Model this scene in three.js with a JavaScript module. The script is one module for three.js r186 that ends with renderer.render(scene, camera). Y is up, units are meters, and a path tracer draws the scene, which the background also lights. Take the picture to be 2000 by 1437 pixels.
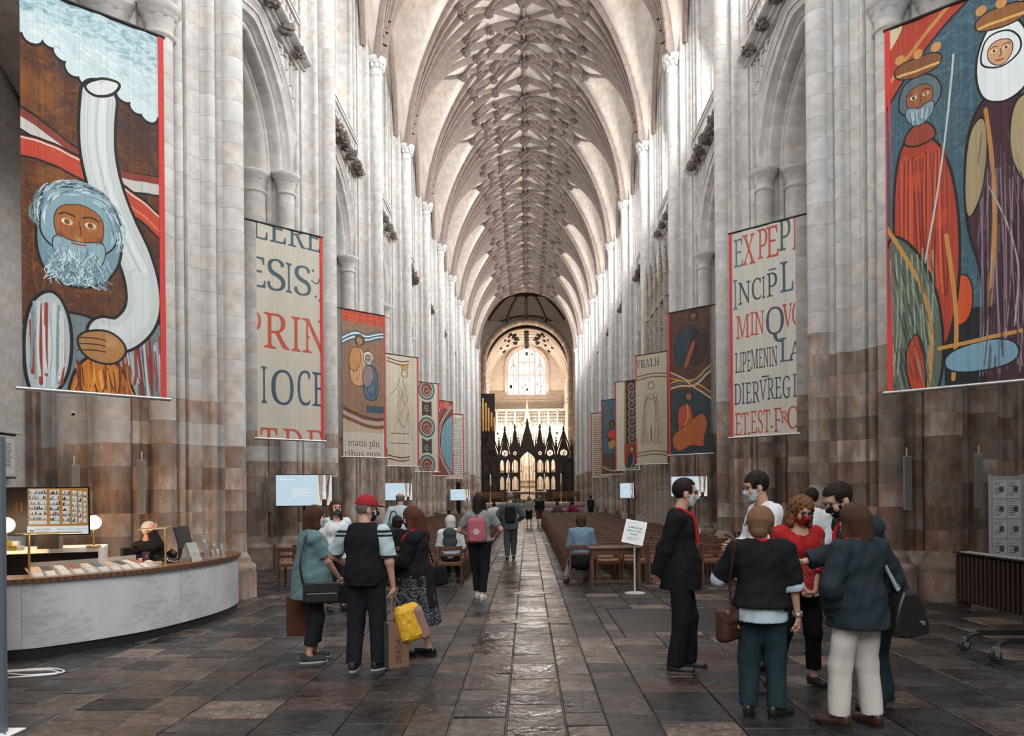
import * as THREE from 'three';
import { mergeGeometries, mergeVertices } from 'three/addons/utils/BufferGeometryUtils.js';
import { RoundedBoxGeometry } from 'three/addons/geometries/RoundedBoxGeometry.js';
import { RectAreaLightUniformsLib } from 'three/addons/lights/RectAreaLightUniformsLib.js';
RectAreaLightUniformsLib.init();

// ---------------------------------------------------------------- camera, sky, lights, exposure
const scene = new THREE.Scene();
const FOCAL = 1520, EYE = 1.65;
const camera = new THREE.PerspectiveCamera(2 * Math.atan(718.5 / FOCAL) * 180 / Math.PI, 2000 / 1437, 0.1, 300);
camera.position.set(0, EYE, 0);
camera.rotation.z = -0.0087;
camera.setViewOffset(2000, 1437, -31, -249.5, 2000, 1437);
const renderer = new THREE.WebGLRenderer({ antialias: true });
renderer.toneMapping = THREE.LinearToneMapping;
renderer.toneMappingExposure = 1.0;
renderer.shadowMap.enabled = true;
scene.background = new THREE.Color(0.55, 0.62, 0.7);

const BAY = 6.35, FIRST = 6.65;                 // nave bays; distance of the first pier in front of the camera
const pierD = (i) => FIRST + BAY * i;
const PIER_X = 6.4, CROWN = 22.3, SPRING = 16.1, VAULT_W = 4.75, WALL_END = 9.0;
const DAY = [1.0, 0.985, 0.96], COOL = [0.93, 0.97, 1.0], WARM = [1.0, 0.62, 0.34];
function areaLight(name, w, h, pos, look, rgb, intensity) {
  const l = new THREE.RectAreaLight(new THREE.Color().setRGB(...rgb), intensity, w, h);
  l.name = name; l.position.set(...pos); l.lookAt(...look); scene.add(l); return l;
}
function spot(name, pos, to, rgb, intensity, angle, radius = 4) {
  const l = new THREE.SpotLight(new THREE.Color().setRGB(...rgb), intensity, 0, angle, 0.7, 2);
  l.name = name; l.position.set(...pos); l.target.position.set(...to); l.castShadow = true; l.shadow.radius = radius;
  scene.add(l); scene.add(l.target); return l;
}
function bulb(name, pos, rgb, intensity, radius = 3) {
  const l = new THREE.PointLight(new THREE.Color().setRGB(...rgb), intensity, 0, 2);
  l.name = name; l.position.set(...pos); l.castShadow = true; l.shadow.radius = radius; scene.add(l); return l;
}
// daylight: one area light just inside each window (their panes are built further down)
const L = { south: 20, north: 4.2, aisle: 0.4, west: 6.8, east: 4 };
for (let i = -2; i < 11; i++) {
  const z = -(pierD(i) + BAY / 2);
  areaLight('clerestory_daylight', 2.3, 6.2, [5.8, 15.6, z], [-3, 12.5, z], DAY, L.south);
  areaLight('clerestory_daylight', 2.3, 6.2, [-5.8, 15.6, z], [3, 12.5, z], COOL, L.north);
  if (i > -2 && i < 4) areaLight('aisle_daylight', 2.6, 4.4, [11.75, 6.4, z], [0, 3, z], DAY, L.aisle);
  if (i > -2 && i < 4) areaLight('aisle_daylight', 2.6, 4.4, [-11.75, 6.4, z], [0, 3, z], COOL, L.aisle);
}
areaLight('west_window_daylight', 8.4, 12, [0, 12.5, WALL_END - 0.4], [0, 14, -30], COOL, L.west);
areaLight('east_window_daylight', 5.6, 6, [0, 18.6, -100.9], [0, 10, -80], DAY, L.east);

// ---------------------------------------------------------------- small tools
let seedState = 20240611;
const rnd = () => { seedState = (seedState + 0x6d2b79f5) | 0; let t = Math.imul(seedState ^ (seedState >>> 15), 1 | seedState); t = (t + Math.imul(t ^ (t >>> 7), 61 | t)) ^ t; return ((t ^ (t >>> 14)) >>> 0) / 4294967296; };
const rr = (a, b) => a + (b - a) * rnd();
const pick = (a) => a[Math.floor(rnd() * a.length)];
const clamp = (x, a, b) => Math.min(b, Math.max(a, x)), lerp = (a, b, t) => a + (b - a) * t;
const sstep = (a, b, x) => { const t = clamp((x - a) / (b - a), 0, 1); return t * t * (3 - 2 * t); };
const V = (x, y, z) => new THREE.Vector3(x, y, z);
const taken = new Map();
const numbered = (n) => { const k = taken.get(n) || 0; taken.set(n, k + 1); return k ? n + '_' + String(k).padStart(3, '0') : n; };
function mesh(name, geo, mat, parent) {
  const m = new THREE.Mesh(geo, mat); m.name = name; m.castShadow = m.receiveShadow = true; if (parent) parent.add(m); return m;
}
function tag(o, label, category, group, kind) {
  o.userData.label = label; if (category) o.userData.category = category; if (group) o.userData.group = group; if (kind) o.userData.kind = kind; return o;
}
function thing(name, label, category, pos = [0, 0, 0], turn = 0, group, kind) {
  const g = new THREE.Group(); g.name = numbered(name); g.position.set(...pos); g.rotation.y = turn; scene.add(g);
  return tag(g, label, category, group, kind);
}
const struct = (name, label, category, pos, turn) => thing(name, label, category, pos, turn, null, 'structure');
function copyOf(o, pos, turn, label) {
  const c = o.clone(); c.name = numbered(o.name.replace(/_\d{3}$/, '')); c.userData = { ...o.userData }; c.position.set(...pos); c.rotation.y = turn; scene.add(c);
  if (label) c.userData.label = label; return c;
}
const G = (g, x = 0, y = 0, z = 0, rx = 0, ry = 0, rz = 0, sx = 1, sy = sx, sz = sx) => g.applyMatrix4(new THREE.Matrix4().compose(V(x, y, z), new THREE.Quaternion().setFromEuler(new THREE.Euler(rx, ry, rz)), V(sx, sy, sz)));
const box = (w, h, d, x = 0, y = 0, z = 0, ry = 0) => G(new THREE.BoxGeometry(w, h, d), x, y, z, 0, ry);
const rbox = (w, h, d, x = 0, y = 0, z = 0, r = 0.006, ry = 0, seg = 1) => G(new RoundedBoxGeometry(w, h, d, seg, Math.min(r, w * 0.49, h * 0.49, d * 0.49)), x, y, z, 0, ry);
const cyl = (r0, r1, h, x = 0, y = 0, z = 0, n = 16) => G(new THREE.CylinderGeometry(r1, r0, h, n), x, y, z);
const sph = (r, x = 0, y = 0, z = 0, sx = 1, sy = 1, sz = 1, n = 16) => G(new THREE.SphereGeometry(r, n, Math.round(n * 0.7)), x, y, z, 0, 0, 0, sx, sy, sz);
const lathe = (pts, n = 20) => new THREE.LatheGeometry(pts.map(([r, y]) => new THREE.Vector2(r, y)), n);
const tube = (pts, r, n = 6, seg = 0, closed = false) => new THREE.TubeGeometry(new THREE.CatmullRomCurve3(pts.map((p) => V(...p)), closed, 'catmullrom', 0.4), seg || pts.length * 4, r, n, closed);
function bar(a, b, w, d = w) {   // square bar from a to b
  const A = V(...a), B = V(...b), g = new THREE.BoxGeometry(w, A.distanceTo(B), d), q = new THREE.Quaternion().setFromUnitVectors(V(0, 1, 0), B.clone().sub(A).normalize());
  return g.applyMatrix4(new THREE.Matrix4().compose(A.add(B).multiplyScalar(0.5), q, V(1, 1, 1)));
}
function rod(a, b, r0, r1 = r0, n = 10) {
  const A = V(...a), B = V(...b), g = new THREE.CylinderGeometry(r1, r0, A.distanceTo(B), n), q = new THREE.Quaternion().setFromUnitVectors(V(0, 1, 0), B.clone().sub(A).normalize());
  return g.applyMatrix4(new THREE.Matrix4().compose(A.add(B).multiplyScalar(0.5), q, V(1, 1, 1)));
}
const clean = (g) => { const h = g.index ? g.toNonIndexed() : g; for (const k of Object.keys(h.attributes)) if (!['position', 'normal', 'uv'].includes(k)) h.deleteAttribute(k); if (!h.attributes.uv) h.setAttribute('uv', new THREE.BufferAttribute(new Float32Array(h.attributes.position.count * 2), 2)); return h; };
const join = (...gs) => mergeGeometries(gs.flat().map(clean));
function boxUV(g, s = 1) {   // uv in metres from the main direction of each face
  const h = g.index ? g.toNonIndexed() : g, p = h.attributes.position, uv = new Float32Array(p.count * 2), a = V(), b = V(), c = V();
  for (let i = 0; i < p.count; i += 3) {
    a.fromBufferAttribute(p, i); b.fromBufferAttribute(p, i + 1); c.fromBufferAttribute(p, i + 2);
    const n = b.clone().sub(a).cross(c.clone().sub(a)), x = Math.abs(n.x), y = Math.abs(n.y), z = Math.abs(n.z);
    [a, b, c].forEach((v, k) => { const u = x > y && x > z ? [v.z, v.y] : y > z ? [v.x, v.z] : [v.x, v.y]; uv[(i + k) * 2] = u[0] / s; uv[(i + k) * 2 + 1] = u[1] / s; });
  }
  h.setAttribute('uv', new THREE.BufferAttribute(uv, 2)); return h;
}
// swept profile: path of points, fixed side vector; profile [s, n]: s along side, n along T x side
function sweep(path, side, prof, { joint = 0, pinch = 0.012, gap = 0.012, closed = false } = {}) {
  let P = path.map((p) => (p.isVector3 ? p.clone() : V(...p)));
  const pin = [];
  if (joint) {   // stones: cut rings with a small recess between them
    const len = [0]; for (let i = 1; i < P.length; i++) len.push(len[i - 1] + P[i].distanceTo(P[i - 1]));
    const tot = len[len.length - 1], n = Math.max(1, Math.round(tot / joint)), at = (s) => { let i = 1; while (i < len.length - 1 && len[i] < s) i++; return P[i - 1].clone().lerp(P[i], clamp((s - len[i - 1]) / Math.max(1e-6, len[i] - len[i - 1]), 0, 1)); };
    const out = [];
    for (let k = 0; k < n; k++) {
      const a = tot * k / n, b = tot * (k + 1) / n; out.push(at(a), at(a + gap), at((a + b) / 2), at(b - gap)); pin.push(1, 0, 0, 0);
    }
    out.push(at(tot)); pin.push(1); P = out;
  } else P.forEach(() => pin.push(0));
  const m = prof.length, pos = [], uv = [], idx = [], plen = [0];
  for (let j = 1; j < m; j++) plen.push(plen[j - 1] + Math.hypot(prof[j][0] - prof[j - 1][0], prof[j][1] - prof[j - 1][1]));
  const cs = prof.reduce((q, p) => q + p[0], 0) / m, cn = prof.reduce((q, p) => q + p[1], 0) / m;
  let run = 0;
  P.forEach((p, i) => {
    const T = P[Math.min(P.length - 1, i + 1)].clone().sub(P[Math.max(0, i - 1)]).normalize(), S = (typeof side === 'function' ? side(i / (P.length - 1), T) : side).clone(), N = T.clone().cross(S).normalize();
    if (i) run += p.distanceTo(P[i - 1]);
    prof.forEach(([s, n], j) => {
      let ss = s, nn = n;
      if (pin[i]) { const l = Math.hypot(s - cs, n - cn) || 1; ss -= (s - cs) / l * pinch; nn -= (n - cn) / l * pinch; }
      pos.push(p.x + S.x * ss + N.x * nn, p.y + S.y * ss + N.y * nn, p.z + S.z * ss + N.z * nn); uv.push(plen[j], run);
    });
  });
  const J = closed ? m : m - 1;
  for (let i = 0; i < P.length - 1; i++) for (let j = 0; j < J; j++) { const a = i * m + j, b = i * m + (j + 1) % m, c = a + m, d = b + m; idx.push(a, b, c, b, d, c); }
  const g = new THREE.BufferGeometry();
  g.setAttribute('position', new THREE.Float32BufferAttribute(pos, 3)); g.setAttribute('uv', new THREE.Float32BufferAttribute(uv, 2)); g.setIndex(idx);
  return creased(g.toNonIndexed(), 0.7);
}
// smooth normals below an angle (cos-based), flat above
function creased(g, cosMax = 0.7) {
  const h = g.index ? g.toNonIndexed() : g, A = h.attributes.position.array, n = A.length / 3, m = n / 3, fx = new Float32Array(m), fy = new Float32Array(m), fz = new Float32Array(m), fl = new Float32Array(m), map = new Map(), keys = new Array(n);
  for (let f = 0; f < m; f++) {
    const o = f * 9, ax = A[o + 3] - A[o], ay = A[o + 4] - A[o + 1], az = A[o + 5] - A[o + 2], bx = A[o + 6] - A[o], by = A[o + 7] - A[o + 1], bz = A[o + 8] - A[o + 2];
    fx[f] = ay * bz - az * by; fy[f] = az * bx - ax * bz; fz[f] = ax * by - ay * bx; fl[f] = Math.hypot(fx[f], fy[f], fz[f]) || 1e-12;
    for (let k = 0; k < 3; k++) { const i = f * 3 + k, key = Math.round(A[i * 3] * 2000) * 4.0e9 + Math.round(A[i * 3 + 1] * 2000) * 63245 + Math.round(A[i * 3 + 2] * 2000); keys[i] = key; const l = map.get(key); if (l) l.push(f); else map.set(key, [f]); }
  }
  const out = new Float32Array(n * 3);
  for (let i = 0; i < n; i++) {
    const me = Math.floor(i / 3); let x = 0, y = 0, z = 0;
    for (const f of map.get(keys[i])) if ((fx[f] * fx[me] + fy[f] * fy[me] + fz[f] * fz[me]) / (fl[f] * fl[me]) > cosMax) { x += fx[f]; y += fy[f]; z += fz[f]; }
    const l = Math.hypot(x, y, z) || 1; out[i * 3] = x / l; out[i * 3 + 1] = y / l; out[i * 3 + 2] = z / l;
  }
  h.setAttribute('normal', new THREE.BufferAttribute(out, 3)); return h;
}

// ---------------------------------------------------------------- textures and materials
function noiseTile(n, seed) {   // tileable value noise
  let s = seed; const R = () => { s = (Math.imul(s, 1664525) + 1013904223) | 0; return (s >>> 0) / 4294967296; };
  const t = new Float32Array(n * n); for (let i = 0; i < t.length; i++) t[i] = R();
  return (x, y) => { const xi = Math.floor(x), yi = Math.floor(y), fx = x - xi, fy = y - yi, u = fx * fx * (3 - 2 * fx), v = fy * fy * (3 - 2 * fy), w = (a) => ((a % n) + n) % n; const q = (a, b) => t[w(b) * n + w(a)]; return lerp(lerp(q(xi, yi), q(xi + 1, yi), u), lerp(q(xi, yi + 1), q(xi + 1, yi + 1), u), v); };
}
function fbm(size, base, seed, oct = 5, gain = 0.55, sx = 1, sy = 1) {
  const f = new Float32Array(size * size); let amp = 1, tot = 0;
  for (let o = 0; o < oct; o++) {
    const n = base << o, ns = noiseTile(n, seed + o * 77);
    for (let y = 0; y < size; y++) for (let x = 0; x < size; x++) f[y * size + x] += amp * ns(x / size * n * sx, y / size * n * sy);
    tot += amp; amp *= gain;
  }
  for (let i = 0; i < f.length; i++) f[i] /= tot; return f;
}
function dataTex(size, fn, srgb, repeat = 1) {
  const d = new Uint8Array(size * size * 4);
  for (let i = 0; i < size * size; i++) { const c = fn(i, i % size, Math.floor(i / size)); for (let k = 0; k < 3; k++) d[i * 4 + k] = clamp(Math.round(c[k] * 255), 0, 255); d[i * 4 + 3] = 255; }
  const t = new THREE.DataTexture(d, size, size); t.wrapS = t.wrapT = THREE.RepeatWrapping; t.magFilter = THREE.LinearFilter; t.minFilter = THREE.LinearFilter; if (srgb) t.colorSpace = THREE.SRGBColorSpace; t.repeat.set(repeat, repeat); t.needsUpdate = true; return t;
}
const grey = (v) => [v, v, v];
const nA = fbm(512, 4, 11, 6), nB = fbm(512, 16, 23, 4), nC = fbm(512, 3, 5, 4, 0.5), nS = fbm(512, 8, 41, 5, 0.6, 4, 1);
// weathered limestone: pale with soft brown and grey blotches (tile of 2 m)
const stoneMap = dataTex(512, (i) => { const a = nA[i], b = nB[i], w = sstep(0.5, 0.72, nC[i]), v = 0.88 + 0.15 * (a - 0.5) + 0.16 * (b - 0.5); return [v, v * lerp(1, 0.975, w), v * lerp(1, 0.95, w)]; }, true, 0.5);
const stoneBump = dataTex(512, (i) => grey(0.5 + 0.7 * (nB[i] - 0.5) + 0.5 * (nA[i] - 0.5)), false, 0.5);
// old brown patches of masonry (dirt with its own outline), for the lower drums
const grimeMap = dataTex(512, (i) => { const a = nA[i], s = nS[i], w = sstep(0.42, 0.6, nC[(i * 3) % (512 * 512)]); const v = 0.83 + 0.42 * (a - 0.5) + 0.3 * (s - 0.5); return [v * 1.02, v * lerp(0.97, 0.90, w), v * lerp(0.94, 0.82, w)]; }, true, 0.5);
const std = (o) => new THREE.MeshPhysicalMaterial({ roughness: 0.9, metalness: 0, side: THREE.DoubleSide, ...o });
const rgb = (r, g, b) => new THREE.Color().setRGB(r, g, b);
const shifted = (t) => { const c = t.clone(); c.offset.set(rnd(), rnd()); return c; };
const stoneMat = (r, g, b, map = stoneMap) => std({ color: rgb(r, g, b), map: shifted(map), roughness: 0.92, specularIntensity: 0.4 });
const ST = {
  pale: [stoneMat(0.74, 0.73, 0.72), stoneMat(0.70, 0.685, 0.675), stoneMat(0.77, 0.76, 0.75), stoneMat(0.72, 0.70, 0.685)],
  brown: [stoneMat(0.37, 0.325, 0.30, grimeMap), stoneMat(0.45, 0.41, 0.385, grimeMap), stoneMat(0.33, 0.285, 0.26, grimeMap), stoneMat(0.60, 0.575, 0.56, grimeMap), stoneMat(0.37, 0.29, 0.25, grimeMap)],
  rib: stoneMat(0.37, 0.305, 0.275), web: stoneMat(0.84, 0.75, 0.68), boss: stoneMat(0.27, 0.22, 0.2), carve: stoneMat(0.24, 0.205, 0.19), warm: stoneMat(0.62, 0.5, 0.40), cream: stoneMat(0.86, 0.76, 0.66), chantry: stoneMat(0.52, 0.45, 0.39),
  aisle: stoneMat(0.71, 0.69, 0.675), dark: stoneMat(0.2, 0.17, 0.15),
};
const woodGrain = (() => { const g = fbm(256, 4, 91, 5, 0.6, 8, 1); return dataTex(256, (i) => { const v = 0.68 + 0.7 * (g[i] - 0.5); return grey(v); }, true, 1.6); })();
const wood = (r, g, b, rough = 0.5) => std({ color: rgb(r, g, b), map: woodGrain, roughness: rough });
const M = {
  chair: wood(0.24, 0.092, 0.04, 0.4), seat: wood(0.52, 0.21, 0.09, 0.38), oak: wood(0.045, 0.021, 0.012, 0.55), oakLight: wood(0.09, 0.042, 0.022, 0.5), bench: wood(0.46, 0.15, 0.05, 0.42), counterTop: wood(0.34, 0.17, 0.09, 0.35),
  black: std({ color: rgb(0.012, 0.012, 0.013), roughness: 0.5 }), gloss: std({ color: rgb(0.008, 0.008, 0.009), roughness: 0.15 }), iron: std({ color: rgb(0.035, 0.033, 0.032), roughness: 0.5, metalness: 0.6 }),
  steel: std({ color: rgb(0.6, 0.6, 0.6), roughness: 0.35, metalness: 0.9 }), grey: std({ color: rgb(0.24, 0.225, 0.21), roughness: 0.6 }), lightGrey: std({ color: rgb(0.5, 0.5, 0.5), roughness: 0.6 }), white: std({ color: rgb(0.78, 0.78, 0.77), roughness: 0.6 }),
  brass: std({ color: rgb(0.7, 0.46, 0.18), roughness: 0.3, metalness: 0.9 }), gold: std({ color: rgb(0.72, 0.48, 0.2), roughness: 0.35, metalness: 0.8 }), red: std({ color: rgb(0.55, 0.045, 0.04), roughness: 0.8 }), paper: std({ color: rgb(0.8, 0.79, 0.76), roughness: 0.8 }),
};
const glow = (r, g, b, k) => new THREE.MeshStandardMaterial({ color: 0x000000, emissive: rgb(r, g, b), emissiveIntensity: k, roughness: 1, side: THREE.DoubleSide });

// ---------------------------------------------------------------- piers
const arcPts = (cx, cz, r, a0, a1, n) => Array.from({ length: n + 1 }, (_, i) => { const a = (a0 + (a1 - a0) * i / n) * Math.PI / 180; return [cx + r * Math.cos(a), cz + r * Math.sin(a)]; });
// open strip standing on a plan line: levels [y, inset]
function strip(pts, levels, v0 = 0, keep = 0.78) {
  const m = pts.length, d = [], len = [0];
  for (let i = 0; i < m - 1; i++) { const dx = pts[i + 1][0] - pts[i][0], dz = pts[i + 1][1] - pts[i][1], l = Math.hypot(dx, dz) || 1e-6; d.push([dz / l, -dx / l]); len.push(len[i] + l); }
  const avg = pts.map((_, i) => { const a = d[Math.max(0, i - 1)], b = d[Math.min(m - 2, i)], x = a[0] + b[0], z = a[1] + b[1], l = Math.hypot(x, z) || 1; return [x / l, z / l]; });
  const pos = [], nor = [], uv = [];
  for (let i = 0; i < m - 1; i++) {
    const nl = i > 0 && d[i - 1][0] * d[i][0] + d[i - 1][1] * d[i][1] > keep ? avg[i] : d[i], nr = i < m - 2 && d[i + 1][0] * d[i][0] + d[i + 1][1] * d[i][1] > keep ? avg[i + 1] : d[i];
    for (let k = 0; k < levels.length - 1; k++) {
      const [y0, i0] = levels[k], [y1, i1] = levels[k + 1], ny = y1 === y0 ? 0 : (i1 - i0) / Math.hypot(y1 - y0, i1 - i0);
      const q = (j, y, ins, nn) => { pos.push(pts[j][0] - avg[j][0] * ins, y, pts[j][1] - avg[j][1] * ins); const h = Math.sqrt(1 - ny * ny); nor.push(nn[0] * h, ny, nn[1] * h); uv.push(len[j], y + v0); };
      q(i, y0, i0, nl); q(i, y1, i1, nl); q(i + 1, y0, i0, nr); q(i + 1, y0, i0, nr); q(i, y1, i1, nl); q(i + 1, y1, i1, nr);
    }
  }
  const g = new THREE.BufferGeometry();
  g.setAttribute('position', new THREE.Float32BufferAttribute(pos, 3)); g.setAttribute('normal', new THREE.Float32BufferAttribute(nor, 3)); g.setAttribute('uv', new THREE.Float32BufferAttribute(uv, 2)); return g;
}
const CAP_Y = 9.3;
// plan of half a pier (u > 0): x towards the nave, z along it
const plan = {};
plan.A = arcPts(1.5, 0, 0.19, -118, 118, 16);
const rollPts = (cx, cz, r, a0, a1) => arcPts(cx, cz, r, a0, a1, 7);
plan.D1 = [[1.41, 0.168], [1.23, 0.172], [1.21, 0.20], [1.21, 0.235], ...rollPts(1.265, 0.292, 0.078, -75, 125), [1.12, 0.36], [1.09, 0.385], [1.14, 0.41], [1.14, 0.44], [1.07, 0.47], [1.03, 0.52], [1.02, 0.58], [1.05, 0.61], [1.03, 0.635], [0.90, 0.60], [0.87, 0.63], ...rollPts(0.93, 0.695, 0.062, -70, 120), [0.82, 0.73], [0.77, 0.715], [0.80, 0.69]];
plan.B = arcPts(0.72, 0.86, 0.19, -38, 150, 13);
plan.BC = [[0.555, 0.955], [0.47, 0.86], [0.40, 0.86], [0.40, 0.97], [0.30, 0.97], [0.26, 0.93]];
plan.C = arcPts(0, 1.0, 0.27, -15, 195, 16);
const flip = (pts) => pts.map(([x, z]) => [-x, z]).reverse(), other = (pts) => pts.map(([x, z]) => [x, -z]).reverse();
plan.CB = flip(plan.BC); plan.Dd = flip(plan.B);
plan.back = [...flip(plan.D1), ...flip(plan.A).filter(([, z]) => z >= 0)];
const U = [[1.41, 0.168]], upSide = [...plan.D1.slice(0, -1), [0.90, 0.74], [0.90, 0.84], ...rollPts(0.86, 0.9, 0.06, -30, 130), [0.78, 0.93], [0.76, 1.0], [0.6, 1.06], [0.5, 1.18], ...rollPts(0.46, 1.24, 0.06, -30, 110), [0.36, 1.3], [0.30, 1.6], [0.26, 1.95], [0.1, 1.95]];
const upLow = [...plan.D1.slice(0, -2), [0.74, 0.73], [0.2, 0.73]], N_MID = 8;   // between the arches; above them the clerestory jambs
const JOINT = 0.004, DEEP = 0.005;
const levelsOf = (h) => [[0, DEEP], [JOINT, 0], [h - JOINT, 0], [h, DEEP]];
const cut = (pts, h, v0 = 0) => strip(pts, levelsOf(h), v0);
const cuts3 = (pts, h) => [0, 0.71, 1.37, 0.33].map((v) => cut(pts, h, v));
const COURSE = 0.3575, N_LOW = 24, Y0 = 0.72;     // 24 courses from the base to the arch capitals
const N_UP = 18, UPC = (SPRING - 0.65 - CAP_Y) / N_UP;
const wholeLow = [...other(plan.back).slice(0, 0)];
function lowerLoop() { const half = [...plan.D1, ...plan.B, ...plan.BC, ...plan.C, ...plan.CB, ...plan.Dd, ...plan.back]; return half; }
const lowHalf = lowerLoop(), restHalf = [...plan.CB, ...plan.Dd, ...plan.back];
// column base and capital shapes (lathed)
const baseGeo = (r) => join(boxUV(lathe([[r + 0.17, 0], [r + 0.17, 0.42], [r + 0.13, 0.47]], 8)), lathe([[r + 0.13, 0.44], [r + 0.15, 0.50], [r + 0.13, 0.55], [r + 0.07, 0.58], [r + 0.06, 0.64], [r + 0.05, 0.68], [r + 0.01, 0.72], [r, 0.76]], 20));
const capGeo = (r) => join(lathe([[r, -0.62], [r, -0.5], [r + 0.035, -0.49], [r + 0.045, -0.46], [r + 0.035, -0.43], [r + 0.005, -0.42], [r + 0.015, -0.30], [r + 0.06, -0.2]], 20), boxUV(lathe([[r + 0.06, -0.22], [r + 0.10, -0.17], [r + 0.10, -0.12], [r + 0.14, -0.10], [r + 0.15, -0.03], [r + 0.15, 0], [0, 0]], 8)));
const boneCap = () => {   // vaulting-shaft capital with carved leaves
  const g = [lathe([[0.19, -0.72], [0.19, -0.62], [0.225, -0.61], [0.23, -0.57], [0.2, -0.55], [0.2, -0.45], [0.24, -0.25], [0.3, -0.14], [0.34, -0.13], [0.35, -0.05], [0.35, 0], [0, 0]], 20)];
  for (let i = 0; i < 10; i++) { const a = i / 10 * 2 * Math.PI; g.push(sph(0.06, 0.25 * Math.cos(a), -0.3, 0.25 * Math.sin(a), 1, 1.5, 1, 7), sph(0.045, 0.29 * Math.cos(a + 0.3), -0.2, 0.29 * Math.sin(a + 0.3), 1, 1, 1, 6)); }
  return join(...g);
};
const SH = {};   // shapes shared by all piers
for (const k of ['A', 'D1', 'B', 'BC', 'C', 'CB', 'Dd']) { SH[k] = cuts3(plan[k], COURSE); SH[k + 'm'] = cuts3(other(plan[k]), COURSE); }
SH.rest = [cuts3(restHalf, COURSE), cuts3(other(restHalf), COURSE)];
SH.lowHalf = [cuts3(lowHalf, COURSE), cuts3(other(lowHalf), COURSE)];
SH.upA = cuts3(plan.A, UPC); SH.upSide = [cuts3(upSide, UPC), cuts3(other(upSide), UPC)]; SH.upLow = [cuts3(upLow, UPC), cuts3(other(upLow), UPC)];
SH.capB = capGeo(0.19); SH.capC = capGeo(0.27); SH.baseA = baseGeo(0.19); SH.baseB = baseGeo(0.19); SH.baseC = baseGeo(0.27); SH.vcap = boneCap();
const N_TOP = Math.ceil((CROWN - 1.2 - SPRING) / UPC) + 2;
const far = (() => {   // the far piers: all courses of one kind joined
  const st = (geos, n, h, y0) => { const out = []; for (let k = 0; k < n; k++) for (const g of geos) { const c = G(g[0].clone(), 0, y0 + k * h), u = c.attributes.uv; for (let i = 0; i < u.count; i++) u.setY(i, u.getY(i) + y0 + k * h); out.push(c); } return mergeGeometries(out); };
  return { low0: st([...SH.lowHalf, SH.A], 8, COURSE, Y0), low: st([...SH.lowHalf, SH.A], N_LOW - 8, COURSE, Y0 + 8 * COURSE), mid: st(SH.upLow, N_MID, UPC, CAP_Y), up: st(SH.upSide, N_UP + N_TOP - N_MID, UPC, CAP_Y + N_MID * UPC), upA: st([SH.upA], N_UP, UPC, CAP_Y) };
})();
const baseCore = boxUV(G(new THREE.CylinderGeometry(1.2, 1.2, Y0 + 0.05, 8), 0, Y0 / 2, 0, 0, Math.PI / 8, 0, 1.05, 1, 0.86));
function pier(side, i) {
  const d = pierD(i), g = struct('pier', `${side < 0 ? 'left' : 'right'} compound stone pier with clustered shafts, pair number ${i + 3} along the nave`, 'pier', [side * PIER_X, 0, -d], side < 0 ? 0 : Math.PI);
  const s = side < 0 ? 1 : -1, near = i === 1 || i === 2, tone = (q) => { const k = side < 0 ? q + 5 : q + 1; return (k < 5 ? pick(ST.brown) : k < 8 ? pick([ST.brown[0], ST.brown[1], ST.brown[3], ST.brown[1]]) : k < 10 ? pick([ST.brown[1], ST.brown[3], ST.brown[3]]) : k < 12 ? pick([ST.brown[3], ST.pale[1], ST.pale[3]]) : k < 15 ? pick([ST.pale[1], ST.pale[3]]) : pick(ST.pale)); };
  if (near) {
    for (let k = 0; k < N_LOW; k++) {
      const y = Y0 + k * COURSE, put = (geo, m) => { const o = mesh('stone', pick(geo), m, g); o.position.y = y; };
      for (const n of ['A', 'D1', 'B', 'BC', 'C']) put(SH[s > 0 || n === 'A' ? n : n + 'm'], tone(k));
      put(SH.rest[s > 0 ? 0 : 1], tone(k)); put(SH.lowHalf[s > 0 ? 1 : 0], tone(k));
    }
    for (let k = 0; k < N_UP + N_TOP; k++) {
      const y = CAP_Y + k * UPC;
      if (k < N_UP) { const o = mesh('stone', pick(SH.upA), pick(ST.pale), g); o.position.y = y; }
      for (const h of k < N_MID ? SH.upLow : SH.upSide) { const o = mesh('stone', pick(h), pick(ST.pale), g); o.position.y = y; }
    }
  } else {
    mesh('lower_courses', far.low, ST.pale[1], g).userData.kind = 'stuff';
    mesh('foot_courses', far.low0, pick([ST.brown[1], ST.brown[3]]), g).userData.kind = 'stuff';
    mesh('middle_courses', far.mid, ST.pale[0], g).userData.kind = 'stuff';
    mesh('upper_courses', far.up, ST.pale[0], g).userData.kind = 'stuff';
    mesh('vaulting_shaft', far.upA, ST.pale[2], g);
  }
  mesh('core', boxUV(box(1.6, CROWN - 1, 1.5, 0, (CROWN - 1) / 2, 0)), ST.pale[1], g);
  mesh('plinth', baseCore, ST.brown[3], g);
  const put = (n, geo, x, y, z, m = ST.pale[0]) => mesh(n, geo, m, g).position.set(x, y, z);
  put('base', SH.baseA, 1.5, 0, 0, ST.brown[1]); put('vault_capital', SH.vcap, 1.5, SPRING, 0, ST.pale[2]);
  for (const q of [1, -1]) {
    put('base', SH.baseB, 0.72, 0, 0.86 * q, ST.brown[1]); put('base', SH.baseC, 0, 0, 1.0 * q, ST.brown[0]); put('base', SH.baseB, -0.72, 0, 0.86 * q, ST.brown[0]);
    put('capital', SH.capB, 0.72, CAP_Y, 0.86 * q); put('capital', SH.capC, 0, CAP_Y, 1.0 * q); put('capital', SH.capB, -0.72, CAP_Y, 0.86 * q);
  }
  return g;
}
for (let i = -2; i <= 11; i++) for (const s of [-1, 1]) pier(s, i);

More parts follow.
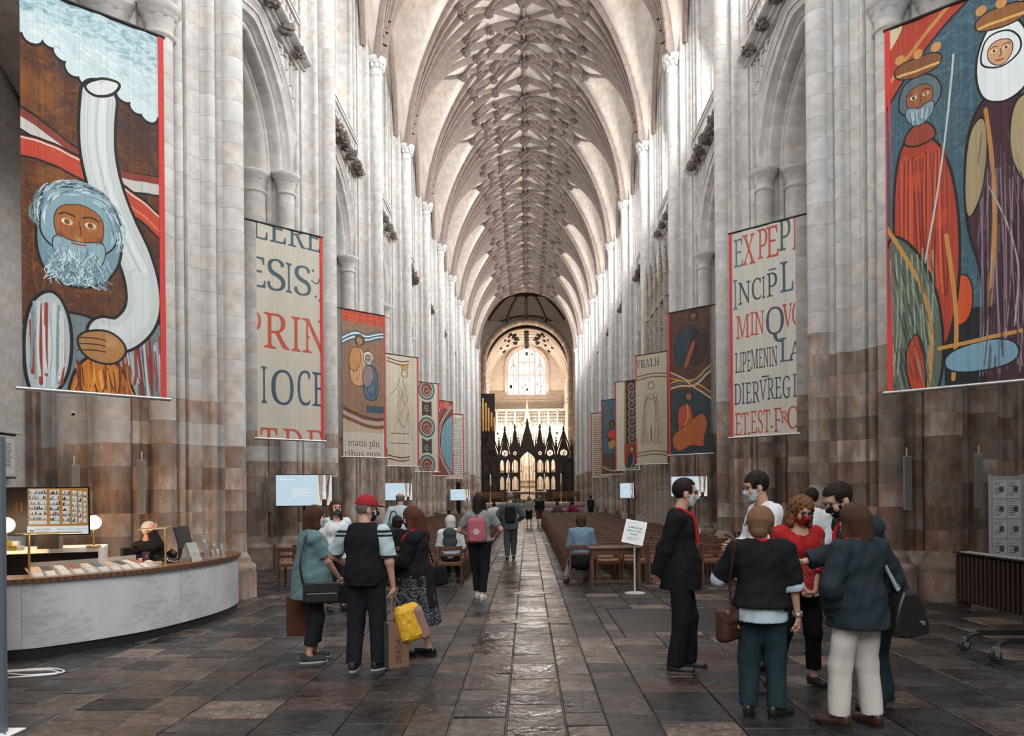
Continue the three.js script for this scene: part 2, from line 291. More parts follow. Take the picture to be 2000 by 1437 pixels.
// ---------------------------------------------------------------- arcade arches, gallery, clerestory: one wall bay each
function bez(p0, p1, p2, p3, n) { return Array.from({ length: n + 1 }, (_, i) => { const t = i / n, u = 1 - t; return [0, 1].map((k) => u * u * u * p0[k] + 3 * u * u * t * p1[k] + 3 * u * t * t * p2[k] + t * t * t * p3[k]); }); }
function archLine(s, rise, n = 14) { const h = bez([s, 0], [s * 1.0, rise * 0.62], [s * 0.56, rise * 0.87], [0, rise], n); return [...h, ...h.slice(0, -1).reverse().map(([x, y]) => [-x, y])]; }
const ARCH_S = 1.98, ARCH_R = 1.88;
const archPath = archLine(ARCH_S, ARCH_R).map(([z, y]) => V(0, CAP_Y + y, z));
const orderProf = [[-0.5, 0.55], [-0.45, 0.30], [-0.34, 0.27], [-0.32, 0.12], [-0.25, 0.04], [-0.16, 0.0], [0.16, 0.0], [0.25, 0.04], [0.31, 0.10], [0.33, 0.17], [0.37, 0.19], [0.39, 0.27], [0.52, 0.27], [0.60, 0.29], [0.65, 0.34], [0.66, 0.40], [0.64, 0.45], [0.70, 0.47], [0.73, 0.54], [0.78, 0.56], [0.83, 0.60], [0.84, 0.66], [0.93, 0.88], [0.98, 0.94], [0.98, 1.0], [0.9, 1.02]];
const archGeo = sweep(archPath, V(1, 0, 0), orderProf.map(([s, n]) => [s, -n * 0.65]), { joint: 0.42 });
const checkUp = archPath[14].y;
function spandrel() {
  const sh = new THREE.Shape(); sh.moveTo(-BAY / 2 + 0.3, CAP_Y - 0.05); sh.lineTo(-BAY / 2 + 0.3, 11.95); sh.lineTo(BAY / 2 - 0.3, 11.95); sh.lineTo(BAY / 2 - 0.3, CAP_Y - 0.05);
  const out = archLine(ARCH_S + 0.57, ARCH_R + 0.50, 14);
  sh.lineTo(out[0][0], CAP_Y - 0.05); for (const [z, y] of out) sh.lineTo(z, CAP_Y + y); sh.lineTo(out[out.length - 1][0], CAP_Y - 0.05);
  return boxUV(G(new THREE.ExtrudeGeometry(sh, { depth: 1.0, bevelEnabled: false, curveSegments: 4 }), -0.1, 0, 0, 0, Math.PI / 2, 0));
}
const spandGeo = spandrel();
const panelGeo = (() => { const g = []; for (const q of [-1, 1]) for (const [z, y0] of [[2.25, 11.1], [2.05, 11.3], [1.75, 11.5], [1.35, 11.62]]) { g.push(box(0.07, 11.86 - y0, 0.05, 0.93, (11.86 + y0) / 2, q * z)); g.push(box(0.03, 0.05, 0.3, 0.93, 11.8, q * z)); } return boxUV(join(...g)); })();
const corniceGeo = (() => { const L2 = BAY / 2 - 0.55; return sweep([V(0, 0, -L2), V(0, 0, L2)], V(1, 0, 0), [[0.85, 11.86], [1.0, 11.88], [1.03, 11.93], [1.10, 11.95], [1.10, 12.0], [1.22, 12.04], [1.27, 12.08], [1.27, 12.13], [1.2, 12.15], [0.7, 12.15]].map(([s, n]) => [s, n]), { joint: 0.9 }); })();
const fleuron = (seed) => {   // carved foliage or head boss
  const ns = noiseTile(16, seed), g = new THREE.IcosahedronGeometry(1, 6), p = g.attributes.position, v = V();
  for (let i = 0; i < p.count; i++) { v.fromBufferAttribute(p, i).normalize(); const a = Math.atan2(v.z, v.x), k = 0.80 + 0.2 * Math.sin(a * 5 + seed) * Math.sin(v.y * 8 + seed) + 0.4 * (ns(v.x * 4 + 9, v.y * 4 + v.z * 3 + 9) - 0.4); v.multiplyScalar(k); p.setXYZ(i, v.x, v.y, v.z); }
  return creased(g, 0.2);
};
const fleurons = [3, 8, 15, 21].map(fleuron);
const balustrade = (() => { const g = [], L2 = BAY / 2 - 0.7; g.push(box(0.16, 0.09, L2 * 2, 0.95, 13.02, 0), box(0.22, 0.05, L2 * 2, 0.95, 13.08, 0), box(0.12, 0.1, L2 * 2, 0.95, 12.2, 0)); for (let z = -L2 + 0.1; z < L2; z += 0.3) { g.push(box(0.07, 0.75, 0.05, 0.95, 12.6, z)); g.push(bar([0.95, 12.85, z], [0.95, 12.97, z + 0.15], 0.05), bar([0.95, 12.97, z + 0.15], [0.95, 12.85, z + 0.3], 0.05)); } return boxUV(join(...g)); })();
const WIN_S = 1.25, WIN_Y0 = 12.15, WIN_SP = 16.6, WIN_R = 2.6;
const winLine = () => [[WIN_S, WIN_Y0], ...archLine(WIN_S, WIN_R, 10).map(([z, y]) => [z, WIN_SP + y]), [-WIN_S, WIN_Y0]];
const clerWall = (() => { const sh = new THREE.Shape(); sh.moveTo(-BAY / 2, 11.9); sh.lineTo(-BAY / 2, 21.4); sh.lineTo(BAY / 2, 21.4); sh.lineTo(BAY / 2, 11.9); const h = new THREE.Path(); winLine().forEach(([z, y], i) => (i ? h.lineTo(z, y) : h.moveTo(z, y))); sh.holes.push(h); return boxUV(G(new THREE.ExtrudeGeometry(sh, { depth: 0.35, bevelEnabled: false }), -0.1, 0, 0, 0, Math.PI / 2, 0)); })();
const clerArch = sweep(winLine().map(([z, y]) => V(0, y, z)), V(1, 0, 0), [[0.2, 0.0], [0.27, 0.0], [0.30, -0.05], [0.28, -0.10], [0.34, -0.13], [0.36, -0.2], [0.30, -0.26]], { joint: 0.5 });
const mullions = (() => { const g = []; for (const z of [-0.42, 0.42]) g.push(box(0.12, 6.6, 0.09, 0.06, WIN_Y0 + 3.3, z)); g.push(box(0.1, 0.1, 2.5, 0.06, 14.4, 0)); for (const z of [-0.83, 0, 0.83]) { g.push(bar([0.06, 16.5, z - 0.4], [0.06, 17.1, z], 0.08), bar([0.06, 17.1, z], [0.06, 16.5, z + 0.4], 0.08)); } return boxUV(join(...g)); })();
const paneGeo = (w, h) => new THREE.PlaneGeometry(w, h);
const paneMat = glow(1.0, 0.98, 0.95, 3.2), paneMatWarm = glow(1.0, 0.96, 0.92, 3.0);
const clerPane = (z, w) => { const sh = new THREE.Shape(); const lim = winLine(), top = (x) => { let t = WIN_SP; for (let i = 1; i < lim.length - 1; i++) { const [a, b] = [lim[i], lim[i + 1]]; if ((a[0] - x) * (b[0] - x) <= 0 && a[0] !== b[0]) t = lerp(a[1], b[1], (x - a[0]) / (b[0] - a[0])); } return t; }; sh.moveTo(z - w / 2, WIN_Y0); for (let k = 0; k <= 8; k++) { const x = z - w / 2 + w * k / 8; sh.lineTo(x, top(clamp(x, -WIN_S + 0.02, WIN_S - 0.02))); } sh.lineTo(z + w / 2, WIN_Y0); return G(new THREE.ShapeGeometry(sh), 0.0, 0, 0, 0, Math.PI / 2, 0); };
const clerPanes = [-0.83, 0, 0.83].map((z) => clerPane(z, 0.82));
const aisleArch = sweep(archLine(2.55, 2.1).map(([x, y]) => V(x, CAP_Y - 0.2 + y, 0)), V(0, 0, -1), [[-0.4, -0.35], [-0.38, -0.16], [-0.2, -0.06], [-0.14, 0], [0.14, 0], [0.2, -0.06], [0.38, -0.16], [0.4, -0.35]], { joint: 0.5 });
function wallBay(side, i) {
  const z = -(pierD(i) + BAY / 2), nm = side < 0 ? 'wall_left' : 'wall_right';
  const g = struct(nm, `${side < 0 ? 'left' : 'right'} nave wall bay ${i + 3} with arcade arch, carved cornice and clerestory`, 'wall', [side * PIER_X, 0, z], side < 0 ? 0 : Math.PI);
  mesh('arch_mouldings', archGeo, pick(ST.pale), g); mesh('spandrel', spandGeo, pick(ST.pale), g); mesh('spandrel_panels', panelGeo, ST.pale[0], g); mesh('cornice', corniceGeo, ST.pale[0], g); mesh('balustrade', balustrade, ST.pale[3], g);
  for (let k = 0; k < 5; k++) { const f = mesh('carved_boss', fleurons[(k + i + 4) % 4], i % 2 ? ST.carve : ST.boss, g); f.position.set(1.16, 11.99, -1.9 + k * 0.95); f.scale.set(0.16, 0.17, 0.2); f.rotation.set(k, k * 2.1, 0); }
  if (i % 2 === 0) for (let k = 0; k < 8; k++) { const f = mesh('carved_boss', fleurons[k % 4], ST.carve, g); f.position.set(1.13, 12.0, -2.2 + k * 0.6); f.scale.set(0.15, 0.17, 0.24); f.rotation.set(k * 1.3, k, 0); }
  mesh('clerestory_wall', clerWall, ST.warm, g); mesh('window_mouldings', clerArch, ST.pale[0], g);
  const ledge = mesh('gallery_ledge', boxUV(box(1.1, 0.16, BAY - 0.6, 0.55, 12.06, 0)), ST.pale[1], g);
  const w = struct('window_' + (side < 0 ? 'left_' : 'right_') + (i + 3), `clerestory window of bay ${i + 3} on the ${side < 0 ? 'left' : 'right'} side`, 'window', [side * PIER_X, 0, z], side < 0 ? 0 : Math.PI);
  mesh('mullions', mullions, ST.pale[0], w); for (const p of clerPanes) mesh('pane', p, paneMat, w);
  return g;
}
for (let i = -2; i < 11; i++) for (const s of [-1, 1]) wallBay(s, i);

// ---------------------------------------------------------------- aisles
const AX = 12.0;
const aisleWin = [[1.35, 4.0], ...archLine(1.35, 1.4, 8).map(([z, y]) => [z, 7.4 + y]), [-1.35, 4.0]];
const aisleWall = (() => { const sh = new THREE.Shape(); sh.moveTo(-BAY / 2, -0.2); sh.lineTo(-BAY / 2, 12.6); sh.lineTo(BAY / 2, 12.6); sh.lineTo(BAY / 2, -0.2); const h = new THREE.Path(); aisleWin.forEach(([z, y], i) => (i ? h.lineTo(z, y) : h.moveTo(z, y))); sh.holes.push(h); return boxUV(G(new THREE.ExtrudeGeometry(sh, { depth: 0.6, bevelEnabled: false }), -0.6, 0, 0, 0, Math.PI / 2, 0)); })();
const aisleWinMould = sweep(aisleWin.map(([z, y]) => V(0, y, z)), V(1, 0, 0), [[-0.05, 0], [0.0, -0.02], [0.05, -0.08], [0.04, -0.16]]);
const respondPts = [[0, -0.75], [0.16, -0.72], [0.18, -0.6], ...arcPts(0.2, -0.45, 0.14, -80, 60, 8), [0.3, -0.28], [0.34, -0.2], ...arcPts(0.36, 0, 0.19, -80, 80, 12), [0.34, 0.2], [0.3, 0.28], ...arcPts(0.2, 0.45, 0.14, -60, 80, 8), [0.18, 0.6], [0.16, 0.72], [0, 0.75]];
const respond = (() => { const out = []; for (let k = 0; k < 26; k++) out.push(G(cut(respondPts, 0.36, k * 0.36), 0, k * 0.36, 0)); return mergeGeometries(out); })();
const aislePanes = (() => { const sh = new THREE.Shape(); aisleWin.forEach(([z, y], i) => (i ? sh.lineTo(z, y) : sh.moveTo(z, y))); return G(new THREE.ShapeGeometry(sh), -0.3, 0, 0, 0, Math.PI / 2, 0); })();
const aisleMull = (() => { const g = []; for (const z of [-0.45, 0.45]) g.push(box(0.1, 4.5, 0.1, -0.22, 6.2, z)); g.push(box(0.1, 0.1, 2.7, -0.22, 7.2, 0)); return boxUV(join(...g)); })();
const aPaneMat = glow(0.95, 0.98, 1.0, 1.6);
const aisleVault = (() => { const sh = new THREE.PlaneGeometry(5.4, BAY, 12, 12), p = sh.attributes.position; for (let k = 0; k < p.count; k++) { const x = p.getX(k) / 2.7, y = p.getY(k) / (BAY / 2); p.setZ(k, Math.max(2.7 * Math.sqrt(Math.max(0, 1 - x * x)), 2.7 * Math.sqrt(Math.max(0, 1 - y * y)))); } const g = G(sh, 0, 0, 0, -Math.PI / 2, 0, 0); g.computeVertexNormals(); return boxUV(g); })();
for (let i = -2; i < 11; i++) for (const s of [-1, 1]) {
  const z = -(pierD(i) + BAY / 2), sd = s < 0 ? 'left' : 'right';
  const g = struct('wall_aisle_' + sd, `outer wall of the ${sd} aisle at bay ${i + 3} with window and wall shafts`, 'wall', [s * AX, 0, z], s < 0 ? 0 : Math.PI);
  mesh('masonry', aisleWall, ST.aisle, g); mesh('window_mouldings', aisleWinMould, ST.pale[1], g); const r = mesh('wall_shafts', respond, ST.brown[1], g); r.position.set(0, 0, s < 0 ? -BAY / 2 : BAY / 2);
  const ar = mesh('aisle_arch', aisleArch, ST.pale[1], g); ar.position.set(AX - 6.4 - 2.75, 0, s < 0 ? -BAY / 2 : BAY / 2);
  const v = mesh('aisle_vault', aisleVault, ST.web, g); v.position.set(AX - 6.4 - 2.75, CAP_Y - 0.2, 0);
  const w = struct('window_aisle_' + sd + '_' + (i + 3), `${sd} aisle window of bay ${i + 3}`, 'window', [s * AX, 0, z], s < 0 ? 0 : Math.PI);
  mesh('pane', aislePanes, aPaneMat, w); mesh('mullions', aisleMull, ST.pale[1], w);
}

// ---------------------------------------------------------------- the lierne vault
const R1K = ((CROWN - SPRING) ** 2 - VAULT_W ** 2) / (2 * VAULT_W), R1 = VAULT_W + R1K;
const LAT = 4.6, CS = 2.85, R2K = (LAT ** 2 - CS ** 2) / (2 * CS), R2 = CS + R2K;
const hb = (x) => { const a = Math.abs(x) + R1K; return a >= R1 ? 0 : Math.sqrt(R1 * R1 - a * a); };
const hc = (z) => { const m = Math.abs(z) % BAY, q = Math.abs(m - BAY / 2), a = q + R2K; return a >= R2 ? 0 : Math.sqrt(R2 * R2 - a * a); };   // z = 0 at a pier
const vaultH = (x, z) => { const a = hb(x), b = hc(z), k = 0.35, h = clamp(0.5 + 0.5 * (a - b) / k, 0, 1); return SPRING + lerp(b, a, h) + k * h * (1 - h) * 0.5; };
const webGeo = (() => {
  const nx = 72, nz = 36, g = new THREE.PlaneGeometry(1, 1, nx, nz), p = g.attributes.position;
  for (let j = 0; j <= nz; j++) for (let i = 0; i <= nx; i++) { const x = lerp(-6.25, 6.25, i / nx), z = BAY * j / nz, k = j * (nx + 1) + i; p.setXYZ(k, x, vaultH(x, z) + 0.03, -z); g.attributes.uv.setXY(k, x, z); }
  g.computeVertexNormals(); return g;
})();
const ribProf = [[-0.085, -0.1], [-0.085, 0.04], [-0.06, 0.09], [-0.055, 0.13], [-0.032, 0.18], [0.032, 0.18], [0.055, 0.13], [0.06, 0.09], [0.085, 0.04], [0.085, -0.1]];
function rib(x0, z0, x1, z1, k = 1, ease = true, n = 26) {
  const pts = []; for (let i = 0; i <= n; i++) { let t = i / n; if (ease) t = 1 - Math.cos(t * Math.PI / 2); const x = lerp(x0, x1, t), z = lerp(z0, z1, t); pts.push(V(x, vaultH(x, z), -z)); }
  const dir = V(x1 - x0, 0, -(z1 - z0)).normalize(), sd = V(-dir.z, 0, dir.x);
  return sweep(pts, sd, ribProf.map(([s, q]) => [s * k, q * k * 1.1]), { joint: ease ? 0.48 : 0.55, gap: 0.012, pinch: 0.014 });
}
const onLine = (f, x) => [x, f * BAY * (1 - x / VAULT_W)];      // point of the rib springing at a pier towards ridge fraction f, at distance x from the middle
const FR = [0, 0.27, 0.5, 0.74];
const bayRibs = [], bayNodes = [[0, 0], [0, 0.27 * BAY], [0, 0.5 * BAY], [0, 0.73 * BAY]];
for (const s of [-1, 1]) for (const q of [0, 1]) {   // q: springing at the near or the far pier of the bay
  const zz = (z) => (q ? BAY - z : z);
  for (const f of FR) { if (f === 0 && q) continue; bayRibs.push(rib(s * (4.62 + 0.2 * f), zz(0.42 * f), 0, zz(f * BAY), f === 0 ? 1.25 : 1)); }
  const li = (a, b) => bayRibs.push(rib(s * a[0], zz(a[1]), s * b[0], zz(b[1]), 0.8, false, 8));
  const p0 = onLine(0, 1.45), p1 = onLine(0.27, 1.45), p2 = onLine(0.5, 1.45), p3 = onLine(0.74, 2.1), p4 = onLine(0.5, 2.5), p5 = onLine(0.27, 2.4);
  li([0, 0.27 * BAY], p0); li([0, 0.27 * BAY], p2); li([0, 0.5 * BAY], p1); li(p0, p5); li(p1, p4); li(p2, [2.72, BAY / 2]);
  for (const p of [p0, p1, p2, p3, p4, p5]) bayNodes.push([s * p[0], zz(p[1])]);
}
for (const s of [-1, 1]) { bayRibs.push(rib(s * 2.72, BAY / 2, s * 5.9, BAY / 2, 0.9, false, 6)); bayNodes.push([s * 2.75, BAY / 2]); 
  for (const q of [0, 1]) { const pts = []; for (let k = 0; k <= 22; k++) { const t = 1 - Math.cos(k / 22 * Math.PI / 2), z = q ? BAY - 0.33 - t * (BAY / 2 - 0.33) : 0.33 + t * (BAY / 2 - 0.33); pts.push(V(s * 5.25, vaultH(5.25, z), -z)); } bayRibs.push(sweep(pts, V(1, 0, 0), ribProf.map(([a, b]) => [a * 1.1, b * (q ? -1 : 1)]), { joint: 0.5 })); } }
const ridge = sweep([V(0, CROWN + 0.06, 0), V(0, CROWN + 0.06, -BAY)], V(1, 0, 0), ribProf.map(([a, b]) => [a, b * 1.15]), { joint: 0.7 });
const bossAt = (k, i) => { const [x, z] = bayNodes[k], q = k === 1 ? 0.42 : k < 4 ? 0.31 : 0.22; return { p: [x, vaultH(x, z) - (k < 4 ? 0.27 : 0.2), -z], s: [q, q * 0.85, q], r: k * 1.7 + i }; };
const farRibs = mergeGeometries(bayRibs), farBosses = join(bayNodes.map((_, k) => { const { p, s, r } = bossAt(k, 0); return G(fleurons[k % 4].clone(), ...p, 0, r, 0, ...s); }));
for (let i = -2; i < 11; i++) {
  const g = struct('ceiling', `stone lierne vault of nave bay ${i + 3} with ribs and carved bosses`, 'vault', [0, 0, -pierD(i)]);
  mesh('vault_web', webGeo, ST.web, g); mesh('ridge_rib', ridge, ST.rib, g);
  if (i >= 3 && i <= 5) {
    for (const r of bayRibs) mesh('rib', r, ST.rib, g);
    bayNodes.forEach((_, k) => { const { p, s, r } = bossAt(k, i), f = mesh('boss', fleurons[(k + i + 4) % 4], ST.boss, g); f.position.set(...p); f.scale.set(...s); f.rotation.y = r; });
  } else { mesh('ribs', farRibs, ST.rib, g).userData.kind = 'stuff'; mesh('bosses', farBosses, ST.boss, g).userData.kind = 'stuff'; }
}
const roofTimber = wood(0.42, 0.27, 0.17, 0.8);
// roof over everything, with thickness
{ const r = struct('ceiling_roof', 'roof slab above the stone vaults', 'roof'); mesh('roof_slab', boxUV(box(30, 0.4, 130, 0, 25.5, -45)), roofTimber, r);
  for (const s of [-1, 1]) { mesh('roof_side', boxUV(box(0.4, 13.2, 130, s * 6.9, 19, -45)), ST.pale[1], r); mesh('aisle_roof', boxUV(box(6.4, 0.3, 130, s * 9.6, 12.65, -45)), roofTimber, r); } }
// west wall with the great window behind the camera
{ const g = struct('wall_west', 'west wall with the great traceried window', 'wall', [0, 0, WALL_END]);
  const sh = new THREE.Shape(); sh.moveTo(-13, -0.2); sh.lineTo(-13, 25.4); sh.lineTo(13, 25.4); sh.lineTo(13, -0.2); const h = new THREE.Path(), wl = [[4.4, 5.6], ...archLine(4.4, 5.2, 12).map(([x, y]) => [x, 14.5 + y]), [-4.4, 5.6]]; wl.forEach(([x, y], i) => (i ? h.lineTo(x, y) : h.moveTo(x, y))); sh.holes.push(h);
  mesh('masonry', boxUV(new THREE.ExtrudeGeometry(sh, { depth: 0.7, bevelEnabled: false })), ST.aisle, g);
  const w = struct('window_west', 'great west window of nine tall lights', 'window', [0, 0, WALL_END]);
  const ps = new THREE.Shape(); wl.forEach(([x, y], i) => (i ? ps.lineTo(x, y) : ps.moveTo(x, y))); mesh('pane', G(new THREE.ShapeGeometry(ps), 0, 0, 0.35), glow(0.9, 0.96, 1.0, 2.0), w);
  const mg = []; for (let k = -4; k <= 4; k++) mg.push(box(0.14, 13.2 - Math.abs(k) * 0.7, 0.2, k * 0.9, 12.1 - Math.abs(k) * 0.35, 0.2)); for (const y of [8.5, 11.5, 14.5]) mg.push(box(8.8, 0.14, 0.18, 0, y, 0.2)); mesh('mullions', boxUV(join(...mg)), ST.pale[1], w);
}

// ---------------------------------------------------------------- floor of stone slabs
const slabBumpF = fbm(512, 3, 301, 5, 0.5), slabFine = fbm(512, 32, 77, 3, 0.6), slabBlot = fbm(512, 4, 411, 5, 0.6);
const slabBump = dataTex(512, (i) => grey(clamp(0.5 + 1.1 * (slabBumpF[i] - 0.5) + 0.3 * (slabFine[i] - 0.5), 0, 1)), false, 0.55);
const slabMap = dataTex(512, (i) => { const v = 0.72 + 0.65 * (slabBlot[i] - 0.5) + 0.5 * (slabFine[i] - 0.5), w = sstep(0.6, 0.68, slabBlot[(i * 7) % 262144]) * 0.28; return [v + w, v + w, v + w]; }, true, 0.6);
const slabRough = dataTex(512, (i) => grey(clamp(0.44 + 0.9 * (slabBlot[i] - 0.5) + 0.25 * (slabFine[i] - 0.5), 0.15, 0.8)), false, 0.45);
const slabMat = (r, g, b, rough = 1, bump = 0.02) => std({ color: rgb(r, g, b), map: slabMap, bumpMap: slabBump, bumpScale: bump, roughness: rough, roughnessMap: slabRough });
const SL = [slabMat(0.034, 0.035, 0.039), slabMat(0.052, 0.049, 0.049), slabMat(0.078, 0.070, 0.067), slabMat(0.145, 0.10, 0.083), slabMat(0.26, 0.188, 0.155), slabMat(0.022, 0.022, 0.025), slabMat(0.092, 0.058, 0.047)];
const SLC = [slabMat(0.066, 0.056, 0.052, 0.62, 0.018), slabMat(0.115, 0.088, 0.077, 0.6, 0.018), slabMat(0.16, 0.122, 0.105, 0.62, 0.016), slabMat(0.045, 0.043, 0.045, 0.56, 0.02)];
const ledgerMat = (() => {
  const c = document.createElement('canvas'); c.width = 1024; c.height = 1024; const x = c.getContext('2d'); x.fillStyle = '#26262a'; x.fillRect(0, 0, 1024, 1024);
  for (let i = 0; i < 5000; i++) { x.fillStyle = `rgba(${rnd() < 0.5 ? '60,58,58' : '10,10,12'},0.2)`; x.fillRect(rnd() * 1024, rnd() * 1024, rr(2, 14), rr(1, 5)); }
  x.fillStyle = '#b9b4ad'; for (const y of [900]) for (let k = 0; k < 46; k++) if (k % 9 > 1) x.fillRect(200 + k * 13, y + rr(-2, 2), rr(3, 8), rr(8, 14));
  const t = new THREE.CanvasTexture(c); t.colorSpace = THREE.SRGBColorSpace; return std({ map: t, color: rgb(0.75, 0.75, 0.78), roughness: 0.42 });
})();
function slabGeo(x0, x1, d0, d1, hgt = 0, tilt = 0.004) {
  const gap = 0.006, b = 0.006, xs = [x0 + gap, x1 - gap], zs = [-(d0 + gap), -(d1 - gap)], jig = [rr(-tilt, tilt), rr(-tilt, tilt), rr(-tilt, tilt), rr(-tilt, tilt)].map((v) => v + hgt);
  const o = [[xs[0], zs[0]], [xs[1], zs[0]], [xs[1], zs[1]], [xs[0], zs[1]]], n = [[xs[0] + b, zs[0] - b], [xs[1] - b, zs[0] - b], [xs[1] - b, zs[1] + b], [xs[0] + b, zs[1] + b]], pos = [], uv = [], ou = rnd() * 5, ov = rnd() * 5;
  const T = (p, y) => [p[0], y, p[1]], quad = (a, c, d, e) => { for (const v of [a, c, d, a, d, e]) { pos.push(...v); uv.push(v[0] + ou, v[2] + ov); } };
  quad(...n.map((p, i) => T(p, jig[i])));
  for (let i = 0; i < 4; i++) { const j = (i + 1) % 4; quad(T(o[i], jig[i] - 0.006), T(o[j], jig[j] - 0.006), T(n[j], jig[j]), T(n[i], jig[i])); quad(T(o[i], -0.04), T(o[j], -0.04), T(o[j], jig[j] - 0.006), T(o[i], jig[i] - 0.006)); }
  const g = new THREE.BufferGeometry(); g.setAttribute('position', new THREE.Float32BufferAttribute(pos, 3)); g.setAttribute('uv', new THREE.Float32BufferAttribute(uv, 2)); g.computeVertexNormals(); return g;
}
const floor = struct('floor', 'worn stone slab floor of dark grey and pinkish brown ledgers', 'floor');
mesh('bed', boxUV(box(26, 0.3, 112, 0, -0.17, -46)), ST.dark, floor);
{
  const edges = [-0.88, -0.58, -0.17, 0.26, 0.56, 0.94]; while (edges[0] > -12) edges.unshift(edges[0] - rr(0.4, 0.66)); while (edges[edges.length - 1] < 12) edges.push(edges[edges.length - 1] + rr(0.4, 0.66));
  const ledgers = [[1.12, 2.02, 9.36, 11.3], [2.02, 2.95, 9.36, 11.3], [-2.75, -1.25, 11.8, 13.8]];
  for (const [a, b, c, d] of ledgers) { const g = slabGeo(a, b, c, d, 0.001, 0.001), u = g.attributes.uv, p = g.attributes.position; for (let i = 0; i < u.count; i++) u.setXY(i, (p.getX(i) - a) / (b - a), 1 - (d + p.getZ(i)) / (d - c) * 1); const m = mesh('ledger_stone', g, ledgerMat, floor); m.userData.label = 'large black inscribed ledger stone'; }
  const hit = (a, b, c, d) => ledgers.some((l) => b > l[0] + 0.03 && a < l[1] - 0.03 && d > l[2] + 0.03 && c < l[3] - 0.03);
  const all = [];
  for (let k = 0; k < edges.length - 1; k++) {
    const a = edges[k], b = edges[k + 1], mid = (a + b) / 2, centre = mid > -0.62 && mid < 0.6; let d = 3.2 - rnd();
    while (d < 76.8) { const h = d > 45 ? rr(0.8, 1.4) : rr(0.28, 0.66), e = Math.min(76.9, d + h);
      const cell = (x0, x1) => { let c = d, f = e; for (const l of ledgers) if (x1 > l[0] + 0.03 && x0 < l[1] - 0.03) { if (c < l[3] && f > l[2]) { if (c < l[2] - 0.1) f = l[2]; else if (f > l[3] + 0.1) c = l[3]; else return; } } let u = x0, v = x1; all.push([u, v, c, f, centre]); };
      const near = ledgers.find((l) => e > l[2] && d < l[3] && b > l[0] + 0.03 && a < l[1] - 0.03);
      if (near && a < near[0] - 0.02) { all.push([a, near[0], d, e, centre]); cell(near[0], b); } else if (near && b > near[1] + 0.02 && !ledgers.some((l) => l !== near && Math.abs(l[0] - near[1]) < 0.01)) { all.push([near[1], b, d, e, centre]); cell(a, near[1]); } else cell(a, b);
      d = e; }
  }
  const seen = (s) => { const d = (s[2] + s[3]) / 2, x = (s[0] + s[1]) / 2; return d > 4.9 && Math.abs(x + 0.1) < d * 0.69 ? (s[1] - s[0]) * (s[3] - s[2]) / (d * d * d) : 0; };
  all.sort((p, q) => seen(q) - seen(p));
  const bins = new Map(); let n = 0;
  for (const s of all) {
    if (s[2] > 46 && Math.abs(s[0]) > 3 && Math.abs(s[0]) > 5) continue;
    const x = (s[0] + s[1]) / 2, d = (s[2] + s[3]) / 2, m = s[4] ? (rnd() < 0.42 ? SLC[1] : rnd() < 0.4 ? SLC[2] : rnd() < 0.6 ? SLC[0] : SLC[3]) : d > 7.5 && d < 12 && x < -0.5 && x > -2.2 && rnd() < 0.45 ? SL[3] : (() => { const q = rnd(); return q < 0.27 ? SL[0] : q < 0.48 ? SL[1] : q < 0.61 ? SL[2] : q < 0.73 ? SL[6] : q < 0.86 ? SL[3] : q < 0.94 ? SL[4] : SL[5]; })();
    const g = slabGeo(s[0], s[1], s[2], s[3], 0, s[4] ? 0.006 : 0.003);
    if (n < 296 && seen(s) > 0) { mesh('slab', g, m, floor); n++; } else { if (!bins.has(m)) bins.set(m, []); bins.get(m).push(g); }
  }
  const mats = [...bins.keys()], g = mergeGeometries(mats.map((m) => mergeGeometries(bins.get(m))), true), rest = mesh('slabs', g, mats, floor); rest.userData.kind = 'stuff';
  for (const [cx, cd] of [[0.04, 10.25], [0.04, 13.2]]) { const q = slabGeo(-0.29, 0.29, -0.29, 0.29, 0, 0.001); G(q, 0, 0.006, 0, 0, Math.PI / 4); G(q, cx, 0, -cd); const u = q.attributes.uv; mesh('slab', q, SLC[2], floor); }
}

// ---------------------------------------------------------------- rows of chairs
function chairParts() {
  const o = {}, W = 0.47, h = 0.74;
  o.leg = [[-1, 1], [1, 1], [-1, -1], [1, -1]].map(([x, z]) => (z > 0 ? rbox(0.042, h, 0.05, x * (W / 2 - 0.02), h / 2, 0.2, 0.006) : rbox(0.04, 0.42, 0.04, x * (W / 2 - 0.02), 0.21, -0.2, 0.006)));
  const s = new THREE.BoxGeometry(W - 0.03, 0.025, 0.43, 6, 1, 1), p = s.attributes.position; for (let i = 0; i < p.count; i++) { const t = p.getX(i) / (W / 2); p.setY(i, p.getY(i) - 0.018 * (1 - t * t)); } s.computeVertexNormals(); o.seat = G(s, 0, 0.445, -0.01);
  o.top_rail = rbox(W - 0.02, 0.075, 0.028, 0, h - 0.045, 0.205, 0.008); o.back_rail = rbox(W - 0.04, 0.05, 0.022, 0, h - 0.17, 0.2, 0.006);
  o.front_rail = box(W - 0.06, 0.05, 0.024, 0, 0.40, -0.2); o.rear_rail = box(W - 0.06, 0.05, 0.024, 0, 0.40, 0.2); o.side_rail = [-1, 1].map((x) => box(0.022, 0.05, 0.36, x * (W / 2 - 0.02), 0.40, 0));
  return o;
}
const CP = chairParts();
for (const k of Object.keys(CP)) CP[k] = [].concat(CP[k]).map((g) => boxUV(g));
const chairWhole = join(...Object.values(CP).flat());
function chairFull(label, group) {
  const c = thing('chair', label, 'chair', [0, 0, 0], 0, group);
  for (const [k, gs] of Object.entries(CP)) for (const g of gs) mesh(k, g, k === 'seat' ? M.seat : M.chair, c);
  return c;
}
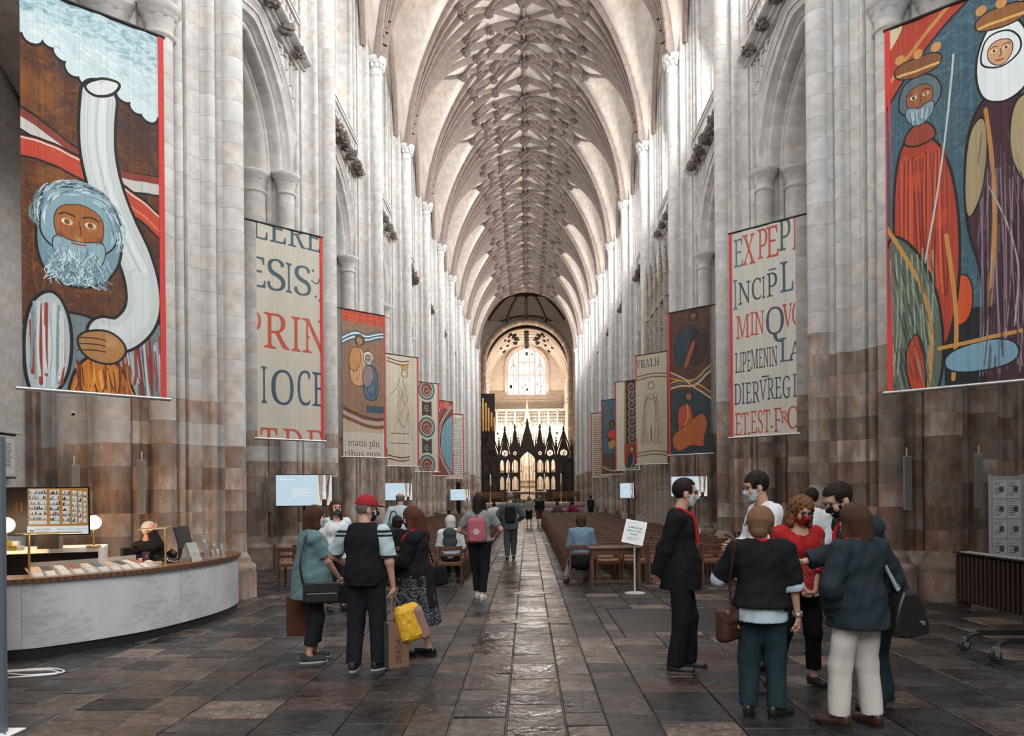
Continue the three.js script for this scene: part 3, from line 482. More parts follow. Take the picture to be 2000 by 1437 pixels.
{
  const ORD = ['first', 'second', 'third', 'fourth', 'fifth', 'sixth', 'seventh', 'eighth', 'ninth', 'tenth', 'eleventh', 'twelfth', 'thirteenth', 'fourteenth', 'fifteenth', 'sixteenth', 'seventeenth', 'eighteenth', 'nineteenth', 'twentieth', 'twenty-first', 'twenty-second', 'twenty-third', 'twenty-fourth'], LBL = (s, r) => `slatted wooden chair in the ${ORD[r]} row from the desk, ${s === 'l' ? 'left' : 'right'} of the aisle`, GR = { l: 'wooden chairs left of the aisle', r: 'wooden chairs right of the aisle' };
  const proto = { l: null, r: null }, plain = { l: null, r: null }, rest = []; let n = 0;
  for (let row = 0; row < 31; row++) for (const s of ['l', 'r']) for (let k = 0; k < 7; k++) {
    const x = s === 'l' ? -1.45 - k * 0.49 : 0.98 + k * 0.49, d = 14.55 + row * 0.92 + rr(-0.02, 0.02);
    if (s === 'l' && row < 1 && (k === 3)) continue;
    if (s === 'r' && row > 12 && row < 22 && k > 5) continue;
    const turn = rr(-0.02, 0.02);
    if (row < 5) { if (!proto[s]) { proto[s] = chairFull(LBL(s, row), GR[s]); proto[s].position.set(x, 0, -d); proto[s].rotation.y = turn; } else copyOf(proto[s], [x, 0, -d], turn, LBL(s, row)); n++; }
    else if (n < 296) { if (!plain[s]) { plain[s] = tag(mesh(numbered('chair'), chairWhole, M.chair, scene), LBL(s, row), 'chair', GR[s]); plain[s].position.set(x, 0, -d); } else copyOf(plain[s], [x, 0, -d], turn, LBL(s, row)); n++; }
    else rest.push([x, d, turn]);
  }
  const im = new THREE.InstancedMesh(chairWhole, M.chair, rest.length), m = new THREE.Matrix4(); im.name = 'chair_rows'; im.castShadow = im.receiveShadow = true;
  rest.forEach(([x, d, t], i) => im.setMatrixAt(i, m.makeRotationY(t).setPosition(x, 0, -d))); scene.add(im); tag(im, 'far rows of wooden chairs towards the altar', 'chairs', null, 'stuff');
}

// ---------------------------------------------------------------- crossing, chancel, east window
const EW = 102, CH = 92;
{ // crossing: big stone piers and round arches, dark timber vault
  const arcLine = (r, y0, n = 20) => Array.from({ length: n + 1 }, (_, i) => { const a = Math.PI * i / n; return [r * Math.cos(a), y0 + r * Math.sin(a)]; });
  for (const [d, r, y0, nm] of [[79.0, 4.85, 17.6, 'near'], [91.3, 4.95, 16.9, 'far']]) {
    const g = struct('wall_crossing', `round ${nm} crossing arch on tall stone piers`, 'wall', [0, 0, -d]);
    const sh = new THREE.Shape(); sh.moveTo(-13, -0.2); sh.lineTo(-13, 25.3); sh.lineTo(13, 25.3); sh.lineTo(13, -0.2); sh.lineTo(r, -0.2); for (const [x, y] of arcLine(r, y0)) sh.lineTo(x, y); sh.lineTo(-r, -0.2);
    mesh('masonry', boxUV(G(new THREE.ExtrudeGeometry(sh, { depth: 1.2, bevelEnabled: false }), 0, 0, -0.6)), ST.aisle, g);
    mesh('arch_mouldings', sweep([V(r, 0.2, 0), ...arcLine(r, y0).map(([x, y]) => V(x, y, 0)), V(-r, 0.2, 0)], V(0, 0, -1), [[-0.75, -0.3], [-0.7, -0.1], [-0.6, 0.02], [-0.3, 0.1], [0, 0.16], [0.3, 0.1], [0.6, 0.02], [0.7, -0.1], [0.75, -0.3]], { joint: 0.6 }), ST.brown[3], g);
  }
  const c = struct('ceiling_crossing', 'dark timber vault of the tower crossing with round centre ring', 'vault', [0, 0, -85.2]);
  const dome = new THREE.SphereGeometry(8.6, 28, 10, 0, Math.PI * 2, 0, 0.8); mesh('boarding', boxUV(G(dome, 0, 15.9, 0, 0, 0, 0, 1, 1, 1)), wood(0.16, 0.10, 0.075, 0.7), c);
  for (let k = 0; k < 16; k++) { const a = k / 16 * 2 * Math.PI, pts = []; for (let i = 0; i <= 10; i++) { const t = 0.12 + 0.68 * i / 10; pts.push([8.5 * Math.sin(t) * Math.cos(a), 15.9 + 8.5 * Math.cos(t), 8.5 * Math.sin(t) * Math.sin(a)]); } mesh('timber_rib', tube(pts, 0.13, 6, 12), M.oak, c); }
  mesh('ring', G(new THREE.TorusGeometry(1.5, 0.22, 8, 32), 0, 24.2, 0, Math.PI / 2), M.oak, c); mesh('ring_boss', cyl(1.3, 1.3, 0.15, 0, 24.3, 0, 28), ST.dark, c);
  for (const s of [-1, 1]) { const w = struct('wall_transept', `${s < 0 ? 'left' : 'right'} side wall of the crossing`, 'wall', [s * 6.2, 0, -85.2]); mesh('masonry', boxUV(box(0.6, 25, 12, 0, 12.5, 0)), ST.brown[0], w); }
}
{ // chancel walls and vault
  const L2 = (EW - CH) + 0.6, mid = -(CH + EW) / 2;
  for (const s of [-1, 1]) {
    const w = struct('wall_chancel', `${s < 0 ? 'left' : 'right'} wall of the bright chancel`, 'wall', [s * 5.3, 0, mid]); mesh('masonry', boxUV(box(0.5, 24, L2, 0, 12, 0)), ST.cream, w);
    for (const z of [-3.4, 0.2, 3.6]) { mesh('wall_shaft', cyl(0.16, 0.16, 16, -s * 0.3, 8, z, 12), ST.cream, w); mesh('capital', G(lathe([[0.16, -0.3], [0.28, -0.1], [0.3, 0]], 12), -s * 0.3, 16.1, z), ST.cream, w); mesh('corbel_head', fleurons[1], ST.cream, w).position.set(-s * 0.35, 13, z + 0.8); w.children[w.children.length - 1].scale.setScalar(0.3); }
  }
  const v = struct('ceiling_chancel', 'pale chancel vault with rows of carved bosses', 'vault', [0, 0, -CH]);
  const H = 21.4, W = 5.2, SP = 14.6, hv = (x, z) => { const t = Math.abs(x) / W, a = (H - SP) * Math.sqrt(Math.max(0, 1 - Math.pow(t, 2.3))), q = Math.abs(((z % 3.4) + 3.4) % 3.4 - 1.7) / 1.7, b = 4.6 * Math.sqrt(Math.max(0, 1 - q * q)); return SP + Math.max(a, b); };
  const g = new THREE.PlaneGeometry(1, 1, 40, 36), p = g.attributes.position; for (let j = 0; j <= 36; j++) for (let i = 0; i <= 40; i++) { const x = lerp(-W, W, i / 40), z = 10.2 * j / 36, k = j * 41 + i; p.setXYZ(k, x, hv(x, z), -z); g.attributes.uv.setXY(k, x, z); } g.computeVertexNormals(); mesh('vault_web', g, ST.cream, v);
  const rb = (x0, z0, x1, z1) => { const pts = []; for (let i = 0; i <= 16; i++) { const t = 1 - Math.cos(i / 16 * Math.PI / 2), x = lerp(x0, x1, t), z = lerp(z0, z1, t); pts.push([x, hv(x, z) - 0.05, -z]); } mesh('rib', tube(pts, 0.11, 6, 18), ST.cream, v); };
  for (const s of [-1, 1]) for (const z of [0, 3.4, 6.8, 10.2]) for (const e of [-3.4, -1.7, 0, 1.7, 3.4]) if (z + e >= 0 && z + e <= 10.2) rb(s * W, z, 0, z + e);
  mesh('ridge_rib', box(0.2, 0.25, 10.2, 0, H - 0.05, -5.1), ST.cream, v);
  for (let k = 0; k < 12; k++) { const f = mesh('boss', fleurons[k % 4], M.oak, v); f.position.set(0, H - 0.3, -0.4 - k * 0.85); f.scale.set(0.3, 0.25, 0.3); f.rotation.y = k; }
  for (const s of [-1, 1]) for (const [x, z, q] of [[1.5, 1.5, 0.34], [2.1, 1.2, 0.2], [1.3, 4, 0.34], [2.2, 3.6, 0.24], [1.6, 2.8, 0.2], [2.6, 2.2, 0.16], [1.4, 6.6, 0.3], [2.4, 6.0, 0.2], [3.2, 4.4, 0.2], [1.9, 0.5, 0.22], [2.9, 8.0, 0.26], [1.0, 5.2, 0.16]]) { const f = mesh('boss', fleurons[Math.round(z * 3) % 4], M.oak, v); f.position.set(s * x, hv(x, z) - 0.2, -z); f.scale.setScalar(q); }
}
{ // east wall and window of seven lights
  const S = 2.48, Y0 = 14.9, YS = 18.3, R = 2.75, wl = [[S, Y0], ...archLine(S, R, 12).map(([x, y]) => [x, YS + y]), [-S, Y0]];
  const g = struct('wall_east', 'pale east wall around the great window', 'wall', [0, 0, -EW]);
  const sh = new THREE.Shape(); sh.moveTo(-8, -0.2); sh.lineTo(-8, 25.3); sh.lineTo(8, 25.3); sh.lineTo(8, -0.2); const h = new THREE.Path(); wl.forEach(([x, y], i) => (i ? h.lineTo(x, y) : h.moveTo(x, y))); sh.holes.push(h);
  mesh('masonry', boxUV(G(new THREE.ExtrudeGeometry(sh, { depth: 0.6, bevelEnabled: false }), 0, 0, -0.6)), ST.cream, g);
  mesh('window_mouldings', sweep(wl.map(([x, y]) => V(x, y, 0)), V(0, 0, -1), [[-0.3, -0.4], [-0.22, -0.2], [-0.1, -0.15], [0, -0.02], [0.2, 0]], { joint: 0.5 }), ST.cream, g);
  const w = struct('window_east', 'bright east window of seven lights with touches of coloured glass', 'window', [0, 0, -EW - 0.25]);
  const top = (x) => { for (let i = 1; i < wl.length - 2; i++) { const [a, b] = [wl[i], wl[i + 1]]; if ((a[0] - x) * (b[0] - x) <= 0 && a[0] !== b[0]) return lerp(a[1], b[1], (x - a[0]) / (b[0] - a[0])); } return YS; };
  const pane = glow(1.0, 0.97, 0.95, 1.5), xs = [-2.48, -1.77, -1.06, -0.36, 0.36, 1.06, 1.77, 2.48];
  for (let k = 0; k < 7; k++) { const s2 = new THREE.Shape(); s2.moveTo(xs[k], Y0); for (let i = 0; i <= 6; i++) { const x = lerp(xs[k], xs[k + 1], i / 6); s2.lineTo(x, top(clamp(x, -2.45, 2.45))); } s2.lineTo(xs[k + 1], Y0); mesh('pane', new THREE.ShapeGeometry(s2), pane, w); }
  const mg = []; for (let k = 1; k < 7; k++) mg.push(box(k === 2 || k === 5 ? 0.16 : 0.1, top(xs[k]) - Y0, 0.2, xs[k], (top(xs[k]) + Y0) / 2, 0.15));
  mg.push(box(2.1, 0.1, 0.16, 0, 17.5, 0.15), box(2.1, 0.1, 0.16, 0, 19.2, 0.15), box(1.4, 0.1, 0.16, -1.77, 17.4, 0.15), box(1.4, 0.1, 0.16, 1.77, 17.4, 0.15));
  for (let k = 0; k < 7; k++) { const a = xs[k], b = xs[k + 1], m = (a + b) / 2, y = k > 1 && k < 5 ? 17.2 : 17.1; for (const yy of k > 1 && k < 5 ? [y, 18.9] : [y]) mg.push(bar([a, yy, 0.15], [m, yy + 0.3, 0.15], 0.07), bar([m, yy + 0.3, 0.15], [b, yy, 0.15], 0.07)); }
  for (const s of [-1, 1]) { for (const [a, b] of [[[2.48, 17.5], [1.4, 20.1]], [[1.06, 17.5], [1.9, 19.3]], [[1.77, 17.4], [2.2, 18.2]], [[1.77, 17.4], [1.4, 18.2]], [[1.4, 18.2], [1.75, 18.9]], [[2.2, 18.2], [1.75, 18.9]]]) mg.push(bar([s * a[0], a[1], 0.15], [s * b[0], b[1], 0.15], 0.08)); }
  mesh('tracery', boxUV(join(...mg)), ST.cream, w);
  const tints = [[0.5, 0.02, 0.02], [0.03, 0.04, 0.05], [0.45, 0.1, 0.1], [0.02, 0.08, 0.05]].map((c) => std({ color: rgb(...c), roughness: 0.4 }));
  for (const [x, y, q] of [[0, 20.3, 0.3], [0.7, 20.2, 0.16], [-2.1, 16, 0.3], [0.02, 15.6, 0.22], [-0.6, 15.9, 0.12], [2.2, 16.5, 0.1], [1.4, 16.3, 0.12], [0.8, 17.9, 0.1], [-1.4, 16.9, 0.1], [0.3, 16.8, 0.1], [-0.2, 16.2, 0.12], [1.9, 16, 0.12]]) mesh('coloured_glass', rbox(q * 1.1, q * 1.5, 0.02, x, y, 0.04, 0.01), pick(tints), w);
}
{ // stone altar screen with niches and statues
  const g = thing('altar_screen', 'tall pale stone altar screen with canopied niches and statues below the east window', 'altar screen', [0, 0, -(EW - 1.4)]);
  mesh('screen_wall', boxUV(box(10.2, 12.6, 0.5, 0, 6.3, 0)), ST.cream, g); mesh('cresting', boxUV(box(10.2, 0.3, 0.8, 0, 12.7, 0)), ST.cream, g);
  const grid = []; for (let k = 0; k < 46; k++) grid.push(box(0.07, 1.4, 0.1, -5 + k * 0.222, 11.7, 0.3)); for (const y of [11.2, 11.6, 12.0, 12.4, 13.1]) grid.push(box(10.2, 0.06, 0.14, 0, y, 0.32)); mesh('pierced_band', boxUV(join(...grid)), ST.carve, g);
  const statue = lathe([[0.02, 0], [0.3, 0.02], [0.28, 0.3], [0.2, 0.8], [0.26, 1.2], [0.2, 1.45], [0.08, 1.5], [0.11, 1.58], [0.12, 1.7], [0.06, 1.82], [0, 1.84]], 10), hood = join(G(new THREE.ConeGeometry(0.42, 0.9, 6), 0, 0.45, 0), G(new THREE.ConeGeometry(0.16, 0.6, 6), 0.3, 0.2, 0), G(new THREE.ConeGeometry(0.16, 0.6, 6), -0.3, 0.2, 0), box(0.9, 0.16, 0.5, 0, 0, 0)), niche = boxUV(join(box(0.1, 2.5, 0.5, -0.45, 1.25, 0.2), box(0.1, 2.5, 0.5, 0.45, 1.25, 0.2)));
  for (const y of [8.3, 4.8]) for (const x of [-4.5, -3.3, -2.1, -1.0, -0.35, 0.35, 1.0, 2.1, 3.3, 4.5]) { if (Math.abs(x) < 0.5 && y < 6) continue; const k = Math.abs(x) < 1.2 ? 0.75 : 1; mesh('niche_jambs', niche, ST.cream, g).position.set(x, y - 0.1, 0.24); g.children[g.children.length - 1].scale.x = k; const s = mesh('statue', statue, ST.cream, g); s.position.set(x, y, 0.45); s.scale.setScalar(k); const h2 = mesh('canopy', hood, ST.cream, g); h2.position.set(x, y + 2.15, 0.45); h2.scale.setScalar(k); }
  for (const x of [-5, -3.9, -2.7, -1.55, 1.55, 2.7, 3.9, 5]) mesh('buttress', boxUV(box(0.22, 12.6, 0.4, x, 6.3, 0.35)), ST.cream, g);
  mesh('cross', join(box(0.16, 2.6, 0.16, 0, 10.6, 0.6), box(1.3, 0.16, 0.16, 0, 11.2, 0.6)), M.gold, g); mesh('crown_spire', G(new THREE.ConeGeometry(0.55, 3, 6), 0, 12.6, 0.4), ST.cream, g);
  mesh('gilded_panel', boxUV(box(2.4, 2.6, 0.12, 0, 4.2, 0.4)), ST.warm, g); for (let k = 0; k < 5; k++) mesh('panel_figure', statue, ST.cream, g).position.set(-0.9 + k * 0.45, 3.5, 0.5), g.children[g.children.length - 1].scale.set(0.6, 0.8, 0.6);
  // warm lamps of the chancel
  for (const [x, y, d, tx, ty, td, I] of [[-3.4, 5, 94, -1, 21, 99, 430], [3.4, 5, 94, 1, 21, 99, 430], [-3.6, 9.5, 95, -1, 8, 101, 190], [3.6, 9.5, 95, 1, 8, 101, 190]]) {
    spot('chancel_spot_lamp', [x, y, -d], [tx, ty, -td], [1, 0.88, 0.76], I, 1.0, 8);
    const f = thing('chancel_floodlight', y < 6 ? 'black floodlight aimed up at the chancel vault' : 'black floodlight aimed at the altar screen', 'light', [x, 0, -d - 0.2 + 0.4], 0, y < 6 ? 'chancel vault floodlights' : 'altar screen floodlights'); mesh('housing', cyl(0.12, 0.15, 0.25, 0, y - 0.25, 0, 12), M.black, f); mesh('stand', cyl(0.03, 0.03, y - 0.35, 0, (y - 0.35) / 2, 0, 8), M.black, f);
  }
}
{ // dark carved wooden choir screen
  const D = 80.6, g = thing('choir_screen', 'dark carved oak choir screen with crocketed gables and open arches', 'screen', [0, 1.1, -D]);
  const BY = [-5.5, -4.55, -2.95, -1.72, -0.86, 0.86, 1.72, 2.95, 4.55, 5.5];
  const crocket = (a, b, n) => { const out = []; for (let i = 1; i < n; i++) { const t = i / n; out.push(sph(0.075, lerp(a[0], b[0], t) * 1.0, lerp(a[1], b[1], t), 0.05, 1.2, 1, 1, 6)); } return out; };
  for (let k = 0; k < BY.length - 1; k++) {
    const a = BY[k], b = BY[k + 1], m = (a + b) / 2, w = b - a, tall = k === 4, edge = k === 0 || k === 8, pk = tall ? 8.1 : k === 3 || k === 5 ? 7.5 : edge ? 6.9 : 7.3, sp = tall ? 4.3 : 4.1;
    const gb = [bar([a, 4.9, 0], [m, pk, 0], 0.14, 0.2), bar([b, 4.9, 0], [m, pk, 0], 0.14, 0.2), ...crocket([a, 4.9], [m, pk], 11), ...crocket([b, 4.9], [m, pk], 11), sph(0.13, m, pk + 0.12, 0, 1, 1.3, 1, 8), sph(0.09, m, pk + 0.36, 0, 1, 1.3, 1, 8)];
    mesh('gable', join(...gb), M.oak, g);
    if (!tall) {
      const tracery = [G(new THREE.TorusGeometry(Math.min(0.42, w * 0.3), 0.055, 6, 20), m, 4.95, 0)]; for (let q = 0; q < 6; q++) tracery.push(bar([m, 4.95, 0], [m + 0.4 * Math.min(1, w * 0.6) * Math.cos(q * 1.047), 4.95 + 0.4 * Math.min(1, w * 0.6) * Math.sin(q * 1.047), 0], 0.05));
      const sh = new THREE.Shape(); sh.moveTo(a, 4.3); sh.lineTo(m, pk - 0.15); sh.lineTo(b, 4.3); const ho = new THREE.Path(); ho.absarc(m, 4.95, Math.min(0.42, w * 0.3), 0, Math.PI * 2); sh.holes.push(ho); tracery.push(G(new THREE.ExtrudeGeometry(sh, { depth: 0.06, bevelEnabled: false }), 0, 0, -0.08)); mesh('gable_panel', join(...tracery), M.oak, g);
      for (const [y0, y1] of [[2.75, 4.2], [0.25 + 0.9, 2.5]]) { const n = w > 1.1 ? 2 : 1, ls = []; for (let q = 0; q < n; q++) { const xa = a + w * q / n + 0.06, xb = a + w * (q + 1) / n - 0.06, xm = (xa + xb) / 2, hw = (xb - xa) / 2, fr = new THREE.Shape(); fr.moveTo(xa - 0.07, y0); fr.lineTo(xa - 0.07, y1 + 0.45); fr.lineTo(xb + 0.07, y1 + 0.45); fr.lineTo(xb + 0.07, y0); const ho = new THREE.Path(); ho.moveTo(xa + 0.04, y0); ho.lineTo(xa + 0.04, y1 - 0.5); ho.quadraticCurveTo(xa + 0.04, y1 - 0.1, xm, y1 + 0.1); ho.quadraticCurveTo(xb - 0.04, y1 - 0.1, xb - 0.04, y1 - 0.5); ho.lineTo(xb - 0.04, y0); fr.holes.push(ho); ls.push(G(new THREE.ExtrudeGeometry(fr, { depth: 0.08, bevelEnabled: false }), 0, 0, -0.04)); } mesh('arched_panel', join(...ls), M.oak, g); if (edge || k === 1 || k === 7) mesh('back_panel', box(w, y1 - y0 + 0.3, 0.04, m, (y0 + y1) / 2 + 0.1, -0.2), M.oakLight, g); }  // dark back panels added behind the outer arches to stand for the gloom there
    } else { const fr = new THREE.Shape(); fr.moveTo(a, 3.9); fr.lineTo(a, 4.9); fr.lineTo(m, pk - 0.2); fr.lineTo(b, 4.9); fr.lineTo(b, 3.9); fr.quadraticCurveTo(b, 4.6, m, 5.1); fr.quadraticCurveTo(a, 4.6, a, 3.9); mesh('gable_panel', G(new THREE.ExtrudeGeometry(fr, { depth: 0.1, bevelEnabled: false }), 0, 0, -0.05), M.oak, g); }
    if (k !== 4) { const pn = [box(w, 1.1, 0.1, m, 0.55, 0)]; const n = Math.max(1, Math.round(w / 0.55)); for (let q = 0; q < n; q++) { const x = a + w * (q + 0.5) / n; pn.push(rbox(w / n - 0.14, 0.75, 0.05, x, 0.5, 0.06, 0.02)); } mesh('lower_panel', join(...pn), M.oakLight, g); mesh('rail', box(w, 0.12, 0.2, m, 1.12, 0), M.oak, g); mesh('rail', box(w, 0.12, 0.2, m, 2.62, 0), M.oak, g); }
  }
  for (const x of BY) { const pin = [box(0.2, 5.2, 0.26, x, 2.6, 0), G(new THREE.ConeGeometry(0.16, 1.7, 6), x, 6.0, 0)]; for (let k = 0; k < 5; k++) for (const s of [-1, 1]) pin.push(sph(0.05, x + s * (0.14 - k * 0.022), 5.4 + k * 0.28, 0, 1, 1, 1, 5)); mesh('post', join(...pin), M.oak, g); }
  mesh('sill', box(11.4, 0.16, 0.5, 0, 0.0, 0), M.oak, g);
  for (const s of [-1, 1]) { const w = mesh('side_return', box(1.4, 1.9, 0.12, s * 6.2, 0.95, 0.1), M.oakLight, g); }
}
{ // raised dais with steps, altar, candles, benches, flowers
  const g = struct('floor_dais', 'stone platform with shallow steps before the choir screen', 'dais', [0, 0, -71]);
  for (let k = 0; k < 5; k++) mesh('step', boxUV(rbox(11.6 - k * 0.1, 0.2, 16 - k * 1.0, 0, 0.1 + k * 0.2, -k * 0.5, 0.02)), k % 2 ? SL[4] : ST.brown[3], g);
  const al = thing('nave_altar', 'low altar table with white cloth and curved wooden front', 'altar', [-0.12, 1.0, -70]);
  mesh('tabletop', rbox(3.6, 0.08, 1.0, 0, 0.96, 0, 0.02), M.bench, al); mesh('altar_cloth', rbox(3.64, 0.05, 1.04, 0, 1.02, 0, 0.015), M.white, al); mesh('arched_front', tube([[-1.6, 0.5, 0.4], [-0.8, 0.78, 0.42], [0, 0.86, 0.43], [0.8, 0.78, 0.42], [1.6, 0.5, 0.4]], 0.07, 6, 20), M.bench, al); for (const s of [-1, 1]) mesh('leg', box(0.14, 0.95, 0.7, s * 1.6, 0.47, 0), M.bench, al);
  const leaf = [std({ color: rgb(0.10, 0.14, 0.035), roughness: 0.7 }), std({ color: rgb(0.22, 0.22, 0.05), roughness: 0.7 }), std({ color: rgb(0.05, 0.085, 0.03), roughness: 0.7 })];
  const bed = thing('altar_greenery', 'green and yellow foliage arrangement in front of the altar', 'plants', [-0.12, 0.6, -68.9], 0, null); const lf = new THREE.SphereGeometry(0.1, 6, 4); lf.scale(1, 0.35, 0.5);
  for (let q = 0; q < 3; q++) { const gs = []; for (let k = 0; k < 130; k++) gs.push(G(lf.clone(), rr(-1.7, 1.7), rr(0, 0.75), rr(-0.35, 0.35), rr(0, 6), rr(0, 6), rr(0, 6), rr(0.8, 1.8))); const m = mesh('foliage', join(...gs), leaf[q], bed); m.userData.kind = 'stuff'; }
  mesh('trough', box(3.5, 0.12, 0.7, 0, 0.02, 0), M.black, bed);
  const cand = (lab, x, y, d, h, grp) => { const c = thing('altar_candlestick', lab, 'candlestick', [x, y, -d], 0, grp); mesh('stick', lathe([[0.16, 0], [0.16, 0.04], [0.05, 0.1], [0.035, h * 0.35], [0.07, h * 0.4], [0.03, h * 0.45], [0.03, h * 0.85], [0.12, h * 0.92], [0.14, h]], 12), M.brass, c); mesh('candle', cyl(0.055, 0.055, 0.85, 0, h + 0.42, 0, 10), M.paper, c); };
  for (const x of [-1.72, 1.52]) cand('brass candlestick with tall white candle standing on the altar', x, 2.05, 70, 0.75, 'altar candles'); 
  for (const x of [-3.3, 2.95]) cand('tall floor candlestick with white candle beside the altar', x, 1.0, 69, 1.75, 'floor candles');
  const cr = thing('altar_cross', 'small brass cross standing on the altar', 'cross', [-0.15, 2.05, -70.2]); mesh('base', lathe([[0.16, 0], [0.14, 0.05], [0.04, 0.15], [0.04, 0.4]], 10), M.brass, cr); mesh('cross_bars', join(box(0.06, 0.9, 0.06, 0, 0.8, 0), box(0.5, 0.06, 0.06, 0, 0.95, 0)), M.brass, cr);
  for (const s of [-1, 1]) { const b = thing('clergy_bench', `long orange wooden bench ${s < 0 ? 'left' : 'right'} of the altar before the screen`, 'bench', [s * 3.75, 1.0, -76], 0); mesh('seat', box(2.7, 0.06, 0.5, 0, 0.46, 0), M.bench, b); for (const y of [0.62, 0.8, 0.98]) mesh('back_slat', box(2.7, 0.13, 0.04, 0, y, -0.25), M.bench, b); for (const x of [-1.3, 0, 1.3]) mesh('leg', box(0.07, 1.05, 0.5, x, 0.52, 0), M.bench, b); }
  const pc = thing('processional_stand', 'thin black microphone stand in the middle before the altar', 'stand', [0.12, 0.6, -66]); mesh('pole', cyl(0.035, 0.03, 5.2, 0, 2.6, 0, 8), M.black, pc); mesh('foot', cyl(0.25, 0.2, 0.06, 0, 0.03, 0, 12), M.black, pc);
  const lc = thing('lamp_standard', 'tall black lamp standard at the end of the right chair block', 'lamp stand', [2.35, 0, -43.4]); mesh('pole', cyl(0.04, 0.03, 3.6, 0, 1.8, 0, 8), M.black, lc); mesh('lamp_head', sph(0.16, 0, 3.7, 0, 1, 1.2, 1, 10), M.iron, lc); mesh('foot', cyl(0.28, 0.22, 0.06, 0, 0.03, 0, 12), M.black, lc);
  const org = thing('organ_pipes', 'gilded organ pipes rising in the left of the crossing', 'organ', [-4.4, 8.5, -81.6]); for (let k = 0; k < 6; k++) mesh('pipe', join(cyl(0.13, 0.13, 3.4 - Math.abs(k - 1) * 0.5, -0.55 + k * 0.3, 1.7 - Math.abs(k - 1) * 0.25, 0, 10), G(new THREE.ConeGeometry(0.13, 0.4, 10), -0.55 + k * 0.3, -0.2, 0, Math.PI)), M.gold, org); mesh('case', box(2.0, 0.8, 0.6, 0, -0.7, 0), M.oak, org); mesh('case_back', box(2.0, 5.5, 0.1, 0, 1.2, -0.4), M.oak, org);
  mesh('organ_loft', box(2.0, 8.0, 0.6, 0, -4.5, -0.05), M.oakLight, org);
}
// screen lamps glimmering behind the choir screen
for (const [x, y] of [[-2.4, 4.0], [2.3, 4.0]]) { const l = thing('choir_lamp', 'small glowing choir stall lamp behind the screen', 'lamp', [x, y, -83], 0, 'choir stall lamps'); mesh('lamp_bulb', sph(0.14, 0, 0, 0, 1, 1, 1, 10), glow(1, 0.75, 0.5, 6), l); mesh('stem', cyl(0.02, 0.02, y, 0, -y / 2, 0, 6), M.brass, l); bulb('choir_lamp_light', [x, y, -83], [1, 0.7, 0.4], 90, 5); }

// ---------------------------------------------------------------- hanging banners, one at every pier
const canvasTex = (w, h, draw) => { const c = document.createElement('canvas'); c.width = w; c.height = h; const x = c.getContext('2d'); x.lineJoin = x.lineCap = 'round'; draw(x, w, h); const t = new THREE.CanvasTexture(c); t.colorSpace = THREE.SRGBColorSpace; return t; };
function brush(x, w, h, n, cols, len = 0.1, a = 0.12) { for (let i = 0; i < n; i++) { x.strokeStyle = pick(cols); x.globalAlpha = a * rr(0.4, 1); x.lineWidth = rr(1, w * 0.02); const px = rnd() * w, py = rnd() * h, an = rr(0, 6.3); x.beginPath(); x.moveTo(px, py); x.quadraticCurveTo(px + Math.cos(an) * len * w * 0.5, py + Math.sin(an) * len * w * 0.2, px + Math.cos(an) * len * w, py + Math.sin(an) * len * w); x.stroke(); } x.globalAlpha = 1; }
function weave(x, w, h) { x.globalAlpha = 0.05; for (let i = 0; i < w; i += 3) { x.fillStyle = rnd() < 0.5 ? '#000' : '#fff'; x.fillRect(i, 0, rr(1, 3), h); } x.globalAlpha = 1; }
const shape = (x, w, h, pts, fill, stroke = '#15120f', lw = 0.012, closed = true) => { const P = pts.map(([a, b]) => [a * w, b * h]); x.beginPath(); const n = P.length; if (closed) { x.moveTo((P[0][0] + P[n - 1][0]) / 2, (P[0][1] + P[n - 1][1]) / 2); for (let i = 0; i < n; i++) { const q = P[(i + 1) % n]; x.quadraticCurveTo(P[i][0], P[i][1], (P[i][0] + q[0]) / 2, (P[i][1] + q[1]) / 2); } x.closePath(); } else { x.moveTo(...P[0]); for (let i = 1; i < n - 1; i++) { const q = P[i + 1]; x.quadraticCurveTo(P[i][0], P[i][1], (P[i][0] + q[0]) / 2, (P[i][1] + q[1]) / 2); } x.lineTo(...P[n - 1]); } if (fill) { x.fillStyle = fill; x.fill(); } if (stroke) { x.strokeStyle = stroke; x.lineWidth = lw * w; x.stroke(); } };
function folds(x, w, h, x0, y0, x1, y1, n, col, lw = 0.006) { for (let i = 0; i < n; i++) { const t = (i + 0.5) / n, a = lerp(x0, x1, t); shape(x, w, h, [[a, y0 + rr(0, 0.02)], [a + rr(-0.03, 0.03), (y0 + y1) / 2], [a + rr(-0.06, 0.06), y1 - rr(0, 0.03)]], null, col, lw, false); } }
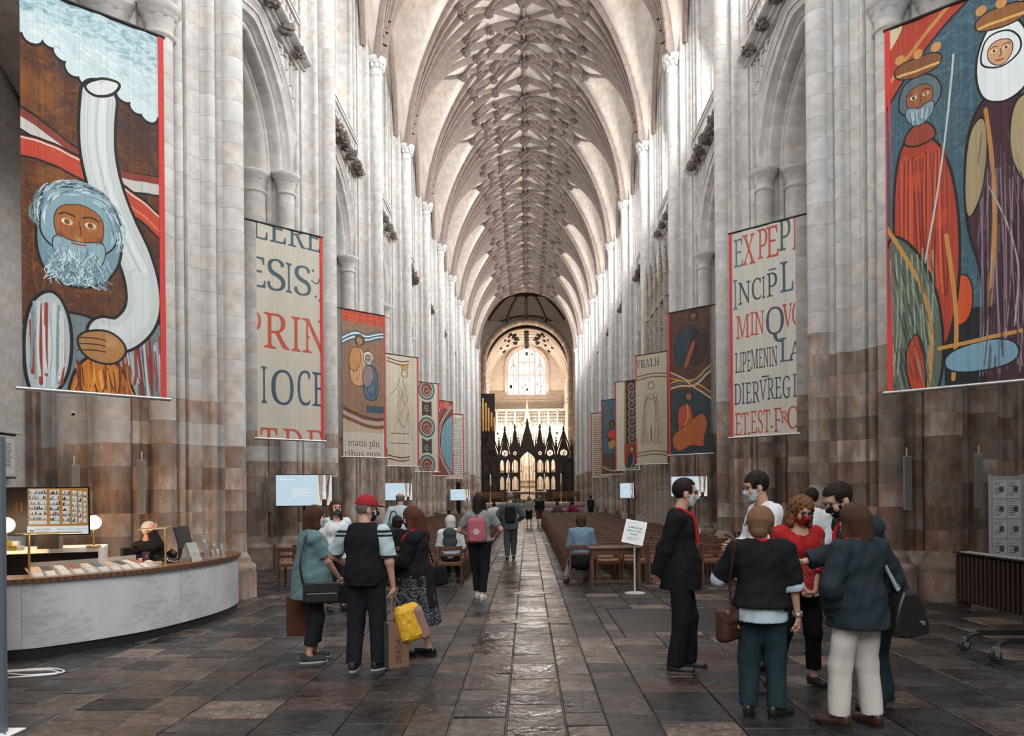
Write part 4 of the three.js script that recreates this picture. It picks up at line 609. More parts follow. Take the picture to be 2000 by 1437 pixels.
function plainHead(x, w, h, u, v, s, skin, hair, beard) {   // a simple generic painted head
  const k = w / h; shape(x, w, h, [[u - s * 1.15, v - 0.2 * s * k], [u - s * 0.8, v - s * 1.2 * k], [u + s * 0.4, v - s * 1.35 * k], [u + s * 1.2, v - s * 0.5 * k], [u + s * 1.15, v + s * 0.5 * k], [u, v + s * 1.1 * k], [u - s * 1.1, v + s * 0.6 * k]], hair);
  shape(x, w, h, [[u - s * 0.75, v - s * 0.5 * k], [u, v - s * 0.85 * k], [u + s * 0.75, v - s * 0.5 * k], [u + s * 0.7, v + s * 0.45 * k], [u, v + s * 1.0 * k], [u - s * 0.7, v + s * 0.45 * k]], skin, '#2a1810', 0.006);
  if (beard) { shape(x, w, h, [[u - s * 0.8, v + s * 0.25 * k], [u, v + s * 0.5 * k], [u + s * 0.8, v + s * 0.25 * k], [u + s * 0.75, v + s * 1.1 * k], [u, v + s * 1.6 * k], [u - s * 0.75, v + s * 1.1 * k]], beard, '#1c2226', 0.007); for (let i = 0; i < 30; i++) { const q = rr(-0.6, 0.6); shape(x, w, h, [[u + q * s, v + s * rr(0.55, 0.9) * k], [u + q * s * 0.8, v + s * rr(1.0, 1.4) * k]], null, i % 2 ? '#b9c8cc' : '#4d6a76', 0.005, false); } }
  x.fillStyle = '#e8dfd0'; for (const q of [-1, 1]) { x.beginPath(); x.ellipse((u + q * s * 0.34) * w, (v - s * 0.15 * k) * h, s * 0.17 * w, s * 0.1 * w, 0, 0, 7); x.fill(); } x.fillStyle = '#1b120e'; for (const q of [-1, 1]) { x.beginPath(); x.arc((u + q * s * 0.34) * w, (v - s * 0.15 * k) * h, s * 0.085 * w, 0, 7); x.fill(); }
  for (const q of [-1, 1]) shape(x, w, h, [[u + q * s * 0.12, v - s * 0.36 * k], [u + q * s * 0.36, v - s * 0.46 * k], [u + q * s * 0.58, v - s * 0.32 * k]], null, '#2a1810', 0.009 * Math.max(0.5, s / 0.2), false);
  shape(x, w, h, [[u, v - s * 0.2 * k], [u + s * 0.1, v + s * 0.2 * k], [u - s * 0.04, v + s * 0.28 * k]], null, '#4a2a1a', 0.006, false); shape(x, w, h, [[u - s * 0.2, v + s * 0.5 * k], [u, v + s * 0.54 * k], [u + s * 0.2, v + s * 0.5 * k]], null, '#8c2f22', 0.01, false);
}
function hat(x, w, h, u, v, s, col) { const k = w / h; shape(x, w, h, [[u - s, v], [u - s * 1.1, v - s * 0.9 * k], [u + s * 1.1, v - s * 0.9 * k], [u + s, v]], col, '#1a120c', 0.01); for (const q of [-0.8, 0, 0.8]) { x.fillStyle = '#c48a4a'; x.beginPath(); x.arc((u + q * s) * w, (v - s * 1.05 * k) * h, s * 0.22 * w, 0, 7); x.fill(); } shape(x, w, h, [[u - s * 0.9, v - 0.3 * s * k], [u + s * 0.9, v - 0.3 * s * k]], null, '#d9a45c', 0.02, false); }
function robed(x, w, h, u, v, s, robe, mantle, hem) {   // generic standing robed figure below a head at (u, v)
  const k = w / h; shape(x, w, h, [[u - s * 1.2, v + s * 0.9 * k], [u + s * 1.2, v + s * 0.9 * k], [u + s * 1.9, v + s * 4 * k], [u + s * 1.6, v + s * 8 * k], [u - s * 1.6, v + s * 8 * k], [u - s * 1.9, v + s * 4 * k]], robe); folds(x, w, h, u - s * 1.2, v + s * 3.2 * k, u + s * 1.2, v + s * 7.4 * k, 8, 'rgba(20,16,14,0.55)'); folds(x, w, h, u - s * 1.1, v + s * 2 * k, u + s * 1.1, v + s * 7 * k, 6, 'rgba(235,225,210,0.35)');
  shape(x, w, h, [[u - s * 1.1, v + s * 0.9 * k], [u + s * 0.3, v + s * 1.0 * k], [u + s * 0.9, v + s * 3.2 * k], [u - s * 0.6, v + s * 5.6 * k], [u - s * 1.9, v + s * 5 * k], [u - s * 1.9, v + s * 2.4 * k]], mantle); if (hem) shape(x, w, h, [[u + s * 0.3, v + s * 1.0 * k], [u + s * 0.9, v + s * 3.2 * k], [u - s * 0.6, v + s * 5.6 * k]], null, hem, 0.03, false);
}
const blot = (x, w, h, list, col) => { for (const [u, v, r] of list) for (let i = 0; i < 26; i++) { x.globalAlpha = 0.1; x.fillStyle = col; x.beginPath(); x.ellipse((u + rr(-0.6, 0.6) * r) * w, v * h + rr(-0.6, 0.6) * r * w, r * w * rr(0.2, 0.6), r * w * rr(0.15, 0.4), rr(0, 3), 0, 7); x.fill(); } x.globalAlpha = 1; };
const FONT = (px, f = 'serif') => `${px}px ${f}`;
function letters(x, w, h, rows) { for (const [txt, u, v, size, col, sx] of rows) { x.save(); x.translate(u * w, v * h); x.scale(sx || 1, 1); x.fillStyle = col; x.font = FONT(size * h); x.textBaseline = 'alphabetic'; x.fillText(txt, 0, 0); x.restore(); } }
function fit(x, w, h, rows) { for (const [txt, u0, u1, v0, v1, col] of rows) { x.font = FONT(200); const m = x.measureText(txt), tw = (m.actualBoundingBoxRight || m.width) + (m.actualBoundingBoxLeft || 0) || m.width, chh = 146; x.save(); x.translate(u0 * w, v1 * h); x.scale((u1 - u0) * w / tw, (v1 - v0) * h / chh); x.fillStyle = col; x.fillText(txt, 0, 0); x.restore(); } }
const RED = '#b3432c', BLUE = '#2f4a57', LIN = '#cfc8b8';
const swirl = (x, w, h, u, v, r, cols) => { for (let i = 0; i < cols.length; i++) { x.strokeStyle = cols[i]; x.lineWidth = r * w * 0.16; x.beginPath(); for (let a = 0; a < 9; a += 0.2) { const q = r * w * (1 - a / 11) - i * r * w * 0.2; x.lineTo(u * w + q * Math.cos(a + i), v * h + q * Math.sin(a + i)); } x.stroke(); } };
const art = {
  L0: [704, 2048, (x, w, h) => {
    x.fillStyle = '#5a3117'; x.fillRect(0, 0, w, h); brush(x, w, h, 1700, ['#8a4c1e', '#3a2420', '#2c1f22', '#96541f', '#43261a', '#33272c'], 0.26, 0.4); blot(x, w, h, [[0.8, 0.28, 0.3], [0.85, 0.62, 0.24], [0.75, 0.5, 0.2], [0.35, 0.16, 0.2]], '#2a2024'); blot(x, w, h, [[0.1, 0.25, 0.22], [0.25, 0.47, 0.2]], '#9a5a22');
    const edge = [[-0.1, 0.115], [0.08, 0.118], [0.2, 0.112], [0.28, 0.135], [0.36, 0.165], [0.45, 0.18], [0.55, 0.186], [0.64, 0.176], [0.72, 0.19], [0.82, 0.212], [0.9, 0.226], [1.1, 0.22]]; x.fillStyle = '#15120f'; for (const [u, v] of edge) { x.beginPath(); x.arc(u * w, v * h, 0.075 * w, 0, 7); x.fill(); } shape(x, w, h, [[-0.3, -0.3], [1.3, -0.3], ...edge.slice().reverse(), [-0.3, 0.12]], '#b9cdd1', null); x.fillStyle = '#c6d6d8'; for (const [u, v] of edge) { x.beginPath(); x.arc(u * w, v * h - 6, 0.062 * w, 0, 7); x.fill(); } for (let i = 0; i < 500; i++) { const u = rnd(), lim = 0.1 + u * 0.1, v = rnd() * lim; x.fillStyle = v < lim * 0.55 ? pick(['#7fa3af', '#5d8795', '#93b3bc']) : pick(['#d3dcdc', '#a9c0c6', '#e2e6e4']); x.globalAlpha = 0.35; x.beginPath(); x.ellipse(u * w, v * h, rr(6, 30), rr(4, 12), rr(-0.6, 0.6), 0, 7); x.fill(); } x.globalAlpha = 1;
    const band = (pts, lw, col) => { shape(x, w, h, pts, null, '#15120f', lw + 0.035, false); shape(x, w, h, pts, null, col, lw, false); };
    band([[-0.1, 0.31], [0.25, 0.375], [0.5, 0.42], [0.75, 0.425], [1.1, 0.41]], 0.13, '#bfbcb6'); shape(x, w, h, [[-0.1, 0.295], [0.25, 0.36], [0.5, 0.402], [0.75, 0.408], [1.1, 0.395]], null, '#7e3427', 0.055, false); band([[-0.1, 0.395], [0.2, 0.395], [0.5, 0.43], [0.8, 0.48], [1.1, 0.56]], 0.14, '#b5402a'); shape(x, w, h, [[-0.1, 0.375], [0.2, 0.376], [0.5, 0.41], [0.8, 0.458], [1.1, 0.53]], null, '#cfc8c0', 0.012, false); shape(x, w, h, [[0.5, 0.44], [0.8, 0.49], [1.1, 0.575]], null, '#d46a4a', 0.02, false);
    shape(x, w, h, [[-0.1, 0.84], [0.3, 0.78], [0.75, 0.84], [1.1, 0.76], [1.1, 1.1], [-0.1, 1.1]], '#68787e', '#15120f', 0.02); blot(x, w, h, [[0.9, 0.9, 0.2], [0.75, 0.96, 0.16]], '#8e3327'); for (let i = 0; i < 60; i++) { const u = rr(0.5, 1); shape(x, w, h, [[u, rr(0.82, 0.9)], [u + 0.02, 0.93], [u + rr(0, 0.06), rr(0.95, 1.02)]], null, pick(['#8fa0a6', '#aeb6b8', '#7d2c22', '#39474e', '#8a3a2e']), rr(0.008, 0.026), false); }
    for (const [lw, c] of [[0.285, '#15120f'], [0.24, '#bfc4c3'], [0.13, '#c9cecd']]) shape(x, w, h, [[0.53, 0.22], [0.5, 0.32], [0.55, 0.44], [0.68, 0.55], [0.83, 0.66], [0.86, 0.77], [0.7, 0.84], [0.56, 0.84]], null, c, lw, false); for (let i = 0; i < 50; i++) { const o = rr(-0.1, 0.1); shape(x, w, h, [[0.53 + o, 0.22], [0.5 + o, 0.32], [0.55 + o, 0.44], [0.68 + o, 0.55], [0.83 + o, 0.66]], null, pick(['rgba(150,158,158,0.25)', 'rgba(225,228,226,0.3)']), 0.006, false); } shape(x, w, h, [[0.4, 0.2], [0.55, 0.165], [0.7, 0.16], [0.64, 0.2], [0.5, 0.225]], '#d0d4d2', '#15120f', 0.02);
    shape(x, w, h, [[0.26, 1.05], [0.36, 0.91], [0.62, 0.885], [0.86, 1.05]], '#b8681d', '#15120f', 0.022); for (let i = 0; i < 40; i++) { const u = rr(0.34, 0.74); shape(x, w, h, [[u, rr(0.91, 0.95)], [u + 0.01, 0.97], [u + rr(-0.03, 0.06), 1.0]], null, pick(['#dd9338', '#8c4412', '#c97c28', '#5f2c10']), rr(0.005, 0.016), false); }
    shape(x, w, h, [[0.0, 0.8], [0.2, 0.73], [0.34, 0.82], [0.3, 0.99], [0.02, 1.04]], '#a9b3b5', '#15120f', 0.024); for (let i = 0; i < 30; i++) { const u = rr(0.05, 0.27); shape(x, w, h, [[u, rr(0.78, 0.84)], [u + rr(-0.02, 0.02), 0.9], [u + rr(-0.02, 0.02), rr(0.93, 0.99)]], null, pick(['#c2c8c8', '#8e3a2c', '#7d8a8e', '#98a4a6']), rr(0.008, 0.03), false); }
    shape(x, w, h, [[0.1, 0.5], [0.3, 0.455], [0.6, 0.47], [0.7, 0.56], [0.66, 0.68], [0.4, 0.74], [0.08, 0.7]], '#6d8d99', '#15120f', 0.02); plainHead(x, w, h, 0.38, 0.575, 0.235, '#9a5a2a', '#7f9da8', '#86a5b0'); blot(x, w, h, [[0.3, 0.56, 0.05], [0.46, 0.565, 0.05], [0.38, 0.605, 0.04]], '#c68a4c'); blot(x, w, h, [[0.25, 0.6, 0.04], [0.52, 0.6, 0.04]], '#5c2e16');
    for (let i = 0; i < 240; i++) { const a = rr(2.9, 6.5), r = rr(0.225, 0.33); shape(x, w, h, [[0.38 + r * Math.cos(a), 0.57 + r * Math.sin(a) * w / h], [0.38 + r * 1.05 * Math.cos(a + 0.14), 0.57 + r * 1.05 * Math.sin(a + 0.14) * w / h], [0.38 + r * 1.04 * Math.cos(a + 0.28), 0.57 + r * 1.04 * Math.sin(a + 0.28) * w / h]], null, pick(['#c9d6d9', '#4f6d79', '#9db8c0', '#7797a3']), rr(0.004, 0.009), false); } for (let i = 0; i < 190; i++) { const u = 0.38 + rr(-0.2, 0.2), v = 0.65 + rr(-0.02, 0.055); shape(x, w, h, [[u, v], [u + rr(-0.05, 0.05), v + 0.012], [u + rr(-0.06, 0.06), v + 0.024]], null, pick(['#c9d6d9', '#4f6d79', '#9db8c0', '#6f909c']), rr(0.004, 0.009), false); }
    shape(x, w, h, [[0.34, 0.845], [0.6, 0.825], [0.74, 0.875], [0.62, 0.925], [0.4, 0.91]], '#a57442', '#15120f', 0.016); for (let i = 0; i < 3; i++) shape(x, w, h, [[0.36, 0.858 + i * 0.016], [0.46, 0.853 + i * 0.016], [0.56, 0.858 + i * 0.015]], null, '#3a2012', 0.009, false); blot(x, w, h, [[0.6, 0.86, 0.06]], '#c79a66');
    brush(x, w, h, 300, ['#2a1a14', '#d8b080'], 0.05, 0.1); weave(x, w, h);
  }],
  R0: [704, 2048, (x, w, h) => {
    x.fillStyle = '#3a5663'; x.fillRect(0, 0, w, h); brush(x, w, h, 1300, ['#50727f', '#2c4450', '#35505c', '#5c7c88', '#263c47'], 0.24, 0.4);
    shape(x, w, h, [[-0.1, -0.02], [0.5, -0.1], [1.1, -0.1], [0.5, 0.02], [0.1, 0.16], [-0.1, 0.28]], '#a83a26', '#15120f', 0.016); shape(x, w, h, [[-0.1, 0.2], [0.15, 0.09], [0.5, -0.01]], null, '#b98344', 0.03, false); shape(x, w, h, [[-0.1, 0.02], [0.2, -0.02], [-0.1, 0.12]], '#cdbb96', null);
    x.fillStyle = '#14161a'; x.fillRect(w * 0.42, h * 0.8, w * 0.6, h * 0.2); shape(x, w, h, [[0.4, 0.72], [0.62, 0.7], [0.62, 0.84], [0.4, 0.84]], '#c14a22', '#15120f', 0.01);
    shape(x, w, h, [[0.04, 0.33], [0.3, 0.3], [0.5, 0.42], [0.55, 0.7], [0.42, 0.95], [0.05, 0.8]], '#a2351f', '#15120f', 0.02); folds(x, w, h, 0.1, 0.36, 0.45, 0.75, 16, 'rgba(208,96,58,0.6)', 0.014); folds(x, w, h, 0.12, 0.36, 0.45, 0.78, 12, 'rgba(84,22,16,0.6)', 0.012); blot(x, w, h, [[0.2, 0.44, 0.1], [0.38, 0.55, 0.1]], '#c9562f');
    shape(x, w, h, [[-0.05, 0.55], [0.2, 0.6], [0.42, 0.78], [0.4, 1.05], [-0.05, 1.05]], '#4f5a50', '#15120f', 0.02); folds(x, w, h, 0, 0.62, 0.36, 0.98, 9, '#8b9480', 0.012); shape(x, w, h, [[-0.05, 0.52], [0.22, 0.68], [0.34, 0.83], [0.3, 1.0]], null, '#b9823e', 0.03, false); shape(x, w, h, [[0.44, 0.6], [0.52, 0.8], [0.48, 0.98]], null, '#b9823e', 0.03, false); shape(x, w, h, [[0.1, 0.9], [0.24, 0.82], [0.3, 1.02], [0.2, 1.05]], '#a93a22', '#15120f', 0.012);
    shape(x, w, h, [[0.6, 0.28], [0.95, 0.24], [1.1, 0.5], [1.1, 1.05], [0.66, 1.05], [0.72, 0.75], [0.55, 0.56]], '#3b1f26', '#15120f', 0.02); folds(x, w, h, 0.66, 0.45, 1, 0.98, 12, 'rgba(165,150,165,0.6)', 0.01); shape(x, w, h, [[0.58, 0.34], [0.74, 0.3], [0.72, 0.5], [0.56, 0.6]], '#9a8a66', '#15120f', 0.014); shape(x, w, h, [[0.9, 0.28], [1.1, 0.3], [1.05, 0.56], [0.86, 0.44]], '#a3916a', '#15120f', 0.014); shape(x, w, h, [[0.72, 0.3], [0.8, 0.5], [0.74, 0.8]], null, '#b07a3c', 0.03, false); shape(x, w, h, [[0.74, 0.5], [0.95, 0.66], [0.9, 0.86]], null, '#9a9a90', 0.012, false);
    shape(x, w, h, [[0.42, 0.9], [0.9, 0.88], [0.95, 0.96], [0.42, 0.97]], '#6d93a6', '#15120f', 0.012); shape(x, w, h, [[0.38, 0.895], [0.95, 0.875]], null, '#b9823e', 0.03, false);
    shape(x, w, h, [[0.1, 0.34], [0.18, 0.28], [0.32, 0.28], [0.4, 0.34]], '#8e3a26', '#15120f', 0.014); plainHead(x, w, h, 0.25, 0.215, 0.14, '#8f5632', '#55666c', '#75909a'); blot(x, w, h, [[0.22, 0.2, 0.03], [0.3, 0.21, 0.03]], '#c08a58'); hat(x, w, h, 0.24, 0.155, 0.17, '#7c4a2a');
    shape(x, w, h, [[0.64, 0.16], [0.78, 0.07], [0.98, 0.1], [1.05, 0.24], [0.9, 0.3], [0.68, 0.28]], '#dfe4e4', '#15120f', 0.016); plainHead(x, w, h, 0.82, 0.165, 0.115, '#c99a72', '#dfe4e4', null); hat(x, w, h, 0.83, 0.105, 0.17, '#8a5a30');
    shape(x, w, h, [[0.5, 0.13], [0.46, 0.3], [0.36, 0.52], [0.28, 0.66]], null, '#b9bcbc', 0.014, false); for (let i = 0; i < 120; i++) { const u = rr(0.68, 0.98), v = rr(0.35, 0.95), q = (u - 0.8) * 0.12; shape(x, w, h, [[u, v], [u + q, v + 0.03], [u + q * 2, v + 0.07]], null, pick(['rgba(120,100,120,0.35)', 'rgba(30,16,22,0.5)', 'rgba(170,165,170,0.25)']), rr(0.005, 0.014), false); } for (let i = 0; i < 120; i++) { const u = rr(0.02, 0.34), v = rr(0.64, 0.96); shape(x, w, h, [[u, v], [u + 0.015, v + 0.03], [u + 0.035, v + 0.06]], null, pick(['rgba(130,140,118,0.4)', 'rgba(30,36,32,0.5)', 'rgba(190,190,160,0.25)']), rr(0.005, 0.014), false); } weave(x, w, h);
  }],
  L1: [512, 1480, (x, w, h) => { x.fillStyle = '#bdb7a8'; x.fillRect(0, 0, w, h); brush(x, w, h, 500, ['#a59e8c', '#cfc9ba'], 0.2, 0.18); fit(x, w, h, [['LERE', -0.08, 0.98, -0.055, 0.075, BLUE], ['E', -0.14, 0.12, 0.155, 0.3, BLUE], ['S', 0.13, 0.4, 0.15, 0.3, BLUE], ['I', 0.42, 0.52, 0.155, 0.3, BLUE], ['S', 0.54, 0.8, 0.155, 0.3, BLUE], ['P', -0.16, 0.05, 0.41, 0.56, RED], ['R', 0.08, 0.46, 0.405, 0.575, RED], ['I', 0.5, 0.64, 0.405, 0.575, RED], ['N', 0.66, 1.06, 0.405, 0.575, RED], ['I', 0.05, 0.13, 0.66, 0.835, '#26435a'], ['O', 0.18, 0.52, 0.67, 0.835, '#26435a'], ['C', 0.58, 0.78, 0.66, 0.83, '#26435a'], ['E', 0.82, 1.04, 0.66, 0.83, '#26435a'], ['T', 0.03, 0.28, 0.945, 1.09, RED], ['D', 0.36, 0.66, 0.945, 1.09, RED], ['E', 0.72, 0.98, 0.945, 1.09, RED]]); x.fillStyle = BLUE; for (const [u, v] of [[0.86, 0.17], [0.9, 0.295], [0.97, 0.31]]) { x.beginPath(); x.arc(u * w, v * h, 9, 0, 7); x.fill(); } shape(x, w, h, [[0.84, 0.22], [0.92, 0.24], [0.98, 0.2]], null, BLUE, 0.02, false); x.fillStyle = RED; x.beginPath(); x.arc(0.77 * w, 0.5 * h, 11, 0, 7); x.fill(); weave(x, w, h); }],
  R1: [512, 1480, (x, w, h) => { x.fillStyle = '#c6c2b8'; x.fillRect(0, 0, w, h); brush(x, w, h, 400, ['#b5afa2', '#d6d2c8'], 0.2, 0.18); fit(x, w, h, [['E', 0.05, 0.2, 0.03, 0.17, '#4c7080'], ['X', 0.2, 0.4, 0.02, 0.17, RED], ['P', 0.42, 0.58, 0.01, 0.155, RED], ['E', 0.56, 0.74, 0.01, 0.16, RED], ['P', 0.74, 0.92, -0.01, 0.14, '#2f5248'], ['I', 0.95, 1.02, -0.01, 0.15, RED], ['I', 0.04, 0.1, 0.225, 0.375, '#456c80'], ['N', 0.11, 0.32, 0.245, 0.355, '#2c4240'], ['C', 0.33, 0.47, 0.24, 0.345, '#2c4240'], ['I', 0.49, 0.54, 0.24, 0.345, '#2c4240'], ['P', 0.56, 0.72, 0.23, 0.345, '#2c4240'], ['L', 0.76, 0.96, 0.19, 0.335, '#35586e'], ['M', 0.07, 0.3, 0.405, 0.52, RED], ['I', 0.31, 0.37, 0.4, 0.515, RED], ['N', 0.37, 0.52, 0.4, 0.515, RED], ['Q', 0.53, 0.8, 0.395, 0.525, '#3a4a50'], ['V', 0.8, 0.95, 0.39, 0.5, RED], ['O', 0.93, 1.1, 0.39, 0.5, RED], ['LIPE', 0.06, 0.32, 0.585, 0.685, '#223034'], ['MENIN', 0.32, 0.72, 0.58, 0.675, '#223034'], ['L', 0.74, 0.92, 0.545, 0.66, '#35586e'], ['A', 0.9, 1.08, 0.57, 0.66, '#223034'], ['DIER', 0.04, 0.44, 0.735, 0.84, '#2d4450'], ['V', 0.44, 0.56, 0.73, 0.83, '#2d4450'], ['REG', 0.56, 0.9, 0.725, 0.83, '#2d4450'], ['I', 0.94, 1.0, 0.72, 0.83, '#35586e'], ['ET', 0.05, 0.27, 0.88, 0.99, RED], ['EST', 0.3, 0.6, 0.875, 0.985, RED], ['F', 0.66, 0.76, 0.87, 0.985, RED], ['R', 0.76, 0.86, 0.89, 0.945, RED], ['O', 0.84, 1.02, 0.87, 0.975, RED]]); x.fillStyle = '#26362f'; for (const [u, v] of [[0.28, 0.985], [0.63, 0.96]]) { x.beginPath(); x.arc(u * w, v * h, 8, 0, 7); x.fill(); } for (const [u, v] of [[0.6, 0.215], [0.48, 0.715]]) x.fillRect(u * w, v * h, 60, 9); weave(x, w, h); }],
  L2: [448, 1300, (x, w, h) => { x.fillStyle = '#b8a58c'; x.fillRect(0, 0, w, h); x.fillStyle = '#8e6b55'; x.fillRect(0, 0, w, h * 0.74); brush(x, w, h * 0.74, 500, ['#6a4234', '#a9805f', '#4d4a4c'], 0.15, 0.4); x.fillStyle = '#b5432b'; x.fillRect(0, 0, w, h * 0.075); x.strokeStyle = '#d98a6a'; x.lineWidth = 2; for (let i = 0; i < 6; i++) x.strokeRect(i * 74, 10 + (i % 2) * 40, 74, 34); for (let i = 0; i < 5; i++) shape(x, w, h, [[-0.05, 0.2 + i * 0.012], [0.25, 0.12 + i * 0.014], [0.55, 0.16 + i * 0.012], [0.8, 0.13 + i * 0.01], [1.05, 0.11 + i * 0.012]], null, i % 2 ? '#cfdde0' : '#3f6070', 0.04, false); robed(x, w, h, 0.36, 0.21, 0.11, '#c79a6a', '#b98252', null); plainHead(x, w, h, 0.4, 0.2, 0.1, '#a98058', '#5b4438', null); robed(x, w, h, 0.66, 0.33, 0.1, '#4c6474', '#8c7a80', null); plainHead(x, w, h, 0.6, 0.31, 0.1, '#a98058', '#d8dcdc', '#8ea4ae'); x.fillStyle = '#35505e'; x.fillRect(0.55 * w, h * 0.64, w * 0.45, h * 0.05); for (const [c, o] of [['#5f3d2c', 0], ['#b09a94', 0.03], ['#7a4c30', 0.055]]) shape(x, w, h, [[-0.05, 0.66 + o], [0.4, 0.72 + o], [0.8, 0.74 + o], [1.05, 0.72 + o]], null, c, 0.07, false); x.fillStyle = '#c4bcae'; x.fillRect(0, h * 0.83, w, h * 0.17); letters(x, w, h, [[': etatis plu', 0.02, 0.925, 0.062, '#4a3228', 0.95], ['ribus non', 0.02, 1.0, 0.062, '#4a3228', 1.05]]); weave(x, w, h); }],
  R2: [448, 1300, (x, w, h) => { x.fillStyle = '#4a2f26'; x.fillRect(0, 0, w, h); x.fillStyle = '#26343c'; x.fillRect(0, h * 0.55, w, h * 0.45); brush(x, w, h, 700, ['#6e4030', '#2a2a2e', '#3b4e56', '#7d5636'], 0.14, 0.4); for (const o of [0, 0.02, 0.04]) { shape(x, w, h, [[-0.1, 0.5 + o], [0.3, 0.47 + o], [0.6, 0.5 + o], [0.9, 0.42 + o], [1.1, 0.38 + o]], null, ['#b98a52', '#3d5c66', '#c4b08c'][Math.round(o * 50)], 0.035, false); shape(x, w, h, [[-0.1, 0.44 - o], [0.3, 0.49 - o], [0.6, 0.5 + o], [0.9, 0.56 + o], [1.1, 0.62 + o]], null, ['#b98a52', '#6d3a2c', '#c4b08c'][Math.round(o * 50)], 0.03, false); } shape(x, w, h, [[0.1, 0.2], [0.5, 0.08], [0.8, 0.2], [0.6, 0.36], [0.2, 0.4]], '#22343c', '#120f0d', 0.012); shape(x, w, h, [[0.5, 0.14], [0.95, 0.14], [0.9, 0.36], [0.5, 0.42]], '#33231f', '#120f0d', 0.012); shape(x, w, h, [[0.35, 0.38], [0.6, 0.2], [0.66, 0.24], [0.42, 0.42]], '#9c4a30', '#120f0d', 0.01); plainHead(x, w, h, 0.6, 0.05, 0.09, '#6e4632', '#2c1c16', null); robed(x, w, h, 0.4, 0.62, 0.1, '#b2462c', '#a8442e', '#c98a4a'); plainHead(x, w, h, 0.48, 0.6, 0.09, '#8a6248', '#4a382e', null); shape(x, w, h, [[0.05, 0.86], [0.4, 0.8], [0.8, 0.7], [0.95, 0.8], [0.8, 0.9], [0.86, 0.96], [0.5, 0.93], [0.3, 0.98], [0.1, 0.96]], '#a4582a', '#120f0d', 0.012); brush(x, w, h, 120, ['#c98a52', '#241a16'], 0.08, 0.3); weave(x, w, h); }],
  L3: [320, 930, (x, w, h) => { x.fillStyle = '#c8beab'; x.fillRect(0, 0, w, h); brush(x, w, h, 200, ['#b09c7c', '#ded5c3'], 0.2, 0.3); for (const v of [0.03, 0.06, 0.9, 0.93]) shape(x, w, h, [[0, v], [0.4, v + 0.03], [0.7, v + 0.01]], null, '#5c4028', 0.03, false); for (let i = 0; i < 26; i++) shape(x, w, h, [[0.5 + rr(-0.25, 0.25), 0.25 + rr(-0.02, 0.1)], [0.5 + rr(-0.35, 0.35), 0.45], [0.5 + rr(-0.4, 0.4), rr(0.55, 0.8)]], null, 'rgba(90,70,50,0.55)', 0.006, false); shape(x, w, h, [[0.42, 0.2], [0.3, 0.3], [0.1, 0.36]], null, '#6a4a30', 0.014, false); shape(x, w, h, [[0.5, 0.22], [0.62, 0.34], [0.66, 0.42]], null, '#6a4a30', 0.014, false); shape(x, w, h, [[0.3, 0.55], [0.5, 0.68], [0.6, 0.6], [0.7, 0.5]], null, '#6a4a30', 0.014, false); plainHead(x, w, h, 0.56, 0.16, 0.1, '#d8cdb8', '#c0a880', null); hat(x, w, h, 0.56, 0.12, 0.11, '#b88a3a'); for (const v of [0.7, 0.79]) { x.fillStyle = '#6a4a38'; x.fillRect(w * 0.1, v * h, w * 0.6, 7); } weave(x, w, h); }],
  R3: [320, 930, (x, w, h) => { x.fillStyle = '#b5aa98'; x.fillRect(0, 0, w, h); brush(x, w, h, 200, ['#9c8a70', '#cfc5b3'], 0.2, 0.3); letters(x, w, h, [['YRALH', 0.02, 0.115, 0.1, '#27393c', 0.78]]); for (const v of [0.17, 0.2, 0.87, 0.9]) shape(x, w, h, [[-0.05, v + 0.03], [0.5, v], [1.05, v + 0.03]], null, '#7a5230', 0.03, false); for (let i = 0; i < 26; i++) { const q = i % 2 ? 1 : -1; shape(x, w, h, [[0.5 + q * rr(0, 0.2), 0.36], [0.5 + q * rr(0.1, 0.36), 0.55], [0.5 + q * rr(0.05, 0.42), 0.82]], null, 'rgba(80,60,44,0.55)', 0.006, false); } plainHead(x, w, h, 0.5, 0.29, 0.09, '#c8bda8', '#a99878', null); shape(x, w, h, [[0.25, 0.48], [0.36, 0.38], [0.5, 0.42], [0.64, 0.38], [0.76, 0.48]], null, '#5c4432', 0.016, false); x.fillStyle = '#6a4a30'; x.fillRect(w * 0.48, h * 0.66, 9, h * 0.14); shape(x, w, h, [[0.2, 0.82], [0.3, 0.76], [0.2, 0.7]], null, '#5c4432', 0.016, false); shape(x, w, h, [[0.8, 0.82], [0.7, 0.76], [0.8, 0.7]], null, '#5c4432', 0.016, false); weave(x, w, h); }],
};
const column = (bg, a, b) => (x, w, h) => { x.fillStyle = bg; x.fillRect(0, 0, w, h); x.fillStyle = a; x.fillRect(w * 0.3, 0, w * 0.4, h); brush(x, w, h, 60, ['#c9c2b4', '#7a2c20'], 0.2, 0.3); for (let k = 0; k < 9; k++) { swirl(x, w, h, 0.5, 0.06 + k * 0.11, 0.14, [b, '#b8ad98', '#8a3526']); } for (const v of [0.08, 0.5, 0.92]) { for (const [r, c] of [[0.4, '#c8bfae'], [0.34, '#3f6a70'], [0.27, '#a9a08c'], [0.22, '#7c3a2c']]) { x.fillStyle = c; x.beginPath(); x.arc(w * 0.5, v * h, r * w, 0, 7); x.fill(); } swirl(x, w, h, 0.5, v, 0.18, ['#c4b89c', '#2f4c52']); } weave(x, w, h); };
art.L4 = [256, 744, column('#c4bcae', '#3a3530', '#3f6a74')];
